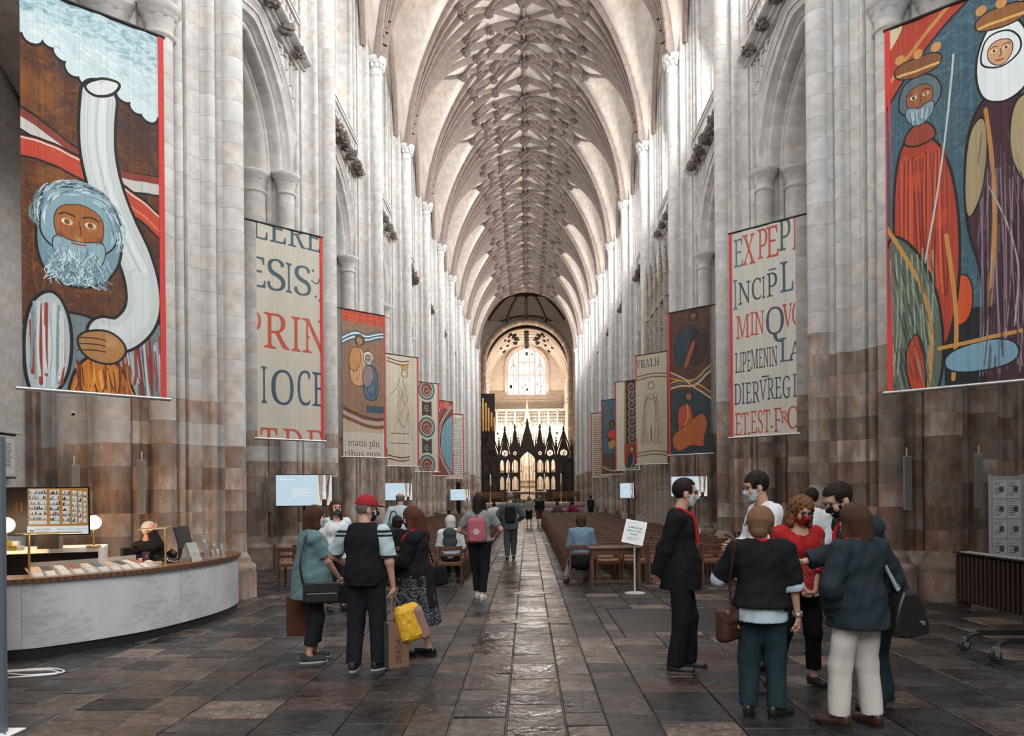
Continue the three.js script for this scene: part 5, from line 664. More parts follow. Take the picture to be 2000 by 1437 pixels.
art.R4 = [256, 744, (x, w, h) => { x.fillStyle = '#cdc5b5'; x.fillRect(0, 0, w, h); x.fillStyle = '#2e2a2c'; x.fillRect(w * 0.42, 0, w * 0.5, h); x.fillStyle = '#b08a3c'; x.fillRect(w * 0.36, 0, w * 0.06, h); for (let k = 0; k < 7; k++) swirl(x, w, h, 0.67, 0.07 + k * 0.095, 0.2, ['#9c9488', '#44646c', '#a03c2c']); x.fillStyle = '#9c3a24'; x.fillRect(w * 0.36, h * 0.7, w * 0.64, h * 0.24); robed(x, w, h, 0.68, 0.78, 0.1, '#2f4456', '#26384a', '#c8a070'); plainHead(x, w, h, 0.66, 0.77, 0.1, '#b98a64', '#6a5040', null); for (const o of [0, 0.02]) shape(x, w, h, [[0, 0.94 + o], [0.5, 1 + o], [1, 0.94 + o]], null, '#b8b4aa', 0.03, false); weave(x, w, h); }];
art.L5 = [256, 744, (x, w, h) => { x.fillStyle = '#7c4038'; x.fillRect(0, 0, w, h); brush(x, w, h, 200, ['#9c5a48', '#5a2c26'], 0.2, 0.4); shape(x, w, h, [[1.3, 0.1], [0.4, 0.3], [0.35, 0.7], [0.7, 0.95], [1.3, 1.0]], '#6f98a4', '#2a1a14', 0.03); for (const [c, l] of [['#3a2622', 0.2], ['#b8a69c', 0.12], ['#7a3a30', 0.03]]) shape(x, w, h, [[1.1, 0.02], [0.5, 0.2], [0.22, 0.5], [0.4, 0.8], [0.95, 1.02]], null, c, l, false); for (const [u, v, c] of [[0.2, 0.12, '#b8c8c8'], [0.4, 0.06, '#c24c4c'], [0.7, 0.05, '#b86a5a']]) { x.fillStyle = c; x.beginPath(); x.arc(u * w, v * h, 0.16 * w, 0, 7); x.fill(); } weave(x, w, h); }];
art.R5 = [256, 744, (x, w, h) => { x.fillStyle = '#3d5e70'; x.fillRect(0, 0, w, h); brush(x, w, h, 200, ['#5c8194', '#2c4450'], 0.2, 0.4); x.fillStyle = '#4a3c34'; x.fillRect(0, h * 0.72, w, h * 0.28); for (const v of [0.12, 0.3]) swirl(x, w, h, 0.3, v, 0.22, ['#4c2c28', '#8a6a50']); robed(x, w, h, 0.5, 0.36, 0.11, '#b08a4a', '#4a3440', null); shape(x, w, h, [[0.2, 0.42], [0.9, 0.38], [0.95, 0.56], [0.3, 0.52]], '#b8482c', '#1a120e', 0.02); plainHead(x, w, h, 0.52, 0.33, 0.12, '#6a4a30', '#3a281e', null); for (const o of [0, 0.03]) shape(x, w, h, [[0, 0.86 + o], [0.5, 0.94 + o], [1, 0.9 + o]], null, o ? '#b8a27a' : '#6d4a30', 0.06, false); weave(x, w, h); }];
const script = (bg) => (x, w, h) => { x.fillStyle = bg; x.fillRect(0, 0, w, h); x.strokeStyle = '#b03a34'; x.lineWidth = 8; x.strokeRect(4, 4, w - 8, h - 8); for (let r = 0; r < 30; r++) { x.fillStyle = r % 5 === 0 ? '#8a5a52' : '#3e3834'; let p = 0.12; while (p < 0.86) { const l = rr(0.03, 0.12); x.fillRect(p * w, (0.05 + r * 0.031) * h, l * w, 8); p += l + 0.03; } } weave(x, w, h); };
art.L6 = [256, 744, script('#cfc9be')]; art.R6 = [256, 744, script('#b8ac98')];
const bannerText = {
  L0: 'large banner of a bearded figure with a white ribbon on brown', R0: 'large banner of two crowned robed figures on blue', L1: 'linen banner lettered ESIS PRIN IOCE in blue and red', R1: 'linen banner lettered with red and blue capitals EXPEPI INCIPL',
  L2: 'banner of two robed figures under a red strip with brown script', R2: 'dark banner of red robed figure and orange beast', L3: 'beige banner with a brown line drawing of a crowned figure', R3: 'beige line drawing banner headed YRALH', L4: 'narrow banner of roundels and foliage on a dark column', R4: 'banner with interlace strip over a small blue robed figure', L5: 'banner with curved foliage border around pale blue', R5: 'blue banner of a robed figure in red and gold', L6: 'banner of closely written script with red border left of the nave', R6: 'banner of brown script with red border right of the nave',
};
const clothGeo = (w, h, ph) => { const g = new THREE.PlaneGeometry(w, h, 24, 10), p = g.attributes.position; for (let i = 0; i < p.count; i++) { const u = p.getX(i) / w + 0.5, v = p.getY(i) / h + 0.5; p.setZ(i, (0.010 * Math.sin(u * 17 + ph) + 0.006 * Math.sin(u * 41 + ph * 2)) * (0.4 + 0.8 * Math.sin(Math.PI * clamp(v, 0.05, 0.95)))); } g.computeVertexNormals(); return g; };
for (let i = 0; i < 7; i++) for (const s of [-1, 1]) {
  const key = (s < 0 ? 'L' : 'R') + i, d = pierD(i), [tw, th, draw] = art[key], tex = canvasTex(tw, th, draw);
  const xm = s * 4.275, zm = -(d + 1.1), ang = Math.atan2(0.9, 0.95), w = 1.27, h = 3.8, g = thing('banner', bannerText[key], 'banner', [xm, 2.7, zm], s < 0 ? ang : -ang, 'printed banners on the nave piers');
  const see = i === 1 ? 0.9 : 0.97; mesh('cloth', G(clothGeo(w, h, i * 2 + s), 0, h / 2, 0), std({ map: tex, roughness: 0.85, transparent: true, opacity: see }), g);
  mesh('red_edge', box(0.055, h, 0.014, -s * (w / 2 - 0.01), h / 2, 0.004), M.red, g);
  mesh('top_bar', rod([-w / 2 - (s < 0 ? 0.3 : 0.03), h + 0.01, 0], [w / 2 + (s < 0 ? 0.03 : 0.3), h + 0.01, 0], 0.018), M.iron, g); mesh('bottom_bar', rod([-w / 2 - 0.06, 0, 0], [w / 2 + 0.06, 0, 0], 0.02), M.steel, g);
  const bx = s * (w / 2 + 0.32); mesh('bracket', join(box(0.06, 0.28, 0.06, bx, h + 0.02, 0), bar([bx, h - 0.06, 0], [bx + s * 0.16, h - 0.2, 0.02], 0.03), bar([bx, h + 0.1, 0], [bx + s * 0.2, h + 0.1, 0.02], 0.04)), M.iron, g);
}

// ---------------------------------------------------------------- information desk
const floorPt = (p) => V(p[0], 0, -p[1]);
{
  const line = new THREE.CatmullRomCurve3([[-7.4, 7.65], [-6.2, 7.75], [-5.35, 7.98], [-4.93, 8.33], [-4.46, 9.13], [-4.24, 10.2], [-4.22, 11.0], [-4.36, 11.7], [-4.62, 12.05]].map(floorPt), false, 'catmullrom', 0.5), N = 90, P = line.getSpacedPoints(N);
  const out = P.map((p, i) => { const t = line.getTangentAt(i / N); return V(-t.z, 0, t.x).multiplyScalar(1); });   // towards the visitors
  const side = out[40].x > 0 ? 1 : -1, off = (k) => P.map((p, i) => p.clone().addScaledVector(out[i], side * k));
  const wallOf = (pts, y0, y1) => { const pos = [], uv = [], idx = []; let l = 0; pts.forEach((p, i) => { if (i) l += p.distanceTo(pts[i - 1]); pos.push(p.x, y0, p.z, p.x, y1, p.z); uv.push(l, y0, l, y1); if (i) { const a = i * 2; idx.push(a - 2, a, a - 1, a - 1, a, a + 1); } }); const g = new THREE.BufferGeometry(); g.setAttribute('position', new THREE.Float32BufferAttribute(pos, 3)); g.setAttribute('uv', new THREE.Float32BufferAttribute(uv, 2)); g.setIndex(idx); g.computeVertexNormals(); return g.toNonIndexed(); };
  const flat = (a, b, y) => { const pos = [], uv = [], idx = []; let l = 0; a.forEach((p, i) => { const q = b[i]; if (i) l += p.distanceTo(a[i - 1]); pos.push(p.x, y, p.z, q.x, y, q.z); uv.push(l, 0, l, p.distanceTo(q)); if (i) { const k = i * 2; idx.push(k - 2, k - 1, k, k - 1, k + 1, k); } }); const g = new THREE.BufferGeometry(); g.setAttribute('position', new THREE.Float32BufferAttribute(pos, 3)); g.setAttribute('uv', new THREE.Float32BufferAttribute(uv, 2)); g.setIndex(idx); g.computeVertexNormals(); return g.toNonIndexed(); };
  const vein = fbm(512, 4, 611, 5, 0.55, 1, 4), veil = fbm(512, 5, 633, 4, 0.55), marble = std({ map: dataTex(512, (i) => { const r = 1 - Math.abs(vein[i] - 0.5) * 9, c = 0.80 + 0.08 * (veil[i] - 0.5) - 0.075 * clamp(r, 0, 1) * sstep(0.52, 0.66, veil[(i + 131072) % 262144]); return [c * 0.97, c * 0.99, c]; }, true, 0.8), color: rgb(0.9, 0.9, 0.9), roughness: 0.45 });
  const c = thing('information_desk', 'curved information desk with pale veined marble front and wooden top', 'desk');
  const cutAt = [0, 30, 56, 80, 90], f = off(0); for (let k = 0; k < 4; k++) mesh('marble_panel', join(wallOf(f.slice(cutAt[k], cutAt[k + 1] + 1).map((p, i, a) => (i === 0 && k ? p.clone().lerp(a[1], 0.04) : p)), 0.11, 0.79)), marble, c);
  mesh('backing', wallOf(off(-0.02), 0, 0.8), M.black, c); mesh('plinth', join(wallOf(off(-0.045), 0, 0.115), flat(off(-0.05), off(0), 0.11)), M.black, c);
  mesh('inner_panel', wallOf(off(-0.5), 0, 0.8), M.white, c);
  const a = off(0.035), b = off(-0.55); mesh('counter_top', join(flat(b, a, 0.835), flat(a, b, 0.79), wallOf(a, 0.79, 0.835), wallOf(b, 0.79, 0.835)), M.counterTop, c);
  mesh('end_panel', boxUV(bar([P[N].x, 0.4, P[N].z], [b[N].x, 0.4, b[N].z], 0.02, 0.78)), M.white, c);
  const at = (t, k) => { const q = line.getPointAt(t), n = line.getTangentAt(t); return [q.x - n.z * k * side, q.z + n.x * k * side, Math.atan2(-n.z, n.x)]; };
  // slim reading lamps with a warm strip
  for (const [t, k, lab] of [[0.345, -0.12, 'slim brass T-shaped lamp at the far side of the leaflet tray from the monitor'], [0.605, -0.12, 'slim brass T-shaped lamp beside the small purple book']].map((q, i) => [q[0], q[1], ['slim brass T-shaped desk lamp standing before the white back counter', 'slim brass T-shaped desk lamp standing before the seated man'][i]])) {
    const [x, z, r] = at(t, k), g = thing('desk_lamp', lab, 'lamp', [x, 0.835, z], r); mesh('base', cyl(0.05, 0.05, 0.01, 0, 0.005, 0, 14), M.brass, g); mesh('pole', rod([0, 0, 0], [0, 0.46, 0], 0.012), M.brass, g); mesh('lamp_bar', rbox(0.6, 0.014, 0.03, t < 0.5 ? 0.18 : -0.2, 0.465, 0, 0.005), M.brass, g); mesh('lamp_strip', box(0.5, 0.004, 0.016, t < 0.5 ? 0.2 : -0.22, 0.456, 0), glow(1, 0.75, 0.5, 1.5), g);
    const wp = g.localToWorld(V(t < 0.5 ? 0.2 : -0.22, 0.45, 0)); g.updateMatrixWorld(); const q = g.localToWorld(V(t < 0.5 ? 0.2 : -0.22, 0.45, 0)), l = new THREE.RectAreaLight(rgb(1, 0.66, 0.4), 45, 0.5, 0.03); l.name = 'desk_lamp_light'; l.position.copy(q); l.rotation.set(-Math.PI / 2, 0, r, 'YXZ'); l.rotation.y = r; scene.add(l);
  }
  // acrylic tray with stacks of leaflets
  const acr = std({ color: rgb(0.55, 0.5, 0.46), roughness: 0.25, transparent: true, opacity: 0.55 }), cols = [[0.5, 0.36, 0.25], [0.07, 0.08, 0.08], [0.5, 0.46, 0.42], [0.25, 0.1, 0.07], [0.55, 0.45, 0.34], [0.12, 0.14, 0.16]].map((q) => std({ color: rgb(...q), roughness: 0.5 }));
  const tr = thing('leaflet_tray', 'long clear acrylic tray holding leaflets on the wooden counter', 'tray'); { const p0 = off(-0.1), p1 = off(-0.46), s0 = Math.round(0.35 * N), s1 = Math.round(0.6 * N); mesh('front_wall', wallOf(p0.slice(s0, s1), 0.836, 0.90), acr, tr); mesh('back_wall', wallOf(p1.slice(s0, s1), 0.836, 0.97), acr, tr); mesh('base', flat(p0.slice(s0, s1), p1.slice(s0, s1), 0.84), acr, tr); for (const k of [s0, s1 - 1]) mesh('end_wall', boxUV(bar([p0[k].x, 0.88, p0[k].z], [p1[k].x, 0.88, p1[k].z], 0.01, 0.09)), acr, tr); }
  let n = 0; for (let t = 0.362; t < 0.592; t += 0.0225) { const [x, z, r] = at(t, -0.2), st = thing('leaflet_stack', 'fanned stack of printed leaflets standing in the acrylic tray', 'leaflets', [x, 0.842, z], r, 'leaflet stacks in the tray'); for (let k = 0; k < 6; k++) mesh('leaflet', G(box(0.09, 0.004, 0.15), rr(-0.008, 0.008), 0.01 + k * 0.011, -0.02 * k - 0.02, 0.25), k === 5 ? cols[n % 6] : M.paper, st); n++; }
  // things at the far end of the counter
  { const [x, z, r] = at(0.735, -0.42), g = thing('till_monitor', 'dark computer monitor seen from behind on the counter end', 'monitor', [x, 0.835, z], r + 0.25); mesh('screen_back', G(new RoundedBoxGeometry(0.66, 0.3, 0.03, 2, 0.01), 0.05, 0.3, 0, -0.25), M.black, g); mesh('neck', G(box(0.06, 0.22, 0.04), 0.05, 0.12, -0.04), M.iron, g); mesh('base', rbox(0.26, 0.015, 0.18, 0.05, 0.008, -0.05), M.iron, g); }
  { const [x, z, r] = at(0.585, -0.3), g = thing('small_book', 'small dark purple book standing upright on the counter', 'book', [x, 0.835, z], r); mesh('cover', rbox(0.11, 0.17, 0.02, 0, 0.085, 0, 0.003), std({ color: rgb(0.05, 0.02, 0.05), roughness: 0.4 }), g); mesh('cover_mark', G(box(0.02, 0.04, 0.002), 0, 0.12, 0.011), M.gold, g); }
  { const clear = std({ color: rgb(0.7, 0.75, 0.76), roughness: 0.1, transparent: true, opacity: 0.28 }); const pics = [std({ color: rgb(0.05, 0.12, 0.12), roughness: 0.3 }), std({ color: rgb(0.06, 0.07, 0.08), roughness: 0.3 }), std({ color: rgb(0.3, 0.33, 0.33), roughness: 0.3 })]; [[0.765, -0.2, 0.3, 0], [0.785, -0.12, 0.22, 1], [0.805, -0.06, 0.17, 2]].forEach(([t, k, hh, m], i) => { const [x, z, r] = at(t, k), g = thing('leaflet_holder', ['tall acrylic holder with dark green card on the desk end', 'middle acrylic holder with dark card on the desk end', 'small acrylic holder with grey card on the desk end'][i], 'holder', [x, 0.835, z], r + 0.2); mesh('card', G(box(0.16, hh, 0.004), 0, hh / 2 + 0.01, 0, -0.2), pics[m], g); mesh('card_title', G(box(0.1, 0.03, 0.002), 0, hh * 0.8, -hh * 0.06 + 0.006, -0.2), M.paper, g); mesh('holder', G(box(0.18, hh + 0.02, 0.008), 0, hh / 2 + 0.01, 0.006, -0.2), clear, g); mesh('foot', box(0.18, 0.008, 0.12, 0, 0.006, -0.02), clear, g); });
    const [x, z, r] = at(0.70, -0.18), g = thing('acrylic_stand', 'clear triangular acrylic stand on the counter', 'stand', [x, 0.835, z], r); mesh('front_sheet', G(box(0.22, 0.26, 0.005), 0, 0.12, 0.05, -0.35), clear, g); mesh('rear_sheet', G(box(0.22, 0.26, 0.005), 0, 0.12, -0.05, 0.35), clear, g); }
  { const [x, z, r] = at(0.83, -0.2), g = thing('tumbler', 'small frosted tumbler at the rounded end of the counter', 'cup', [x, 0.835, z]); mesh('glass', lathe([[0.03, 0], [0.042, 0.005], [0.05, 0.1], [0.046, 0.1], [0.038, 0.01]], 16), std({ color: rgb(0.7, 0.62, 0.55), roughness: 0.2 }), g); }
  { const [x, z, r] = at(0.66, -0.36), g = thing('desk_telephone', 'black desk telephone with cable on the counter', 'telephone', [x, 0.835, z], r); mesh('phone_body', G(new RoundedBoxGeometry(0.2, 0.05, 0.18, 2, 0.015), 0, 0.035, 0, 0.2), M.black, g); mesh('handset', join(rod([-0.09, 0.085, -0.07], [-0.09, 0.085, 0.07], 0.015), sph(0.025, -0.09, 0.08, -0.07), sph(0.025, -0.09, 0.08, 0.07)), M.gloss, g); mesh('cord', tube([[-0.09, 0.08, 0.07], [-0.15, 0.04, 0.13], [-0.05, 0.02, 0.15], [0.05, 0.02, 0.12]], 0.005), M.lightGrey, g); }
  { const [x, z] = at(0.2, -0.2), g = thing('wooden_bowl', 'turned wooden bowl with folded papers on the counter', 'bowl', [x, 0.835, z]); mesh('bowl', lathe([[0, 0], [0.07, 0], [0.15, 0.09], [0.145, 0.095], [0.07, 0.02], [0, 0.015]], 24), M.counterTop, g); mesh('papers', join(G(box(0.2, 0.012, 0.16), 0, 0.09, 0, 0.1, 0.3), G(box(0.18, 0.01, 0.14), 0.02, 0.105, 0, -0.08, 0.8)), M.paper, g); }
  // back counter, large monitor, globe lamps
  const bc = thing('back_counter', 'white laminate back counter with open shelf behind the desk', 'counter', [-6.78, 0, -10.2], 0.42); mesh('top', rbox(2.2, 0.07, 0.6, 0, 0.99, 0, 0.01), M.white, bc); mesh('side_panel', rbox(0.07, 0.97, 0.6, 1.06, 0.485, 0, 0.01), M.white, bc); mesh('side_panel', rbox(0.9, 0.97, 0.58, -0.66, 0.485, 0, 0.01), M.lightGrey, bc); mesh('shelf', box(1.3, 0.04, 0.55, 0.4, 0.5, 0), M.black, bc); mesh('back_panel', box(1.3, 0.95, 0.03, 0.4, 0.48, -0.27), M.black, bc);
  const ts = canvasTex(768, 512, (x, w, h) => { x.fillStyle = '#1a1410'; x.fillRect(0, 0, w, h); x.fillStyle = '#0b0908'; x.fillRect(0, 0, w * 0.27, h); x.fillStyle = '#8a4a18'; x.fillRect(w * 0.14, h * 0.3, 8, 130); x.fillRect(w * 0.2, h * 0.3, 14, 100); const gx = w * 0.28; x.fillStyle = '#b07a3c'; x.fillRect(gx, 0, w - gx, h * 0.82); for (let k = 0; k < 6; k++) { const a = gx + (w - gx) * [0.02, 0.36, 0.57, 0.73, 0.84, 0.92][k], b = gx + (w - gx) * [0.31, 0.52, 0.69, 0.81, 0.9, 0.97][k]; x.fillStyle = '#cfd4cf'; x.fillRect(a, 10 + k * 6, b - a, h * 0.76 - k * 8); for (let r = 0; r < 6; r++) { x.fillStyle = '#6a4a2a'; x.fillRect(a, 60 + k * 8 + r * 58, b - a, 5); for (let q = a + 3; q < b - 6; q += rr(8, 18)) { x.fillStyle = pick(['#2a2a2e', '#7d8a8e', '#9c3a2c', '#44606a', '#d8d2c4', '#3a2c22']); const hh = rr(12, 42); x.fillRect(q, 60 + k * 8 + r * 58 - hh, rr(4, 13), hh); } } } x.fillStyle = '#e3ebee'; x.fillRect(w * 0.27, h * 0.82, w * 0.73, h * 0.18); x.fillStyle = '#222'; x.font = FONT(22, 'sans-serif'); x.fillText('WINCHESTER', w * 0.37, h * 0.905); x.fillText('CATHEDRAL', w * 0.37, h * 0.965); x.font = 'bold 46px serif'; x.fillText('W', w * 0.295, h * 0.955); x.fillStyle = '#8a979c'; x.font = FONT(20, 'sans-serif'); x.fillText('Welcome to our Cathedral Shop', w * 0.62, h * 0.9); x.font = FONT(14, 'sans-serif'); x.fillText('Gifts, books and souvenirs open daily', w * 0.62, h * 0.955); });
  const bm = thing('shop_monitor', 'large monitor showing shop shelves on the white back counter', 'monitor', [-6.15, 1.025, -9.95], 0.22); mesh('frame', rbox(1.0, 0.62, 0.035, 0, 0.48, 0, 0.006), M.gloss, bm); mesh('screen', G(new THREE.PlaneGeometry(0.97, 0.59), 0, 0.48, 0.0185), new THREE.MeshStandardMaterial({ color: 0x111111, emissive: 0xffffff, emissiveMap: ts, emissiveIntensity: 0.75, roughness: 0.3 }), bm); mesh('foot', box(0.25, 0.2, 0.14, 0.02, 0.1, -0.04), M.black, bm);
  for (const [x, z, lab] of [[-5.78, -10.35, 'glowing white globe lamp on a brass stem right of the large monitor'], [-6.45, -9.62, 'glowing white globe lamp half hidden behind the grey post']]) { const g = thing('globe_lamp', lab, 'lamp', [x, 1.025, z]); mesh('base', cyl(0.09, 0.085, 0.015, 0, 0.008, 0, 18), M.brass, g); mesh('stem', cyl(0.012, 0.012, 0.24, 0, 0.12, 0, 10), M.brass, g); mesh('lamp_globe', sph(0.095, 0, 0.32, 0, 1, 1, 1, 24), glow(1, 0.83, 0.62, 3.2), g); bulb('globe_lamp_light', [x, 1.345, z], [1, 0.6, 0.3], 3.2, 4.5); }
  const yel = std({ color: rgb(0.42, 0.36, 0.02), roughness: 0.6 }); [[-6.5, 1.025, -9.72, 0.3], [-6.36, 1.025, -9.68, 0.35], [-6.42, 1.085, -9.70, 0.28]].forEach(([x, y, z, r], i) => { const g = thing('card_box', ['yellow ended card box in the bottom left of the small pile', 'yellow ended card box in the bottom right of the small pile', 'yellow ended card box on top of the small pile'][i], 'box', [x, y, z], r, 'boxes on the back counter'); mesh('carton', rbox(0.13, 0.055, 0.1, 0, 0.0275, 0, 0.003), M.paper, g); mesh('yellow_end', box(0.07, 0.056, 0.004, -0.03, 0.0285, 0.051), yel, g); });
  const pw = thing('power_cable', 'white coiled cable lying on the floor by the desk plinth', 'cable', [-4.75, 0, -7.35]); mesh('cable', tube([[-0.4, 0.012, -0.1], [0.1, 0.012, -0.22], [0.32, 0.012, -0.05], [0.05, 0.012, 0.06], [-0.25, 0.014, -0.05], [0.12, 0.016, -0.14], [0.3, 0.014, 0.02], [-0.05, 0.012, 0.16], [-0.45, 0.012, 0.2]], 0.008, 6, 70), M.white, pw); mesh('plug', rbox(0.05, 0.035, 0.035, -0.46, 0.02, 0.2), M.white, pw);
  const po = thing('steel_post', 'grey steel post on a square base plate at the frame edge', 'post', [-3.72, 0, -5.5]); mesh('upright', rbox(0.055, 2.1, 0.05, -0.01, 1.05, 0, 0.004), std({ color: rgb(0.10, 0.13, 0.15), roughness: 0.5 }), po); mesh('base_plate', rbox(0.22, 0.012, 0.22, -0.02, 0.006, 0, 0.003), M.white, po); mesh('foot_bolt', cyl(0.01, 0.01, 0.02, 0.05, 0.015, 0.06, 8), M.steel, po);
}
// memorial tablet in the left aisle
{ const tx = canvasTex(256, 384, (x, w, h) => { x.fillStyle = '#d8d5cf'; x.fillRect(0, 0, w, h); x.strokeStyle = '#77736d'; x.lineWidth = 5; x.strokeRect(14, 14, w - 28, h - 28); x.fillStyle = '#2a2826'; for (let r = 0; r < 13; r++) { const l = rr(70, 160); let p = w / 2 - l / 2; while (p < w / 2 + l / 2) { const q = rr(5, 16); x.fillRect(p, 70 + r * 18, q, 8); p += q + 4; } } });
  const g = thing('memorial_tablet', 'white inscribed wall tablet with a pediment on the left aisle wall', 'tablet', [-11.85, 2.15, -17.6], Math.PI / 2); mesh('backing', rbox(0.72, 1.05, 0.06, 0, 0.52, 0.02, 0.01), ST.dark, g); mesh('tablet', G(box(0.6, 0.92, 0.04), 0, 0.5, 0.06), std({ map: tx, roughness: 0.5 }), g); const sh = new THREE.Shape(); sh.moveTo(-0.42, 0); sh.lineTo(0, 0.22); sh.lineTo(0.42, 0); mesh('pediment', G(new THREE.ExtrudeGeometry(sh, { depth: 0.12, bevelEnabled: false }), 0, 1.06, 0), ST.pale[0], g); mesh('cornice', rbox(0.88, 0.05, 0.16, 0, 1.04, 0.06, 0.008), ST.pale[0], g); }
// column loudspeakers on the piers
const speaker = (lab, x, y, d, turn) => { const g = thing('column_speaker', lab, 'speaker', [x, y, -d], turn); mesh('cabinet', rbox(0.11, 0.82, 0.12, 0, 0.41, 0, 0.012), M.grey, g); mesh('grille', box(0.09, 0.78, 0.004, 0, 0.41, 0.061), std({ color: rgb(0.16, 0.155, 0.15), roughness: 0.9 }), g); mesh('bracket', rod([0, 0.8, -0.06], [0, 0.95, -0.06], 0.012), M.lightGrey, g); };
speaker('grey column speaker on the near left pier beside the large monitor', -6.72, 1.35, 11.55, 0.7); speaker('grey column speaker on the near left pier above the seated man', -5.82, 1.42, 11.72, 0.3); speaker('grey column speaker on the left pier beside the wide text screen', -6.05, 1.32, 18.1, 0.3); speaker('grey column speaker right of the wide text screen', -4.72, 1.34, 19.15, 0.2);
speaker('grey column speaker on the near right pier above the standing group', 5.72, 1.38, 11.72, -0.3); speaker('grey column speaker on the near right pier beside the radiator', 6.72, 1.40, 11.6, -0.6);
// information screens on stands
const welcome = canvasTex(512, 288, (x, w, h) => { x.fillStyle = '#cfe6f5'; x.fillRect(0, 0, w, h); x.fillStyle = '#fff'; for (let r = 0; r < 6; r++) x.fillRect(150, 130 + r * 16, [150, 150, 180, 120, 170, 40][r], 5); x.fillRect(60, 40, 120, 7); x.fillRect(40, 30, 12, 20); x.fillStyle = '#e9e4dc'; x.fillRect(w * 0.73, 0, w * 0.27, h); for (let i = 0; i < 60; i++) { x.strokeStyle = i % 2 ? '#8a8078' : '#544a44'; x.lineWidth = rr(1, 3); const s = i % 2 ? -1 : 1, cx = w * 0.865; x.beginPath(); x.moveTo(cx + s * rr(6, 60), 0); x.lineTo(cx + s * rr(12, 40), h * rr(0.5, 0.9)); x.stroke(); } x.fillStyle = '#f5efe8'; x.beginPath(); x.ellipse(w * 0.865, h * 0.62, 18, 30, 0, 0, 7); x.fill(); x.fillStyle = '#2a201c'; x.fillRect(w * 0.82, h * 0.8, w * 0.09, h * 0.2); });
const screenMat = new THREE.MeshStandardMaterial({ color: 0x111111, emissive: 0xffffff, emissiveMap: welcome, emissiveIntensity: 0.82, roughness: 0.3 });
const tv = (lab, x, d, turn, w = 1.24, yc = 1.82) => { const h = w * 0.5625, g = thing('information_screen', lab, 'screen', [x, 0, -d], turn); mesh('bezel', rbox(w + 0.03, h + 0.03, 0.05, 0, yc, 0, 0.008), M.gloss, g); mesh('screen', G(new THREE.PlaneGeometry(w, h), 0, yc, 0.027), screenMat, g); mesh('stand_pole', rod([0, 0, -0.05], [0, yc - 0.2, -0.05], 0.03), M.iron, g); mesh('stand_base', rbox(0.6, 0.03, 0.5, 0, 0.015, -0.05, 0.01), M.iron, g); };
tv('wide pale blue text screen on a stand by the second left pier', -5.1, 17.75, 0.12); tv('pale blue text screen behind the man in the light blue shirt', -5.15, 30.6, 0.1, 1.2, 1.86); tv('small pale blue text screen by the far left piers', -4.35, 50, 0.1, 1.25, 1.75); tv('pale blue text screen behind the man in the dark suit', 5.02, 24.2, -0.3, 1.1, 1.9); tv('narrow pale screen turned sideways at a far right pier', 4.55, 35.6, -1.15, 1.2, 1.85);
{ const g = thing('equipment_cabinet', 'black equipment cabinet by the far left piers', 'cabinet', [-5.0, 0, -51.5]); mesh('body', rbox(1.1, 2.6, 0.6, 0, 1.3, 0, 0.02), M.black, g); mesh('door', rbox(0.5, 2.4, 0.02, -0.26, 1.3, 0.305, 0.005), M.gloss, g); mesh('door', rbox(0.5, 2.4, 0.02, 0.26, 1.3, 0.305, 0.005), M.gloss, g); mesh('top_unit', box(0.6, 0.6, 0.4, 0, 2.9, 0), M.black, g); }
// small table and tours sign on the right
{ const t = thing('side_table', 'small wooden table behind the seated woman in blue', 'table', [1.5, 0, -13.55], -0.02); mesh('tabletop', boxUV(rbox(0.92, 0.035, 0.5, 0, 0.735, 0, 0.006)), M.chair, t); for (const x of [-1, 1]) for (const z of [-1, 1]) mesh('leg', boxUV(rbox(0.05, 0.72, 0.05, x * 0.4, 0.36, z * 0.2, 0.005)), M.chair, t); mesh('apron', boxUV(box(0.8, 0.08, 0.02, 0, 0.67, 0.2)), M.chair, t); mesh('apron', boxUV(box(0.8, 0.08, 0.02, 0, 0.67, -0.2)), M.chair, t); mesh('stretcher', boxUV(box(0.8, 0.04, 0.03, 0, 0.15, 0)), M.chair, t);
  const l = thing('table_leaflet', 'dark leaflet lying on the small wooden table', 'leaflet', [1.7, 0.753, -13.5], 0.2); mesh('sheet', box(0.2, 0.004, 0.14, 0, 0.003, 0), std({ color: rgb(0.05, 0.06, 0.08), roughness: 0.4 }), l); mesh('sheet_title', box(0.12, 0.001, 0.03, 0, 0.006, 0), M.paper, l);
  const tx = canvasTex(384, 512, (x, w, h) => { x.fillStyle = '#d5dcdc'; x.fillRect(0, 0, w, h); x.fillStyle = '#22272a'; x.textAlign = 'center'; x.font = 'bold 60px sans-serif'; x.fillText('Cathedral', w / 2, 170); x.fillText('tours start', w / 2, 250); x.fillText('here', w / 2, 330); x.font = 'bold 34px serif'; x.fillText('W', 50, 60); x.fillStyle = '#737b7e'; for (let r = 0; r < 5; r++) x.fillRect(70, 380 + r * 18, [240, 220, 235, 200, 120][r], 6); x.fillRect(80, 40, 120, 6); });
  const s = thing('tours_sign', 'silver framed sign reading Cathedral tours start here on a floor stand', 'sign', [1.78, 0, -13.05], -0.1); mesh('base', lathe([[0, 0.02], [0.15, 0.018], [0.17, 0.008], [0.17, 0], [0, 0]], 28), M.lightGrey, s); mesh('pole', cyl(0.016, 0.016, 0.84, 0, 0.43, 0, 12), M.lightGrey, s); const hd = mesh('frame', G(new RoundedBoxGeometry(0.36, 0.44, 0.02, 1, 0.004), 0, 1.02, 0.0, -0.5, 0, -0.22), M.steel, s); mesh('notice', G(new THREE.PlaneGeometry(0.32, 0.40), 0, 1.02 + 0.0055, 0.0105, -0.5, 0, -0.22), std({ map: tx, roughness: 0.5 }), s); }
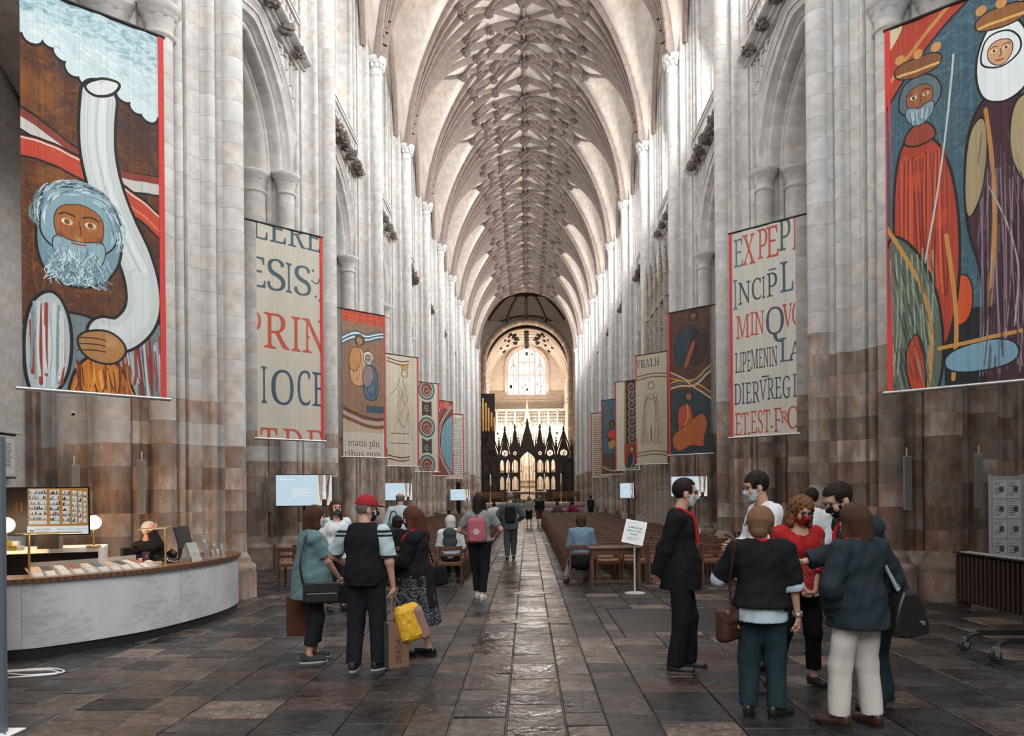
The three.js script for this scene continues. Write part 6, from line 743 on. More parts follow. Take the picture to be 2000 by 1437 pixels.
// radiator, notice board, rolling screen at the right
{ const g = thing('radiator', 'long brown column radiator with perforated top at the right arcade', 'radiator', [6.2, 0, -8.9], Math.PI / 2); const rust = std({ color: rgb(0.075, 0.042, 0.028), roughness: 0.55, metalness: 0.3 }); for (let k = 0; k < 46; k++) mesh('fin', rbox(0.035, 0.66, 0.16, -2.25 + k * 0.1, 0.43, 0, 0.014), rust, g); mesh('core', box(4.5, 0.6, 0.06, 0, 0.43, 0), M.black, g); mesh('top_grille', rbox(4.6, 0.025, 0.2, 0, 0.785, 0, 0.006), M.iron, g); for (let k = 0; k < 44; k++) mesh('grille_bar', rbox(0.05, 0.012, 0.17, -2.2 + k * 0.1, 0.803, 0, 0.004), M.lightGrey, g); for (const x of [-2.2, -0.7, 0.7, 2.2]) mesh('foot', box(0.06, 0.12, 0.18, x, 0.06, 0), rust, g); }
{ const tx = canvasTex(256, 512, (x, w, h) => { x.fillStyle = '#aab4b6'; x.fillRect(0, 0, w, h); for (let r = 0; r < 4; r++) for (let c = 0; c < 2; c++) { x.fillStyle = '#d6dcdc'; x.fillRect(8 + c * 124, 8 + r * 126, 116, 116); for (let k = 0; k < 7; k++) { x.fillStyle = pick(['#8d979a', '#6a7478', '#a9b2b4']); x.fillRect(16 + c * 124, 16 + r * 126 + k * 14, rr(40, 90), 6); } x.fillStyle = '#565e62'; x.fillRect(60 + c * 124, 50 + r * 126, 40, 34); } });
  const g = thing('notice_board', 'glazed notice board of pinned sheets behind the radiator', 'notice board', [6.98, 0, -11.35], -0.15); mesh('board', rbox(0.44, 1.25, 0.03, 0, 1.25, 0, 0.004), M.lightGrey, g); mesh('sheets', G(new THREE.PlaneGeometry(0.4, 1.18), 0, 1.25, 0.017), std({ map: tx, roughness: 0.35 }), g); for (const x of [-0.22, 0.22]) mesh('upright', box(0.03, 1.9, 0.03, x, 0.95, -0.01), M.lightGrey, g);
  const c = thing('draped_coat', 'mauve grey coat draped behind the radiator', 'coat', [6.5, 0, -9.6]); const cl = std({ color: rgb(0.2, 0.16, 0.18), roughness: 0.9 }); mesh('cloth', creased(G(new THREE.IcosahedronGeometry(1, 3), 0.05, 0.86, 0, 0, 0, 0, 0.2, 0.2, 0.26)), cl, c); mesh('sleeve', tube([[0, 1.0, 0.1], [-0.08, 0.9, 0.2], [-0.1, 0.7, 0.2]], 0.07, 8), cl, c); mesh('stand', cyl(0.03, 0.03, 0.7, 0.05, 0.35, 0, 8), M.iron, c);
}
{ const g = thing('rolling_screen', 'black screen on a black trolley with castors at the right edge', 'screen', [5.35, 0, -7.75], 0.0); mesh('screen_case', G(new RoundedBoxGeometry(1.3, 0.78, 0.06, 1, 0.01), 0.0, 1.98, 0.02, -0.06, 0.55, 0), M.gloss, g); mesh('post', rbox(0.07, 1.7, 0.05, 0.1, 0.95, -0.1, 0.006), M.black, g); for (const z of [-0.36, 0.22]) { mesh('base_arm', rbox(1.4, 0.06, 0.05, -0.02, 0.2, z * 0.8, 0.008), M.black, g); mesh('arm_end', tube([[-0.68, 0.2, z * 0.8], [-0.78, 0.17, z * 0.85], [-0.82, 0.1, z * 0.9]], 0.024, 8), M.iron, g); mesh('castor', G(new THREE.TorusGeometry(0.042, 0.022, 10, 20), -0.83, 0.064, z * 0.92), M.black, g); mesh('castor_fork', box(0.05, 0.09, 0.05, -0.82, 0.1, z * 0.92), M.steel, g); mesh('castor', G(new THREE.TorusGeometry(0.042, 0.022, 10, 20), 0.66, 0.064, z * 0.9), M.black, g); } mesh('cross_arm', box(0.06, 0.05, 0.5, 0.2, 0.2, -0.06), M.black, g); }
// stone chantry chapel between two right-hand piers
{ const g = thing('chantry_chapel', 'tall stone chantry chapel with panelled walls, doorway and pinnacles in the right arcade', 'chapel', [5.3, 0, -30.0], -Math.PI / 2); const L2 = 3.05, m = ST.chantry; // local x runs along the nave (towards the altar = -x after the turn), local z towards the nave
  const wallS = new THREE.Shape(); wallS.moveTo(-L2, 0); wallS.lineTo(-L2, 5.4); wallS.lineTo(L2, 5.4); wallS.lineTo(L2, 0); const dr = new THREE.Path(); dr.moveTo(-L2 + 0.5, 0.02); dr.lineTo(-L2 + 0.5, 1.8); dr.quadraticCurveTo(-L2 + 0.52, 2.3, -L2 + 1.0, 2.65); dr.quadraticCurveTo(-L2 + 1.48, 2.3, -L2 + 1.5, 1.8); dr.lineTo(-L2 + 1.5, 0.02); wallS.holes.push(dr); mesh('panelled_wall', boxUV(G(new THREE.ExtrudeGeometry(wallS, { depth: 0.2, bevelEnabled: false }), 0, 0, 0.2)), m, g);
  mesh('doorway_shade_boards', boxUV(join(...[0, 1, 2, 3].map((k) => box(0.24, 2.7, 0.05, -L2 + 0.62 + k * 0.25, 1.35, 0.14)))), M.oakLight, g); mesh('doorway_moulding', sweep([[-L2 + 0.48, 0, 0.42], [-L2 + 0.48, 1.8, 0.42], [-L2 + 0.6, 2.25, 0.42], [-L2 + 1.0, 2.68, 0.42], [-L2 + 1.4, 2.25, 0.42], [-L2 + 1.52, 1.8, 0.42], [-L2 + 1.52, 0, 0.42]], V(0, 0, 1), [[-0.03, -0.06], [0.04, -0.05], [0.06, 0], [0.03, 0.05], [-0.03, 0.06]]), m, g);  // dark oak boards added to stand for the unlit interior of the open doorway
  for (let k = 0; k < 13; k++) { const x = -1.4 + k * 0.36, big = k % 3 === 0; mesh('panel_shaft', boxUV(join(box(big ? 0.12 : 0.05, big ? 9.4 : 5.3, big ? 0.16 : 0.08, x, big ? 4.7 : 2.65, 0.44), box(big ? 0.18 : 0.1, 0.08, 0.14, x, 1.9, 0.44), box(big ? 0.18 : 0.1, 0.08, 0.14, x, 3.7, 0.44))), m, g); if (big) { const pin = [G(new THREE.ConeGeometry(0.12, 1.5, 4), x, 10.1, 0.44)]; for (let q = 0; q < 5; q++) for (const s of [-1, 1]) pin.push(sph(0.04, x + s * (0.1 - q * 0.018), 9.5 + q * 0.26, 0.46, 1, 1, 1, 5)); mesh('pinnacle', join(...pin), m, g); } }
  for (const x of [-L2 + 0.1, -L2 + 1.75]) mesh('buttress', boxUV(join(box(0.18, 8.6, 0.24, x, 4.3, 0.44), G(new THREE.ConeGeometry(0.16, 2.2, 4), x, 9.7, 0.44))), m, g);
  mesh('string_course', boxUV(rbox(L2 * 2, 0.14, 0.34, 0, 5.4, 0.34, 0.03)), m, g); mesh('string_course', boxUV(rbox(L2 * 2, 0.1, 0.3, 0, 8.6, 0.34, 0.03)), m, g);
  for (const xc of [-2.1, -0.5, 1.4]) { const ar = archLine(0.72, 1.1, 8).map(([x, y]) => [xc + x, 7.2 + y, 0.36]); mesh('tracery_arch', sweep([[xc + 0.72, 5.4, 0.36], ...ar, [xc - 0.72, 5.4, 0.36]], V(0, 0, 1), [[-0.06, -0.05], [0.06, -0.05], [0.06, 0.05], [-0.06, 0.05]], { closed: true }), m, g); mesh('tracery_ring', G(new THREE.TorusGeometry(0.24, 0.045, 6, 18), xc, 7.65, 0.36), m, g); mesh('mullion', boxUV(box(0.07, 2.0, 0.1, xc, 6.4, 0.36)), m, g); const cus = []; for (const s of [-1, 1]) { cus.push(G(new THREE.TorusGeometry(0.33, 0.035, 6, 14, Math.PI), xc + s * 0.36, 6.95, 0.36)); for (let q = 0; q < 6; q++) cus.push(sph(0.06, xc + s * (0.78 - q * 0.12), 7.4 + q * 0.26, 0.42, 1, 1, 1, 6)); } mesh('cusps', join(...cus), m, g); mesh('gable', join(bar([xc - 0.8, 7.2, 0.38], [xc, 9.6, 0.38], 0.08), bar([xc + 0.8, 7.2, 0.38], [xc, 9.6, 0.38], 0.08), sph(0.14, xc, 9.7, 0.38, 1, 1.4, 1, 8), box(0.5, 0.06, 0.06, xc, 10.1, 0.38), box(0.06, 0.9, 0.06, xc, 10.1, 0.38)), m, g); }
}

{ const g = thing('security_camera', 'small white security camera fixed to the near left pier', 'camera', [-6.85, 2.95, -11.75], 0.5); mesh('housing', G(new RoundedBoxGeometry(0.07, 0.06, 0.16, 2, 0.015), 0, 0, 0.05, 0.25), M.lightGrey, g); mesh('lens', G(cyl(0.022, 0.022, 0.02, 0, 0, 0, 14), 0, -0.022, 0.135, Math.PI / 2 + 0.25), M.gloss, g); mesh('bracket', rod([0, 0.01, 0], [0.06, 0.03, -0.12], 0.012), M.lightGrey, g); }

// ---------------------------------------------------------------- people: signed distances meshed by surface nets
const smin = (a, b, k) => { const h = Math.max(k - Math.abs(a - b), 0) / k; return Math.min(a, b) - h * h * k * 0.25; };
const box3 = (pts) => { const lo = [1e9, 1e9, 1e9], hi = [-1e9, -1e9, -1e9]; for (const [p, r] of pts) for (let i = 0; i < 3; i++) { lo[i] = Math.min(lo[i], p[i] - r); hi[i] = Math.max(hi[i], p[i] + r); } return { lo, hi }; };
const cap = (a, b, ra, rb = ra) => { const bx = b[0] - a[0], by = b[1] - a[1], bz = b[2] - a[2], L2 = bx * bx + by * by + bz * bz || 1e-9; return { f: (x, y, z) => { const px = x - a[0], py = y - a[1], pz = z - a[2], t = clamp((px * bx + py * by + pz * bz) / L2, 0, 1); return Math.hypot(px - bx * t, py - by * t, pz - bz * t) - (ra + (rb - ra) * t); }, ...box3([[a, ra], [b, rb]]) }; };
const ell = (c, r, q) => { const m = q ? new THREE.Matrix3().setFromMatrix4(new THREE.Matrix4().makeRotationFromQuaternion(q.clone().invert())).elements : null, R = Math.max(...r); return { f: (x, y, z) => { let px = x - c[0], py = y - c[1], pz = z - c[2]; if (m) { const ax = m[0] * px + m[3] * py + m[6] * pz, ay = m[1] * px + m[4] * py + m[7] * pz, az = m[2] * px + m[5] * py + m[8] * pz; px = ax; py = ay; pz = az; } const k0 = Math.hypot(px / r[0], py / r[1], pz / r[2]), k1 = Math.hypot(px / (r[0] * r[0]), py / (r[1] * r[1]), pz / (r[2] * r[2])); return k1 < 1e-6 ? -Math.min(...r) : k0 * (k0 - 1) / k1; }, ...box3([[c, R]]) }; };
const field = (prims, k, { off = 0, cuts = [], wrinkle = null } = {}) => { const b = box3(prims.flatMap((p) => [[p.lo, 0], [p.hi, 0]])); return { f: (x, y, z) => { let d = 1e9; for (const p of prims) { const e = p.f(x, y, z); d = d > 1e8 ? e : smin(d, e, k); } d -= off; if (wrinkle && d < 0.06 && d > -0.06) d += wrinkle(x, y, z); for (const c of cuts) d = Math.max(d, c(x, y, z)); return d; }, lo: b.lo.map((v) => v - off - 0.02), hi: b.hi.map((v) => v + off + 0.02) }; };
const plane = (p, n) => (x, y, z) => (x - p[0]) * n[0] + (y - p[1]) * n[1] + (z - p[2]) * n[2];   // keeps the side opposite to n
function nets(fl, cell) {
  const { f, lo, hi } = fl, n = [0, 1, 2].map((i) => Math.max(2, Math.ceil((hi[i] - lo[i]) / cell) + 2)), [nx, ny, nz] = n, S = new Float32Array(nx * ny * nz).fill(1), B = 5, at = (i, j, k) => (k * ny + j) * nx + i;
  for (let k = 0; k < nz; k += B) for (let j = 0; j < ny; j += B) for (let i = 0; i < nx; i += B) {
    const d = f(lo[0] + (i + B / 2) * cell, lo[1] + (j + B / 2) * cell, lo[2] + (k + B / 2) * cell), far2 = Math.abs(d) > B * cell * 1.25 + 0.02;
    for (let c = k; c < Math.min(nz, k + B); c++) for (let b = j; b < Math.min(ny, j + B); b++) for (let a = i; a < Math.min(nx, i + B); a++) S[at(a, b, c)] = far2 ? d : f(lo[0] + a * cell, lo[1] + b * cell, lo[2] + c * cell);
  }
  const id = new Int32Array(nx * ny * nz).fill(-1), pos = [], idx = [];
  const E = [[0, 1], [0, 2], [0, 4], [1, 3], [1, 5], [2, 3], [2, 6], [3, 7], [4, 5], [4, 6], [5, 7], [6, 7]];
  for (let k = 0; k < nz - 1; k++) for (let j = 0; j < ny - 1; j++) for (let i = 0; i < nx - 1; i++) {
    const v = []; let neg = 0; for (let c = 0; c < 8; c++) { const s = S[at(i + (c & 1), j + ((c >> 1) & 1), k + (c >> 2))]; v.push(s); if (s < 0) neg++; }
    if (neg === 0 || neg === 8) continue;
    let x = 0, y = 0, z = 0, m = 0; for (const [a, b] of E) if ((v[a] < 0) !== (v[b] < 0)) { const t = v[a] / (v[a] - v[b]); x += lerp(a & 1, b & 1, t); y += lerp((a >> 1) & 1, (b >> 1) & 1, t); z += lerp(a >> 2, b >> 2, t); m++; }
    id[at(i, j, k)] = pos.length / 3; pos.push(lo[0] + (i + x / m) * cell, lo[1] + (j + y / m) * cell, lo[2] + (k + z / m) * cell);
  }
  const quad = (a, b, c, d, fl2) => { if (a < 0 || b < 0 || c < 0 || d < 0) return; if (fl2) idx.push(a, b, c, a, c, d); else idx.push(a, c, b, a, d, c); };
  for (let k = 1; k < nz - 1; k++) for (let j = 1; j < ny - 1; j++) for (let i = 1; i < nx - 1; i++) {
    const s = S[at(i, j, k)] < 0;
    if (s !== S[at(i + 1, j, k)] < 0) quad(id[at(i, j - 1, k - 1)], id[at(i, j, k - 1)], id[at(i, j, k)], id[at(i, j - 1, k)], s);
    if (s !== S[at(i, j + 1, k)] < 0) quad(id[at(i - 1, j, k - 1)], id[at(i - 1, j, k)], id[at(i, j, k)], id[at(i, j, k - 1)], s);
    if (s !== S[at(i, j, k + 1)] < 0) quad(id[at(i - 1, j - 1, k)], id[at(i, j - 1, k)], id[at(i, j, k)], id[at(i - 1, j, k)], s);
  }
  const g = new THREE.BufferGeometry(), nor = new Float32Array(pos.length), uv = new Float32Array(pos.length / 3 * 2), e = cell * 0.5, cx = (lo[0] + hi[0]) / 2, cz = (lo[2] + hi[2]) / 2;
  for (let i = 0; i < pos.length; i += 3) { const [x, y, z] = [pos[i], pos[i + 1], pos[i + 2]]; let a = f(x + e, y, z) - f(x - e, y, z), b = f(x, y + e, z) - f(x, y - e, z), c = f(x, y, z + e) - f(x, y, z - e); const l = Math.hypot(a, b, c) || 1; nor[i] = a / l; nor[i + 1] = b / l; nor[i + 2] = c / l; uv[i / 3 * 2] = Math.atan2(x - cx, z - cz) * 0.2; uv[i / 3 * 2 + 1] = y; }
  g.setAttribute('position', new THREE.Float32BufferAttribute(pos, 3)); g.setAttribute('normal', new THREE.BufferAttribute(nor, 3)); g.setAttribute('uv', new THREE.BufferAttribute(uv, 2)); g.setIndex(idx); return g;
}
const joined = (gs) => mergeGeometries(gs.filter((g) => g.index.count));
const add3 = (a, b, k = 1) => [a[0] + b[0] * k, a[1] + b[1] * k, a[2] + b[2] * k], sub3 = (a, b) => add3(a, b, -1), len3 = (a) => Math.hypot(...a), unit3 = (a) => { const l = len3(a) || 1; return a.map((v) => v / l); }, mix3 = (a, b, t) => a.map((v, i) => lerp(v, b[i], t)), cross3 = (a, b) => [a[1] * b[2] - a[2] * b[1], a[2] * b[0] - a[0] * b[2], a[0] * b[1] - a[1] * b[0]], dot3 = (a, b) => a[0] * b[0] + a[1] * b[1] + a[2] * b[2];
function ik(a, t, l1, l2, hint) { let d = sub3(t, a), l = len3(d); if (l > (l1 + l2) * 0.995) { d = d.map((v) => v * (l1 + l2) * 0.995 / l); l = len3(d); t = add3(a, d); } const u = unit3(d), x = (l1 * l1 - l2 * l2 + l * l) / (2 * l), h = Math.sqrt(Math.max(0, l1 * l1 - x * x)); let p = sub3(hint, u.map((v) => v * dot3(hint, u))); p = unit3(p); return [add3(add3(a, u, x), p, h), t]; }
const SKIN = std({ color: rgb(0.50, 0.28, 0.20), roughness: 0.55 }), SKIN2 = std({ color: rgb(0.42, 0.23, 0.165), roughness: 0.55 });
const fab = (r, g, b, rough = 0.92, map) => std({ color: rgb(r, g, b), roughness: rough, specularIntensity: 0.25, ...(map ? { map } : {}) });
const F = { black: fab(0.012, 0.012, 0.014), blackT: fab(0.016, 0.017, 0.02), navy: fab(0.018, 0.028, 0.034, 0.8), teal: fab(0.115, 0.19, 0.205), white: fab(0.62, 0.65, 0.67), pale: fab(0.42, 0.52, 0.56), jean: fab(0.02, 0.038, 0.045), cream: fab(0.56, 0.52, 0.47), grey: fab(0.21, 0.22, 0.225), dgrey: fab(0.055, 0.065, 0.068), red: fab(0.35, 0.02, 0.022), blue: fab(0.16, 0.25, 0.32), slate: fab(0.08, 0.10, 0.105), pink: fab(0.36, 0.105, 0.13), brownH: fab(0.055, 0.026, 0.016, 0.55), darkH: fab(0.016, 0.011, 0.009, 0.5), auburn: fab(0.075, 0.026, 0.014, 0.5), blondH: fab(0.16, 0.085, 0.045, 0.55), whiteH: fab(0.5, 0.49, 0.46, 0.6), greyH: fab(0.14, 0.13, 0.125, 0.6), curlH: fab(0.15, 0.068, 0.032, 0.6), mask: fab(0.42, 0.55, 0.58), leather: std({ color: rgb(0.015, 0.014, 0.013), roughness: 0.32 }), brownL: std({ color: rgb(0.05, 0.018, 0.012), roughness: 0.4 }), shoe: std({ color: rgb(0.018, 0.018, 0.02), roughness: 0.45 }), sole: fab(0.4, 0.4, 0.38), whiteShoe: fab(0.6, 0.6, 0.58), check: fab(0.4, 0.12, 0.13) };
const flecks = (bg, cols, n) => { const t = canvasTex(256, 256, (x, w, h) => { x.fillStyle = bg; x.fillRect(0, 0, w, h); for (let i = 0; i < n; i++) { x.fillStyle = pick(cols); x.beginPath(); x.arc(rnd() * w, rnd() * h, rr(1, 4.5), 0, 7); x.fill(); } }); t.wrapS = t.wrapT = THREE.RepeatWrapping; t.repeat.set(4, 4); return std({ map: t, roughness: 0.9 }); };
F.floral = flecks('#15181c', ['#8a9296', '#b8bcbc', '#4c565c'], 420); F.redPrint = flecks('#8c1618', ['#3c0a0c', '#c8524a', '#5c0c10', '#d8a8a0'], 380); F.stripe = std({ map: (() => { const t = canvasTex(32, 256, (x, w, h) => { x.fillStyle = '#a9bcc0'; x.fillRect(0, 0, w, h); x.fillStyle = '#17242a'; x.fillRect(0, 96, w, 26); x.fillRect(0, 140, w, 22); }); t.wrapS = t.wrapT = THREE.RepeatWrapping; t.repeat.set(1, 4.2); return t; })(), roughness: 0.9 });
const wr = (amp, s = 1) => { const q = rr(0, 9); return (x, y, z) => amp * (Math.sin(x * 31 * s + y * 17 * s + q) * Math.sin(y * 38 * s - z * 21 * s + q * 2) + 0.6 * Math.sin((x + z) * 55 * s + y * 23 * s + q)); };

function person(o) {
  const H = o.H, wd = o.wide || 1, g = thing('person', o.label, 'person', [o.at[0], o.at[2] || 0, -o.at[1]], o.turn * Math.PI / 180, o.group), near = o.at[1] < 10, mid = o.at[1] < 18;
  const cb = near ? 0.0125 : mid ? 0.02 : 0.03, cf = near ? 0.0055 : mid ? 0.008 : 0.016, ch = near ? 0.0042 : 0.0065;
  const seat = o.seat, P = seat ? [0, seat + 0.09, 0] : [o.sway || 0, 0.525 * H - (o.drop || 0), 0], lean = new THREE.Quaternion().setFromEuler(new THREE.Euler((o.lean || 0) * Math.PI / 180, (o.twist || 0) * Math.PI / 180, (o.tilt || 0) * Math.PI / 180));
  const T = (v) => { const q = V(...v).applyQuaternion(lean); return add3(P, [q.x, q.y, q.z]); };
  const C = T([0, 0.29 * H, -0.005 * H]), sw = 0.1 * H * Math.sqrt(wd), shoulders = [T([sw, 0.268 * H, -0.01 * H]), T([-sw, 0.268 * H, -0.01 * H])];
  const hq = new THREE.Quaternion().setFromEuler(new THREE.Euler((o.nod || 0) * Math.PI / 180, (o.look || 0) * Math.PI / 180, (o.cock || 0) * Math.PI / 180, 'YXZ')), nb = T([0, 0.30 * H, 0.005 * H]), hc0 = add3(nb, (() => { const q = V(0, 0.098 * H, 0.022 * H).applyQuaternion(lean.clone().slerp(new THREE.Quaternion(), 0.4)); const w = V(0, 0, Math.sin((o.nod || 0) * Math.PI / 180) * 0.04 * H).applyQuaternion(hq); return [q.x + w.x, q.y, q.z + w.z]; })());
  const hs = (H + 0.12) / 1.7 * (o.head || 1), HT = (v) => { const q = V(...v).multiplyScalar(hs).applyQuaternion(hq); return add3(hc0, [q.x, q.y, q.z]); };
  // legs
  const feet = o.feet || [[0.09, 0.02], [-0.09, 0]], ank = feet.map(([x, z, y]) => [x, (y || 0) + 0.075, z]), hips = [T([0.052 * H, -0.01 * H, 0]), T([-0.052 * H, -0.01 * H, 0])], knees = ank.map((a, i) => ik(hips[i], a, seat ? 0.25 * H : 0.243 * H, seat ? 0.235 * H : 0.228 * H, seat ? [0, 0.3, 1] : [i ? -0.1 : 0.1, 0, 1])[0]);
  const hands = (o.hands || [[0.2, 0.46 * H / 1, 0.03], [-0.2, 0.46 * H, 0.03]]), wrists = [], elbows = [];
  hands.forEach((t, i) => { const [e, w] = ik(shoulders[i], t, 0.172 * H, 0.15 * H, (o.elbow && o.elbow[i]) || [i ? -0.5 : 0.5, -0.2, -1]); elbows.push(e); wrists.push(w); });
  const fat = o.fat || 0, torso = [ell(T([0, 0.03 * H, 0]), [0.1 * H * wd, 0.085 * H, 0.072 * H * (wd + fat)], lean), ell(T([0, 0.12 * H, fat * 0.03]), [0.088 * H * wd, 0.1 * H, 0.062 * H * (wd + fat * 1.6)], lean), ell(T([0, 0.21 * H, 0]), [0.1 * H * wd, 0.105 * H, 0.068 * H * wd], lean), cap(shoulders[0], shoulders[1], 0.034 * H), cap(T([0.03 * H, 0.288 * H, -0.012 * H]), T([-0.03 * H, 0.288 * H, -0.012 * H]), 0.032 * H)];
  if (o.bust) for (const s of [1, -1]) torso.push(ell(T([s * 0.042 * H, 0.205 * H, 0.05 * H]), [0.042 * H, 0.045 * H, 0.04 * H], lean));
  const armU = (i, k = 1) => cap(shoulders[i], elbows[i], 0.033 * H * k * Math.sqrt(wd), 0.027 * H * k * Math.sqrt(wd)), armL = (i, k = 1) => cap(elbows[i], wrists[i], 0.027 * H * k * Math.sqrt(wd), 0.0175 * H * k);
  const thigh = (i, k = 1) => cap(hips[i], knees[i], 0.054 * H * k * Math.sqrt(wd), 0.036 * H * k), calf = (i, k = 1) => cap(knees[i], ank[i], 0.036 * H * k, 0.023 * H * k);
  const neck = cap(T([0, 0.285 * H, -0.005 * H]), HT([0, -0.07, -0.015]), 0.034 * H, 0.031 * H);
  // head with face
  const skull = [ell(HT([0, 0.025, -0.008]), [0.074 * hs, 0.092 * hs, 0.092 * hs], hq), ell(HT([0, -0.035, 0.018]), [0.058 * hs, 0.075 * hs, 0.068 * hs], hq), ell(HT([0, -0.085, 0.052]), [0.024 * hs, 0.02 * hs, 0.02 * hs], hq)];
  const faceF = [...skull, cap(HT([0, 0.018, 0.078]), HT([0, -0.024, 0.1]), 0.009 * hs, 0.013 * hs), cap(HT([-0.02, 0.03, 0.074]), HT([0.02, 0.03, 0.074]), 0.013 * hs), ell(HT([0, -0.057, 0.083]), [0.022 * hs, 0.009 * hs, 0.009 * hs], hq), ...[1, -1].map((s) => ell(HT([s * 0.076, -0.008, -0.005]), [0.012 * hs, 0.032 * hs, 0.02 * hs], hq)), ...[1, -1].map((s) => ell(HT([s * 0.036, -0.03, 0.062]), [0.022 * hs, 0.025 * hs, 0.018 * hs], hq))];
  const headF = field([...faceF, neck], 0.014 * hs, { cuts: [plane(T([0, 0.27 * H, 0]), [0, -1, 0])] });
  const sock = [1, -1].map((s) => HT([s * 0.032, 0.012, 0.088])), f0 = headF.f; headF.f = (x, y, z) => { let d = f0(x, y, z); for (const q of sock) d = Math.max(d, 0.0125 * hs - Math.hypot(x - q[0], y - q[1], z - q[2]) + (d < -0.02 ? -1 : 0)); return d; };
  // hands
  const handF = wrists.map((w, i) => {
    const d = unit3(o.hdir && o.hdir[i] ? o.hdir[i] : sub3(w, elbows[i])), pn0 = (o.palm && o.palm[i]) || [i ? 1 : -1, 0, 0.2], pn = unit3(sub3(pn0, d.map((v) => v * dot3(pn0, d)))), sd = cross3(d, pn), k = H / 1.7, c = o.curl ? o.curl[i] : 0.45, at2 = (a, b, n) => add3(add3(add3(w, d, a * k), sd, b * k), pn, n * k), pr = [];
    pr.push(cap(at2(0.0, 0, 0), at2(0.03, 0, 0), 0.02 * k, 0.022 * k)); for (const b of [-0.025, 0, 0.025]) pr.push(cap(at2(0.035, b * 0.8, 0), at2(0.085, b, 0), 0.0145 * k, 0.0125 * k));
    if (!mid) return [cap(at2(0, 0, 0), at2(0.14, 0, 0.03), 0.026 * k, 0.018 * k)];
    [[-0.032, 0.062], [-0.0105, 0.074], [0.0105, 0.07], [0.031, 0.054]].forEach(([b, L]) => { let p = [0.085, b, 0], a = c * 0.9; for (let q = 0; q < 3; q++) { const l = L * [0.45, 0.32, 0.23][q], n = [p[0] + l * Math.cos(a), b * (1 + 0.06 * q), p[2] + l * Math.sin(a)]; pr.push(cap(at2(...p), at2(...n), 0.0092 * k - q * 0.0007, 0.0086 * k - q * 0.0007)); p = n; a += c * 1.0; } });
    const ts = -1; let p = [0.025, ts * 0.028, 0.005]; for (const n of [[0.055, ts * 0.05, 0.018], [0.082, ts * 0.052, 0.032 + c * 0.01], [0.102, ts * 0.045, 0.042 + c * 0.014]]) { pr.push(cap(at2(...p), at2(...n), 0.0125 * k, 0.0098 * k)); p = n; }
    return pr;
  });
  const bodyGeos = [nets(headF, cf)];
  bodyGeos.push(nets(field([...torso, neck, thigh(0), thigh(1), calf(0), calf(1), ...[0, 1].flatMap((i) => [armU(i), armL(i)]), ...ank.map((a) => cap(a, add3(a, [0, -0.04, 0.06]), 0.03, 0.028))], 0.03, { off: -0.006 }), cb * 1.15));
  handF.forEach((pr) => bodyGeos.push(nets(field(pr, 0.006), ch)));
  mesh('body', joined(bodyGeos), o.skin || SKIN, g);
  if (mid && !o.away) for (const s of [1, -1]) mesh('eye', sph(0.0105 * hs, ...HT([s * 0.032, 0.01, 0.081]), 1, 1, 1, 10), M.gloss, g);
  // clothes
  const put = (name, fl, m, c = cb, lab) => { const geo = nets(fl, c); if (!geo.index.count) return null; const q = mesh(name, geo, m, g); if (lab) q.userData.label = lab; return q; };
  const wk = mid ? wr(near ? 0.005 : 0.0035) : null;
  if (o.legs !== undefined) {
    const L = o.legs, lk = L.loose || 1.15, to = L.to === undefined ? 0.92 : L.to, wkT = mid ? ((q) => (x, y, z) => 0.0035 * Math.sin(x * 46 + z * 30 + y * 9 + q) * (0.6 + 0.4 * Math.sin(y * 11 + q)) + 0.003 * Math.sin(y * 21 + x * 26 - z * 18 + q * 3) * Math.sin(y * 5 + q))(rr(0, 9)) : null;
    const hipF = field([ell(T([0, 0.03 * H, 0]), [0.1 * H * wd, 0.085 * H, 0.073 * H * (wd + fat)], lean), thigh(0, 1.05), thigh(1, 1.05)], 0.05, { off: 0.007, cuts: [plane(T([0, 0.085 * H, 0]), V(0, 1, 0).applyQuaternion(lean).toArray())] });
    const legF = [0, 1].map((i) => { const e = mix3(knees[i], ank[i], to), n = unit3(sub3(ank[i], knees[i])), m1 = mix3(hips[i], knees[i], 0.6); return field([cap(m1, knees[i], 0.042 * H * Math.sqrt(wd), 0.036 * H * Math.min(1.25, lk)), cap(knees[i], mix3(knees[i], ank[i], to + 0.12), 0.036 * H * Math.min(1.25, lk), (L.hem || 0.032) * H)], 0.03, { off: 0.008, cuts: [plane(e, n)] }); });
    const all = [hipF, ...legF], lo = [0, 1, 2].map((k) => Math.min(...all.map((q) => q.lo[k]))), hi = [0, 1, 2].map((k) => Math.max(...all.map((q) => q.hi[k])));
    put('trousers', { f: (x, y, z) => { let d = smin(smin(hipF.f(x, y, z), legF[0].f(x, y, z), 0.03), legF[1].f(x, y, z), 0.03); if (wkT && d < 0.04 && d > -0.04) d += wkT(x, y, z); return d; }, lo, hi }, L.m, cb);
  }
  if (o.skirt) { const s = o.skirt, top = T([0, 0.1 * H, 0]), pr = { f: (x, y, z) => { const t = clamp((top[1] - y) / (top[1] - s.hem), 0, 1.1), r = lerp(0.095 * H * wd, s.r, t), a = Math.atan2(x - lerp(top[0], 0, t), z - lerp(top[2], s.z || 0, t)), q = Math.hypot((x - lerp(top[0], 0, t)), (z - lerp(top[2], s.z || 0, t)) * 1.12); return (q - r - 0.014 * t * Math.sin(a * 9) - 0.006 * t * Math.sin(a * 21 + 1)) * 0.9; }, lo: [top[0] - s.r - 0.06, s.hem - 0.02, -s.r - 0.08], hi: [top[0] + s.r + 0.06, top[1] + 0.05, s.r + 0.08] }; put('skirt', field([pr], 0.01, { cuts: [plane([0, s.hem, 0], [0, -1, 0]), plane(top, [0, 1, 0])] }), s.m, cb); }
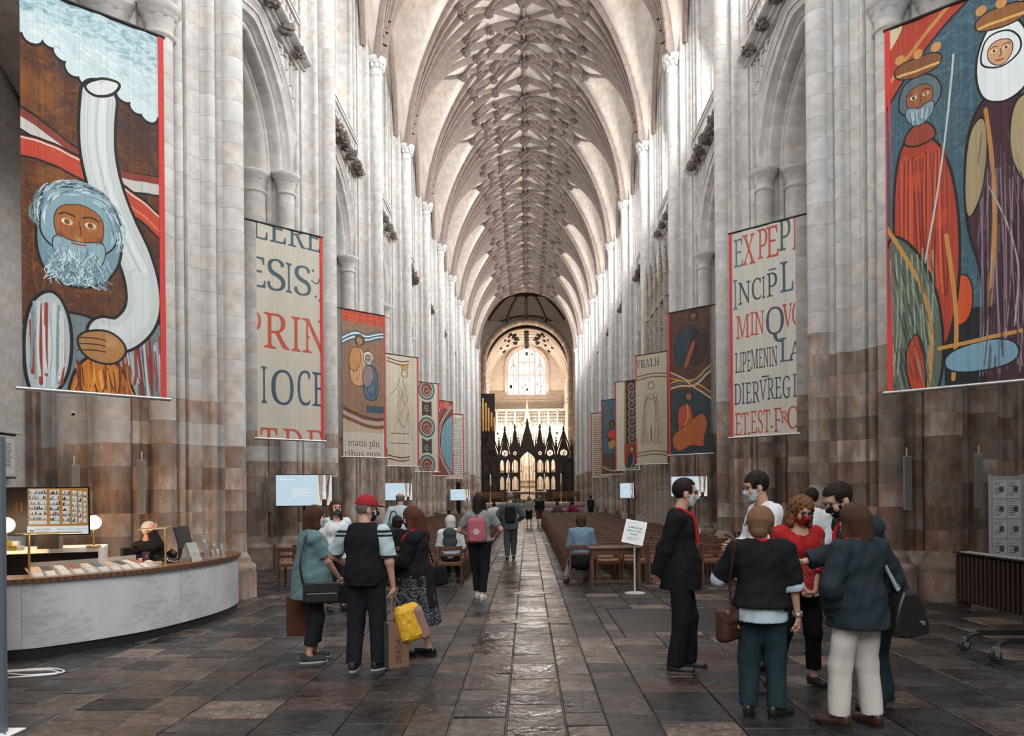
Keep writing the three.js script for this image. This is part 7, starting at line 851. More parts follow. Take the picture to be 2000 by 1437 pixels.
  const topOf = (name, t) => {
    const ins = t.off || 0.012, up = V(0, 1, 0).applyQuaternion(lean).toArray(), prs = [...torso.map((p) => p)];
    if (t.flare) prs.push(cap(T([0, 0.06 * H, 0]), T([0, t.hem * H + 0.02, (t.fz || 0)]), 0.09 * H * wd, t.flare));
    const sl = t.sleeve === undefined ? 2 : t.sleeve, cuts = [plane(T([0, t.hem * H, 0]), up.map((v) => -v)), plane(T([0, (t.neck || 0.325) * H, 0]), up)];
    const nk = T([0, 0.315 * H, 0.03 * H]); cuts.push((x, y, z) => 0.047 * H * (t.collar || 1) - Math.hypot(x - nk[0], (y - nk[1]) * 0.8, z - nk[2]));
    const body = field(prs, 0.035, { off: ins, cuts, wrinkle: wk }); const sleeves = [];
    [0, 1].forEach((i) => { const a = [cap(shoulders[i], sl >= 1 ? elbows[i] : mix3(shoulders[i], elbows[i], sl), 0.034 * H * Math.sqrt(wd) * (0.55 + 0.45 * (t.arm || 1)), 0.031 * H * Math.sqrt(wd) * (0.4 + 0.6 * (t.arm || 1)))]; let e, n; if (sl > 1) { e = mix3(elbows[i], wrists[i], sl - 1); a.push(cap(elbows[i], e, 0.031 * H * Math.sqrt(wd) * (0.4 + 0.6 * (t.arm || 1)), 0.025 * H * (0.4 + 0.6 * (t.arm || 1)))); n = unit3(sub3(wrists[i], elbows[i])); } else { e = mix3(shoulders[i], elbows[i], sl); n = unit3(sub3(elbows[i], shoulders[i])); } sleeves.push(field(a, 0.02, { off: ins * 0.8, cuts: [(x, y, z) => { const q = plane(e, n)(x, y, z); return Math.hypot(x - e[0], y - e[1], z - e[2]) < 0.14 ? q : -1; }], wrinkle: wk })); });
    if (t.split) { put(name, body, t.m, cb); sleeves.forEach((s) => put('sleeve', s, t.split, cb)); }
    else { const all = [body, ...sleeves], lo = [0, 1, 2].map((k) => Math.min(...all.map((q) => q.lo[k]))), hi = [0, 1, 2].map((k) => Math.max(...all.map((q) => q.hi[k]))); put(name, { f: (x, y, z) => { let d = 1e9; for (const q of all) d = d > 1e8 ? q.f(x, y, z) : smin(d, q.f(x, y, z), 0.025); return d; }, lo, hi }, t.m, cb); }
  };
  for (const t of o.tops || []) topOf(t.name || 'shirt', t);
  if (o.scarf) { const pts = []; for (let k = 0; k <= 10; k++) { const a = Math.PI * (k / 10), q = T([0.062 * H * Math.cos(a), 0.315 * H, -0.045 * H * Math.sin(a) + 0.005]); pts.push(q); } const fr = o.scarf.drop || 0.1, s0 = T([0.035 * H, (0.31 - fr) * H, 0.078 * H * wd + 0.02]), s1 = T([-0.035 * H, (0.31 - fr) * H, 0.078 * H * wd + 0.02]), m0 = T([0.05 * H, 0.27 * H, 0.06 * H + 0.02]), m1 = T([-0.05 * H, 0.27 * H, 0.06 * H + 0.02]); mesh('scarf', tube([s0, m0, ...pts, m1, s1], 0.017, 8, 40), o.scarf.m, g); if (o.scarf.badge) mesh('name_badge', G(box(0.075, 0.035, 0.006), ...T([0.05 * H, 0.2 * H, 0.085 * H * wd + 0.025])), M.paper, g); }
  // shoes
  feet.forEach(([x, z, y], i) => { const a = ((o.toe && o.toe[i]) || (i ? -8 : 8)) * Math.PI / 180, yy = y || 0, dx = Math.sin(a), dz = Math.cos(a), heel = [x - dx * 0.045, yy + 0.042, z - dz * 0.045], toe = [x + dx * 0.145, yy + 0.03, z + dz * 0.145], sh = o.shoe || F.shoe; const s = put('shoe', field([cap(heel, toe, 0.038, 0.036), cap(add3(heel, [0, 0.03, 0]), mix3(heel, toe, 0.45), o.flat ? 0.02 : 0.036, 0.034)], 0.02, { cuts: [plane([0, yy + 0.012, 0], [0, -1, 0]), plane([0, yy + (o.flat ? 0.07 : 0.095), 0], [0, 1, 0])] }), sh, near ? 0.008 : 0.014); if (s && mid) { const so = new THREE.Shape(), ring = []; for (let k = 0; k < 20; k++) { const t = k / 20 * Math.PI * 2, u = Math.cos(t), w = Math.sin(t); ring.push([0.05 + 0.14 * u, (0.043 - 0.004 * u) * w]); } ring.forEach(([u, w], k) => { const X = x + dx * u + dz * w, Z = z + dz * u - dx * w; k ? so.lineTo(X, -Z) : so.moveTo(X, -Z); }); mesh('sole', G(new THREE.ExtrudeGeometry(so, { depth: 0.018, bevelEnabled: false }), 0, yy, 0, -Math.PI / 2), o.soleM || M.black, s); } });
  // hair
  const hr = o.hair; if (hr) {
    const fr = hr.fringe === undefined ? 0.05 : hr.fringe, base = [ell(HT([0, 0.035, -0.012]), [0.086 * hs * (hr.w || 1), 0.096 * hs, 0.1 * hs], hq)]; if (hr.len) { base.push(cap(HT([0, 0.0, -0.04]), HT([0, -hr.len, -0.062]), 0.085 * hs * (hr.w || 1), 0.066 * hs * (hr.tip || 1))); for (const s of [1, -1]) base.push(cap(HT([s * 0.055, 0.0, 0.0]), HT([s * 0.06 * (hr.tip || 1), -hr.len * 0.92, 0.005]), 0.036 * hs, 0.034 * hs * (hr.tip || 1))); }
    const inv = hq.clone().invert(), ns = hr.curl || 0; const loc = (x, y, z) => V(x - hc0[0], y - hc0[1], z - hc0[2]).applyQuaternion(inv).multiplyScalar(1 / hs);
    const hf = field(base, 0.02); const f1 = hf.f; hf.f = (x, y, z) => { let d = f1(x, y, z); if (Math.abs(d) < 0.05) { const l = loc(x, y, z), a = Math.atan2(l.x, l.z); d += 0.0025 * Math.sin(a * 34 + l.y * 25) + 0.0015 * Math.sin(a * 71 - l.y * 40) + ns * (Math.sin(l.x * 90) * Math.sin(l.y * 80) * Math.sin(l.z * 95)); const face = Math.max(0.028 - l.z, Math.abs(l.x) - 0.062, l.y - fr); d = Math.max(d, -face * hs); if (l.y < -0.05) d = Math.max(d, -Math.max(-0.012 - l.z, Math.abs(l.x) - 0.052) * hs); if (!hr.len) { d = Math.max(d, (-0.055 - l.y + (l.z > -0.02 ? 0.045 : 0)) * hs); const ear = Math.max(Math.abs(l.z) - 0.02, l.y - 0.015); if (Math.abs(l.x) > 0.06) d = Math.max(d, -ear * hs); } else d = Math.max(d, (-hr.len - 0.045 - l.y) * hs); if (hr.bald) d = Math.max(d, (l.y - hr.bald) * hs + Math.max(0, 0) ); } return d; };
    put('hair', hf, hr.m, near ? 0.007 : mid ? 0.009 : 0.018);
  }
  if (o.mask) { const mf = field(skull.concat([cap(HT([0, -0.01, 0.085]), HT([0, -0.03, 0.1]), 0.012 * hs, 0.014 * hs)]), 0.02 * hs, { off: 0.006 }); const f1 = mf.f, inv = hq.clone().invert(); mf.f = (x, y, z) => { const l = V(x - hc0[0], y - hc0[1], z - hc0[2]).applyQuaternion(inv).multiplyScalar(1 / hs); return Math.max(f1(x, y, z), (0.03 - l.z) * hs, (l.y + 0.008 + Math.abs(l.x) * 0.15) * hs, (-0.105 - l.y) * hs); }; put('face_mask', mf, o.mask, cf); for (const s of [1, -1]) mesh('mask_loop', tube([HT([s * 0.058, -0.03, 0.04]), HT([s * 0.078, -0.012, 0.01]), HT([s * 0.08, 0.01, -0.015]), HT([s * 0.078, -0.035, -0.01]), HT([s * 0.058, -0.07, 0.035])], 0.0022, 5), M.white, g); }
  if (o.glasses) { const fr = [1, -1].map((s) => G(new THREE.TorusGeometry(0.021 * hs, 0.0022, 6, 18), 0, 0, 0)); fr.forEach((t, i) => { t.applyQuaternion(hq); const c = HT([(i ? -1 : 1) * 0.032, 0.01, 0.098]); t.translate(...c); }); mesh('glasses', join(...fr, tube([HT([0.053, 0.014, 0.096]), HT([0.078, 0.012, 0.05]), HT([0.08, 0.008, -0.005])], 0.002, 5), tube([HT([-0.053, 0.014, 0.096]), HT([-0.078, 0.012, 0.05]), HT([-0.08, 0.008, -0.005])], 0.002, 5), tube([HT([0.012, 0.014, 0.1]), HT([0, 0.017, 0.102]), HT([-0.012, 0.014, 0.1])], 0.002, 5)), M.gloss, g); }
  if (o.capM) { const dome = new THREE.SphereGeometry(0.102, 24, 10, 0, Math.PI * 2, 0, Math.PI * 0.48), vis = new THREE.CylinderGeometry(0.095, 0.095, 0.008, 24, 1, false, -1.05, 2.1); const pl = (ge, off) => { ge.applyQuaternion(hq); ge.scale(hs, hs, hs); ge.translate(...HT(off)); return ge; }; const c = mesh('cap', pl(dome.scale(0.92, 1.0, 1.08), [0, 0.035, -0.005]), o.capM, g); mesh('cap_visor', pl(G(vis, 0, 0, 0, 0.12, 0, 0, 0.95, 1, 1.25), [0, 0.045, 0.06]), o.capM, c); mesh('cap_button', pl(sph(0.01, 0, 0, 0), [0, 0.138, -0.005]), o.capM, c); }
  if (o.extra) o.extra(g, { T, HT, wrists, elbows, H, shoulders, hips, ank });
  g.updateMatrixWorld(true); g.userData.pose = { wrists: wrists.map((w) => g.localToWorld(V(...w))), T: (v) => g.localToWorld(V(...T(v))) };
  return g;
}
// ---- the group at the left
const p1 = person({ label: 'woman in a grey-teal top with brown bob and black trousers', at: [-2.19, 7.87], H: 1.57, turn: 118, wide: 1.2, fat: 0.25, bust: 1, look: -8, away: 0, feet: [[0.1, 0.04], [-0.09, -0.06]], toe: [14, -4], hands: [[0.26, 0.72, 0.0], [-0.06, 0.83, 0.26]], elbow: [[0.4, 0, -1], [-1, -0.1, -0.7]], curl: [0.9, 0.7], tops: [{ m: F.teal, hem: -0.12, sleeve: 0.75, flare: 0.2, arm: 1.35, off: 0.018, collar: 1.1 }], legs: { m: F.blackT, to: 0.72, loose: 1.5, hem: 0.038 }, hair: { m: F.brownH, len: 0.1, w: 1.1, tip: 1.1, fringe: 0.03 }, mask: F.mask, shoe: fab(0.05, 0.05, 0.052), soleM: F.sole });
const p2 = person({ label: 'man in a red cap and black polo shirt with striped white sleeves', at: [-1.55, 7.4], H: 1.66, turn: 172, wide: 1.15, fat: 0.2, look: -55, nod: 4, away: 0, feet: [[0.12, -0.02], [-0.1, 0.06]], toe: [6, -34], hands: [[0.24, 0.96, 0.24], [-0.27, 0.70, 0.06]], elbow: [[1, -0.3, -0.5], [-0.8, 0, -1]], curl: [0.6, 1.0], tops: [{ m: F.black, split: F.stripe, hem: -0.03, sleeve: 0.85, flare: 0.17, arm: 1.3, off: 0.016 }, { name: 'undershirt', m: F.white, hem: -0.05, sleeve: 0.2, off: 0.009 }], legs: { m: F.blackT, loose: 1.6, hem: 0.038, to: 1.02 }, hair: { m: F.greyH, fringe: 0.05, bald: 0.03 }, mask: fab(0.02, 0.022, 0.025), capM: fab(0.28, 0.022, 0.026), shoe: F.shoe, soleM: F.sole });
const p3 = person({ label: 'woman in a long black cardigan and speckled skirt talking with hands raised', at: [-1.16, 8.09], H: 1.55, turn: -100, wide: 1.0, bust: 1, nod: 8, feet: [[0.08, 0.08], [-0.07, -0.1]], toe: [4, -6], flat: 1, hands: [[0.05, 0.93, 0.28], [-0.1, 0.90, 0.27]], elbow: [[0.6, -0.6, -0.6], [-0.6, -0.8, -0.5]], curl: [0.8, 0.8], tops: [{ name: 'cardigan', m: F.black, hem: -0.2, sleeve: 1.8, flare: 0.2, arm: 1.2, off: 0.016, collar: 1.15 }], skirt: { m: F.floral, hem: 0.33, r: 0.27 }, hair: { m: F.auburn, len: 0.15, w: 1.12, tip: 1.2, fringe: 0.03 }, mask: F.black, scarf: { m: F.red, drop: 0.1 }, shoe: std({ color: rgb(0.012, 0.012, 0.014), roughness: 0.2 }) });
person({ label: 'woman in a white top with dark mask standing behind the two visitors', at: [-2.82, 11.4], H: 1.62, turn: 28, bust: 1, feet: [[0.1, 0.05], [-0.1, 0]], hands: [[0.1, 0.95, 0.2], [-0.12, 0.95, 0.2]], tops: [{ m: F.white, hem: -0.06, sleeve: 0.7, flare: 0.17, arm: 1.15 }], legs: { m: F.black, loose: 1.4 }, hair: { m: F.brownH, len: 0.16, w: 1.05 }, mask: fab(0.06, 0.07, 0.08) });
person({ label: 'grey-haired man in a light blue shirt standing among the chairs', at: [-2.62, 15.93], H: 1.74, turn: 178, wide: 1.1, away: 1, hands: [[0.24, 0.9, 0.12], [-0.24, 0.9, 0.12]], tops: [{ m: F.pale, hem: -0.06, sleeve: 1.5, flare: 0.18, arm: 1.3 }], legs: { m: F.cream, loose: 1.4 }, hair: { m: F.greyH, bald: 0.07 } });
person({ label: 'woman in black seated on a chair with dark hair and green shopping bag', at: [-2.43, 14.5], H: 1.6, turn: 205, seat: 0.45, away: 1, feet: [[0.12, 0.42], [-0.12, 0.38]], hands: [[0.15, 0.62, 0.28], [-0.15, 0.62, 0.28]], tops: [{ m: F.black, hem: -0.02, sleeve: 1.9, arm: 1.15 }], legs: { m: F.black, loose: 1.2 }, hair: { m: F.darkH, len: 0.06, w: 1.1 }, mask: F.grey });
person({ label: 'white-haired woman in a pale jacket with grey hood seated by the aisle', at: [-1.45, 14.5], H: 1.58, turn: 180, seat: 0.46, away: 1, wide: 1.05, feet: [[0.12, 0.4], [-0.12, 0.42]], hands: [[0.14, 0.64, 0.26], [-0.14, 0.64, 0.26]], tops: [{ m: F.white, hem: -0.03, sleeve: 1.9, arm: 1.25, off: 0.016 }], legs: { m: F.jean, loose: 1.2 }, hair: { m: F.whiteH, len: 0.09, w: 1.1, fringe: 0.02 }, extra: (g, q) => { mesh('hood', nets(field([ell(q.T([0, 0.27 * q.H, -0.06 * q.H]), [0.13, 0.1, 0.09]), ell(q.T([0, 0.17 * q.H, -0.05 * q.H]), [0.14, 0.14, 0.08])], 0.05), 0.016), F.dgrey, g); } });
const p8 = person({ label: 'dark-haired woman in a grey T-shirt walking with a pink backpack', at: [-0.78, 12.5], H: 1.69, turn: 176, wide: 1.08, away: 1, look: -18, feet: [[0.06, 0.12], [-0.05, -0.1]], hands: [[0.2, 1.0, 0.22], [-0.22, 0.98, 0.24]], elbow: [[1, -0.3, -0.6], [-1, -0.2, -0.5]], tops: [{ m: F.grey, hem: 0.02, sleeve: 0.7, arm: 1.25 }], legs: { m: F.black, loose: 0.98, to: 0.88 }, hair: { m: F.darkH, len: 0.22, w: 1.1, tip: 1.35 }, shoe: F.whiteShoe, soleM: F.sole });
const p9 = person({ label: 'grey-haired man in a slate jacket walking up the aisle with black backpack', at: [-0.46, 20.2], H: 1.74, turn: 180, wide: 1.1, away: 1, feet: [[0.08, -0.12], [-0.07, 0.14]], hands: [[0.2, 1.0, 0.22], [-0.2, 1.0, 0.22]], elbow: [[1, -0.2, -0.6], [-1, -0.2, -0.6]], tops: [{ m: F.slate, hem: -0.08, sleeve: 1.9, flare: 0.17, arm: 1.25 }], legs: { m: F.dgrey, loose: 1.45 }, hair: { m: F.greyH } });
person({ label: 'fair-haired woman in a grey top and black shorts far up the aisle', at: [0.05, 41], H: 1.62, turn: 178, away: 1, tops: [{ m: F.grey, hem: -0.02, sleeve: 0.8, arm: 1.2 }], legs: { m: F.black, to: 0.05, loose: 1.3 }, hair: { m: F.blondH, len: 0.06 } });
person({ label: 'person in a dark top and brown shorts far up the aisle', at: [0.62, 41.4], H: 1.66, turn: 184, wide: 1.1, away: 1, tops: [{ m: F.black, hem: -0.03, sleeve: 1.8, arm: 1.2 }], legs: { m: fab(0.12, 0.04, 0.03), to: 0.05, loose: 1.3 }, hair: { m: F.greyH, len: 0.03 } });
for (const [x, d, m, h, lab, st] of [[-1.75, 40, F.white, F.darkH, 'person in white seated in the far left chair rows', 0.46], [1.6, 42.5, fab(0.12, 0.06, 0.07), F.darkH, 'person in mauve seated in the far right chair rows', 0.46], [2.5, 43.6, fab(0.25, 0.02, 0.08), F.darkH, 'person in magenta seated near the lamp standard', 0.46], [4.2, 52, F.navy, F.darkH, 'dark-haired person in navy standing by the far right piers', 0], [5.1, 53, F.grey, F.brownH, 'person in grey standing beside the far right piers', 0]]) person({ label: lab, at: [x, d], H: 1.64, turn: 180, seat: st || undefined, away: 1, feet: st ? [[0.1, 0.4], [-0.1, 0.4]] : undefined, tops: [{ m, hem: -0.02, sleeve: 1.8, arm: 1.2 }], legs: { m: F.black, loose: 1.2 }, hair: { m: h, len: 0.04 } });
person({ label: 'woman in a pale blue jumper seated at the first right row', at: [0.99, 14.5], H: 1.58, turn: 180, wide: 1.1, seat: 0.46, away: 1, feet: [[0.28, 0.2], [-0.1, 0.42]], hands: [[0.16, 0.62, 0.26], [-0.16, 0.62, 0.26]], tops: [{ m: F.blue, hem: -0.02, sleeve: 1.9, arm: 1.2, off: 0.016 }], legs: { m: F.grey, loose: 1.15 }, hair: { m: F.brownH, len: 0.07, w: 1.06 }, extra: (g, q) => mesh('dark_coat', nets(field([ell([0, 0.42, -0.06], [0.25, 0.16, 0.16])], 0.02, { wrinkle: wr(0.008) }), 0.02), F.black, g) });
// ---- the group at the right
person({ label: 'masked man in a dark suit with red scarf and hands behind his back', at: [1.42, 7.28], H: 1.80, turn: 78, wide: 1.02, look: 8, nod: 3, feet: [[0.09, 0.06], [-0.09, -0.05]], toe: [10, -6], hands: [[0.06, 0.86, -0.2], [-0.06, 0.86, -0.22]], elbow: [[1, 0, -0.6], [-1, 0, -0.6]], hdir: [[-0.5, -0.8, 0], [0.6, -0.7, -0.1]], curl: [0.8, 0.8], tops: [{ name: 'suit_jacket', m: F.black, hem: -0.1, sleeve: 1.93, flare: 0.17, arm: 1.25, off: 0.02, collar: 1.2 }, { name: 'shirt', m: F.check, hem: 0.1, sleeve: 0.2, off: 0.01, collar: 0.75, neck: 0.35 }], legs: { m: F.black, loose: 1.5, hem: 0.04, to: 1.0 }, hair: { m: F.darkH, fringe: 0.075 }, mask: F.mask, glasses: 1, scarf: { m: F.red, drop: 0.17, badge: 1 }, shoe: F.shoe, soleM: fab(0.14, 0.1, 0.08) });
const p13 = person({ label: 'woman with light brown bob in a black knit top over a white shirt', at: [1.72, 5.75], H: 1.555, turn: 162, wide: 1.1, bust: 1, look: -12, away: 1, feet: [[0.1, 0.02], [-0.1, 0.02]], toe: [-4, -38], hands: [[0.12, 0.95, 0.2], [-0.28, 0.60, 0.06]], elbow: [[1.2, -0.2, -0.5], [-0.7, 0, -1]], curl: [0.5, 0.8], tops: [{ name: 'knit_top', m: F.black, hem: 0.005, sleeve: 0.95, flare: 0.19, arm: 1.45, off: 0.022, collar: 1.1 }, { name: 'shirt', m: F.pale, hem: -0.065, sleeve: 1.12, off: 0.013, arm: 1.35, flare: 0.175 }], legs: { m: F.jean, loose: 1.5, hem: 0.038, to: 1.0 }, hair: { m: F.blondH, len: 0.06, w: 1.14, tip: 1.0, fringe: 0.03 }, scarf: { m: F.red, drop: 0.06 }, shoe: F.leather, extra: (g, q) => { for (let k = 0; k < 3; k++) { const w = mix3(q.elbows[1], q.wrists[1], 0.86 + k * 0.06), t = new THREE.TorusGeometry(0.034, 0.004, 8, 22); t.rotateX(Math.PI / 2 + 0.2 * (k - 1)); t.translate(...w); mesh('bracelet', t, M.steel, g); } } });
person({ label: 'tall young man in a white shirt with dark wavy hair and mask', at: [2.22, 7.35], H: 1.86, turn: -82, wide: 0.98, nod: 12, look: -6, feet: [[0.1, 0.08], [-0.1, -0.05]], hands: [[0.1, 1.15, 0.3], [-0.12, 1.12, 0.28]], elbow: [[0.6, -0.7, -0.5], [-0.6, -0.8, -0.4]], tops: [{ m: F.white, hem: -0.02, sleeve: 1.9, flare: 0.16, arm: 1.3, off: 0.016 }], legs: { m: F.black, loose: 1.3 }, hair: { m: F.darkH, fringe: 0.05, w: 1.08, curl: 0.006 }, mask: F.mask, glasses: 1, extra: (g, q) => mesh('lanyard', tube([q.T([0.06 * q.H, 0.305 * q.H, 0.03]), q.T([0.03 * q.H, 0.31 * q.H, -0.05 * q.H]), q.T([-0.03 * q.H, 0.31 * q.H, -0.05 * q.H]), q.T([-0.06 * q.H, 0.305 * q.H, 0.03]), q.T([-0.02 * q.H, 0.2 * q.H, 0.09 * q.H])], 0.007, 6, 30), M.black, g) });
person({ label: 'dark-haired man in a white shirt standing behind the red group', at: [3.72, 10.2], H: 1.72, turn: 168, away: 1, tops: [{ m: F.white, hem: -0.04, sleeve: 1.4, flare: 0.17, arm: 1.25 }], legs: { m: F.black, loose: 1.3 }, hair: { m: F.darkH } });
person({ label: 'woman with curly hair and red mask in a red patterned blouse', at: [2.34, 6.75], H: 1.63, turn: 6, wide: 1.0, bust: 1, nod: 24, look: 4, feet: [[0.12, 0.02], [-0.2, -0.04]], toe: [6, -50], flat: 1, hands: [[0.05, 0.80, 0.2], [-0.02, 0.82, 0.19]], elbow: [[1, -0.3, -0.5], [-1, -0.3, -0.5]], hdir: [[-0.8, -0.5, 0.2], [0.8, -0.5, 0.2]], curl: [0.8, 0.8], tops: [{ name: 'blouse', m: F.redPrint, hem: -0.03, sleeve: 1.35, flare: 0.185, arm: 1.4, off: 0.016, collar: 1.1 }, { name: 'waistcoat', m: F.red, hem: 0.06, sleeve: 0.1, off: 0.024, collar: 1.4 }], legs: { m: F.black, loose: 1.05, to: 0.85 }, hair: { m: F.curlH, len: 0.12, w: 1.12, tip: 1.25, curl: 0.012, fringe: 0.045 }, mask: F.red, glasses: 1, extra: (g, q) => mesh('name_badge', G(box(0.08, 0.034, 0.005), ...q.T([0.06 * q.H, 0.19 * q.H, 0.095 * q.H]), 0, 0.2, -0.15), M.paper, g) });
person({ label: 'man in a dark grey jacket and black mask leaning forward with outstretched arm', at: [2.72, 6.05], H: 1.80, turn: -80, wide: 1.1, lean: 24, nod: 26, look: 4, feet: [[0.1, 0.1], [-0.12, -0.12]], hands: [[0.1, 1.14, 0.68], [-0.1, 0.93, -0.12]], elbow: [[0.5, -1, -0.3], [-0.4, -0.1, -1]], palm: [[-0.3, 1, 0], [1, 0, 0]], curl: [0.3, 0.6], tops: [{ name: 'jacket', m: F.navy, hem: -0.08, sleeve: 1.9, flare: 0.17, arm: 1.35, off: 0.02, collar: 1.15 }], legs: { m: F.jean, loose: 1.5, to: 1.0, hem: 0.042 }, hair: { m: F.darkH, fringe: 0.065, w: 1.02 }, mask: F.black, glasses: 1, scarf: { m: F.red, drop: 0.08 }, shoe: F.shoe });
const p18 = person({ label: 'woman with brown bob in a dark jacket and cream trousers', at: [2.32, 5.48], H: 1.575, turn: -160, wide: 1.14, fat: 0.1, bust: 1, away: 1, look: 10, feet: [[0.12, 0.06], [-0.12, 0.0]], toe: [22, 2], hands: [[0.17, 0.80, 0.06], [-0.22, 0.86, 0.14]], elbow: [[1, 0, -0.6], [-1, 0, -0.7]], curl: [0.5, 0.7], tops: [{ name: 'jacket', m: F.navy, hem: -0.075, sleeve: 1.92, flare: 0.195, arm: 1.4, off: 0.02, collar: 1.1 }], legs: { m: F.cream, loose: 1.6, hem: 0.042, to: 0.98 }, hair: { m: F.brownH, len: 0.12, w: 1.16, tip: 1.2, fringe: 0.03 }, scarf: { m: F.red, drop: 0.05 }, shoe: F.brownL });
person({ label: 'white-haired man in a black jacket seated at the desk resting his cheek on his hand', at: [-5.45, 11.1], H: 1.72, turn: 84, seat: 0.42, nod: 6, feet: [[0.14, 0.4], [-0.14, 0.4]], hands: [[0.12, 0.88, 0.34], [-0.08, 1.19, 0.13]], elbow: [[0.6, -1, 0], [-0.4, -1, 0.3]], hdir: [null, [0.1, 1, -0.05]], curl: [0.5, 0.6], tops: [{ name: 'jacket', m: F.black, hem: -0.02, sleeve: 1.92, arm: 1.35, off: 0.02 }], legs: { m: F.black, loose: 1.3 }, hair: { m: F.whiteH, fringe: 0.055 }, glasses: 1 });
{ const s = thing('office_chair', 'black office chair under the seated desk man', 'chair', [-5.45, 0, -11.1], 84 * Math.PI / 180); mesh('seat', rbox(0.46, 0.07, 0.46, 0, 0.385, 0.05, 0.02, 0, 2), M.black, s); mesh('backrest', rbox(0.42, 0.5, 0.05, 0, 0.72, -0.24, 0.02, 0, 2), M.black, s); mesh('column', cyl(0.03, 0.03, 0.3, 0, 0.2, 0, 10), M.iron, s); for (let k = 0; k < 5; k++) mesh('base_arm', rod([0, 0.08, 0], [0.26 * Math.cos(k * 1.257), 0.03, 0.26 * Math.sin(k * 1.257)], 0.02), M.iron, s); }

// ---------------------------------------------------------------- bags and backpacks
const toWorld = (pr, v) => { const q = pr.userData.pose.T(v); return [q.x, q.y, q.z]; };
{ // crossbody bag of the woman in teal
  const g = thing('crossbody_bag', 'black leather crossbody bag on the hip of the woman in teal', 'handbag', [-2.02, 0.62, -7.6], 0.25); mesh('bag_body', rbox(0.36, 0.2, 0.1, 0, 0.1, 0, 0.03, 0, 3), F.leather, g); mesh('flap', rbox(0.34, 0.09, 0.012, 0, 0.155, 0.052, 0.005), F.leather, g); mesh('zip', box(0.28, 0.006, 0.006, 0, 0.1, 0.056), M.steel, g); mesh('strap', tube([[-0.17, 0.17, 0], [-0.2, 0.34, 0.0], [-0.19, 0.5, -0.03], [-0.15, 0.64, -0.09], [-0.09, 0.71, -0.2]], 0.013, 6, 26), F.leather, g);
  const b = thing('paper_carrier', 'brown paper carrier bag hanging behind the woman in teal', 'bag', [-2.42, 0.2, -8.2], 0.1); mesh('paper_body', boxUV(box(0.24, 0.42, 0.12, 0, 0.21, 0)), fab(0.085, 0.035, 0.02), b); mesh('handle', tube([[-0.06, 0.42, 0], [-0.05, 0.52, 0], [0.05, 0.52, 0], [0.06, 0.42, 0]], 0.006), fab(0.12, 0.06, 0.04), b);
}
{ // two bags in the hand of the man in the cap
  const w = p2.userData.pose.wrists[1], x = w.x, z = w.z, g = thing('paper_shopping_bag', 'tall brown paper bag lettered SEASA hanging from the capped man\'s hand', 'bag', [x + 0.05, 0.06, z + 0.12], 0.55), t = canvasTex(128, 256, (c, W, Hh) => { c.fillStyle = '#7a5a44'; c.fillRect(0, 0, W, Hh); c.save(); c.translate(78, 232); c.rotate(-Math.PI / 2); c.fillStyle = '#1c1512'; c.font = FONT(50, 'sans-serif'); c.fillText('SEASA', 0, 0); c.restore(); });
  const front = std({ map: t, roughness: 0.85 }), plain = fab(0.2, 0.115, 0.075); mesh('paper_body', box(0.2, 0.42, 0.1, 0, 0.21, 0), plain, g); mesh('printed_face', G(new THREE.PlaneGeometry(0.2, 0.42), 0, 0.21, 0.0515), front, g); mesh('side_face', box(0.006, 0.42, 0.1, -0.103, 0.21, 0), F.floral, g); mesh('handle', tube([[-0.05, 0.42, 0], [-0.04, 0.58, -0.03], [0.0, 0.66, -0.06], [0.04, 0.58, -0.03], [0.05, 0.42, 0]], 0.008), plain, g);
  const y = thing('yellow_shopping_bag', 'quilted yellow shopping bag with printed side beside the paper bag', 'bag', [x + 0.17, 0.3, z + 0.1], 0.35), yel = std({ color: rgb(0.66, 0.36, 0.015), roughness: 0.5, bumpMap: stoneBump, bumpScale: 0.02 }); const bg = new RoundedBoxGeometry(0.25, 0.36, 0.16, 8, 0.07), p = bg.attributes.position; for (let i = 0; i < p.count; i++) { const yy = p.getY(i) / 0.18, k = yy > 0 ? 1 - 0.35 * yy : 1 - 0.12 * yy * yy; p.setXYZ(i, p.getX(i) * (1 + 0.03 * Math.sin(yy * 22)), p.getY(i), p.getZ(i) * k * (1 + 0.08 * Math.sin(yy * 22) * Math.sin(p.getX(i) * 60))); } bg.computeVertexNormals(); mesh('quilted_body', G(bg, 0, 0.17, 0, 0, 0, 0.22), yel, y); const pr = flecks('#8a6a60', ['#c8b8a8', '#7a2c28', '#40484c', '#d8c8b0'], 160); mesh('printed_panel', creased(G(new RoundedBoxGeometry(0.1, 0.33, 0.15, 5, 0.045), 0.1, 0.17, 0.004, 0, 0, 0.3)), pr, y); mesh('handle', tube([[-0.08, 0.32, 0.02], [-0.14, 0.42, -0.04], [-0.13, 0.44, -0.08], [-0.04, 0.42, -0.06], [0.02, 0.34, -0.01]], 0.01, 6, 24), F.dgrey, y);
}
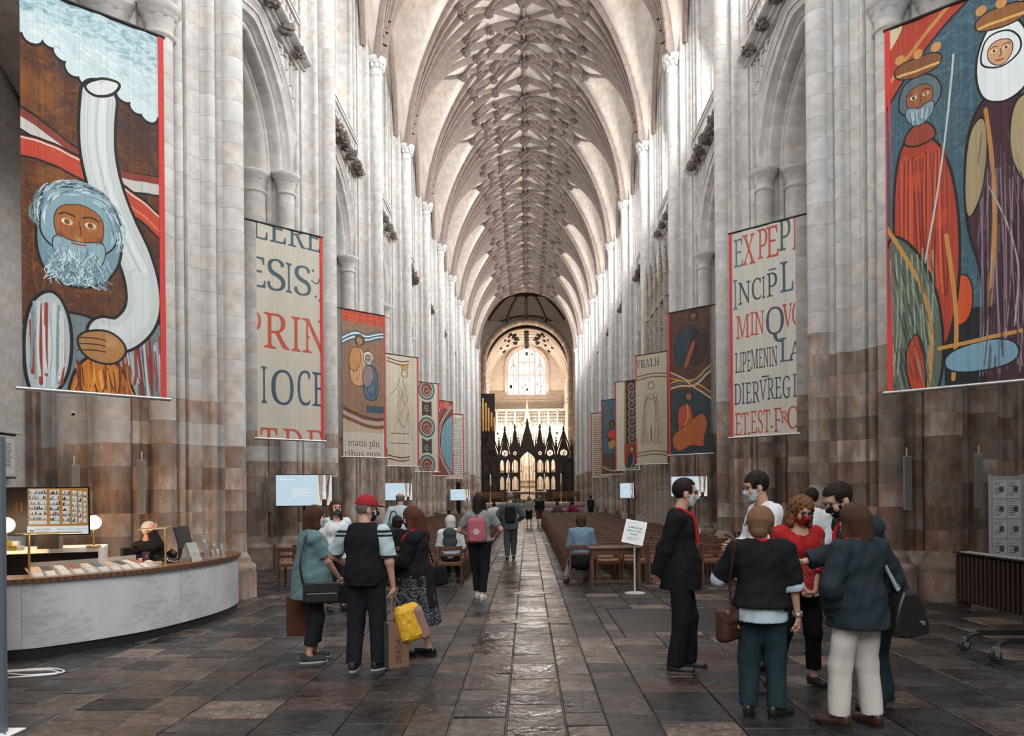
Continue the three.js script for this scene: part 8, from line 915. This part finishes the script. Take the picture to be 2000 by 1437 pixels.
{ const g = thing('pink_backpack', 'dusty pink backpack worn by the woman in the grey T-shirt', 'backpack', toWorld(p8, [0.02, 0.0, -0.19]), 176 * Math.PI / 180 + Math.PI); mesh('pack_body', creased(G(new RoundedBoxGeometry(0.3, 0.4, 0.17, 4, 0.07), 0, 0.22, 0, -0.08, 0, 0.06)), F.pink, g); mesh('front_pocket', G(new RoundedBoxGeometry(0.22, 0.17, 0.07, 3, 0.03), 0, 0.13, 0.1), F.pink, g); mesh('printed_badge', G(new THREE.CircleGeometry(0.05, 20), 0.01, 0.21, 0.137), std({ color: rgb(0.5, 0.4, 0.42), roughness: 0.7 }), g); for (const s of [-1, 1]) mesh('strap', tube([[s * 0.08, 0.38, -0.04], [s * 0.1, 0.46, -0.14], [s * 0.12, 0.36, -0.28]], 0.018, 6, 14), F.pink, g); mesh('top_loop', tube([[-0.03, 0.42, 0], [0, 0.46, 0.0], [0.03, 0.42, 0]], 0.008), F.pink, g); }
{ const g = thing('black_backpack', 'black rucksack worn by the man walking up the aisle', 'backpack', toWorld(p9, [0.0, 0.02, -0.2]), 0); mesh('pack_body', creased(G(new RoundedBoxGeometry(0.28, 0.42, 0.16, 4, 0.07), 0, 0.24, 0)), F.black, g); mesh('front_pocket', G(new RoundedBoxGeometry(0.22, 0.18, 0.06, 3, 0.03), 0, 0.14, 0.09), F.blackT, g); for (const s of [-1, 1]) mesh('strap', tube([[s * 0.09, 0.4, -0.04], [s * 0.11, 0.48, -0.14], [s * 0.13, 0.4, -0.28]], 0.016, 6, 14), F.black, g); }
{ const g = thing('brown_shoulder_bag', 'dark brown leather shoulder bag of the woman with the light bob', 'handbag', [1.47, 0.56, -5.72], 0.9); mesh('bag_body', creased(G(new RoundedBoxGeometry(0.28, 0.24, 0.12, 3, 0.05), 0, 0.13, 0)), F.brownL, g); mesh('flap', G(new RoundedBoxGeometry(0.27, 0.13, 0.13, 3, 0.04), 0, 0.2, 0.005), F.brownL, g); mesh('buckle', G(new THREE.TorusGeometry(0.014, 0.004, 6, 14), 0, 0.12, 0.075), M.brass, g); mesh('strap', tube([[0.05, 0.24, 0], [0.02, 0.42, 0.0], [-0.06, 0.62, 0.06], [-0.09, 0.76, 0.09], [-0.05, 0.80, 0.0]], 0.011, 6, 26), F.brownL, g); }
{ const g = thing('black_shoulder_bag', 'glossy black shoulder bag beside the woman in cream trousers', 'handbag', [2.68, 0.66, -5.52], 0.35); const sh = new THREE.Shape(); sh.moveTo(-0.12, 0); sh.quadraticCurveTo(0, -0.03, 0.14, 0.01); sh.quadraticCurveTo(0.15, 0.1, 0.04, 0.27); sh.lineTo(-0.06, 0.27); sh.quadraticCurveTo(-0.14, 0.12, -0.12, 0); mesh('bag_body', G(new THREE.ExtrudeGeometry(sh, { depth: 0.07, bevelEnabled: true, bevelSize: 0.025, bevelThickness: 0.03, bevelSegments: 3 }), 0, 0, -0.04), F.leather, g); mesh('clasp', G(cyl(0.016, 0.016, 0.012, 0, 0, 0, 14), 0.08, 0.07, 0.066, Math.PI / 2), M.steel, g); mesh('ring', G(new THREE.TorusGeometry(0.02, 0.005, 6, 14), -0.08, 0.32, 0), M.steel, g); mesh('strap', tube([[-0.08, 0.3, 0], [-0.16, 0.46, -0.02], [-0.24, 0.6, -0.02], [-0.27, 0.66, -0.06]], 0.016, 6, 20), fab(0.3, 0.32, 0.33, 0.5), g); }
{ const g = thing('dark_tote', 'dark cloth bag hanging at the hip of the woman in the cardigan', 'bag', [-0.97, 0.66, -8.35], 0.2); mesh('bag_body', creased(G(new RoundedBoxGeometry(0.2, 0.22, 0.09, 4, 0.044), 0, 0.14, 0, 0, 0, 0.15)), F.black, g); mesh('strap', tube([[-0.05, 0.28, 0], [-0.12, 0.5, 0.02], [-0.16, 0.64, 0.06]], 0.012, 6, 14), F.black, g);
  const s = thing('green_tote', 'green and white shopping bag by the seated woman in black', 'bag', [-2.55, 0.9, -14.75], 0.2); mesh('bag_body', creased(G(new RoundedBoxGeometry(0.26, 0.26, 0.1, 3, 0.04), 0, 0.13, 0)), flecks('#3f5c46', ['#d0d8d0', '#20302a'], 90), s); mesh('handle', tube([[-0.09, 0.25, 0], [-0.04, 0.46, 0], [0.04, 0.46, 0], [0.09, 0.25, 0]], 0.014), M.black, s); }

renderer.render(scene, camera);
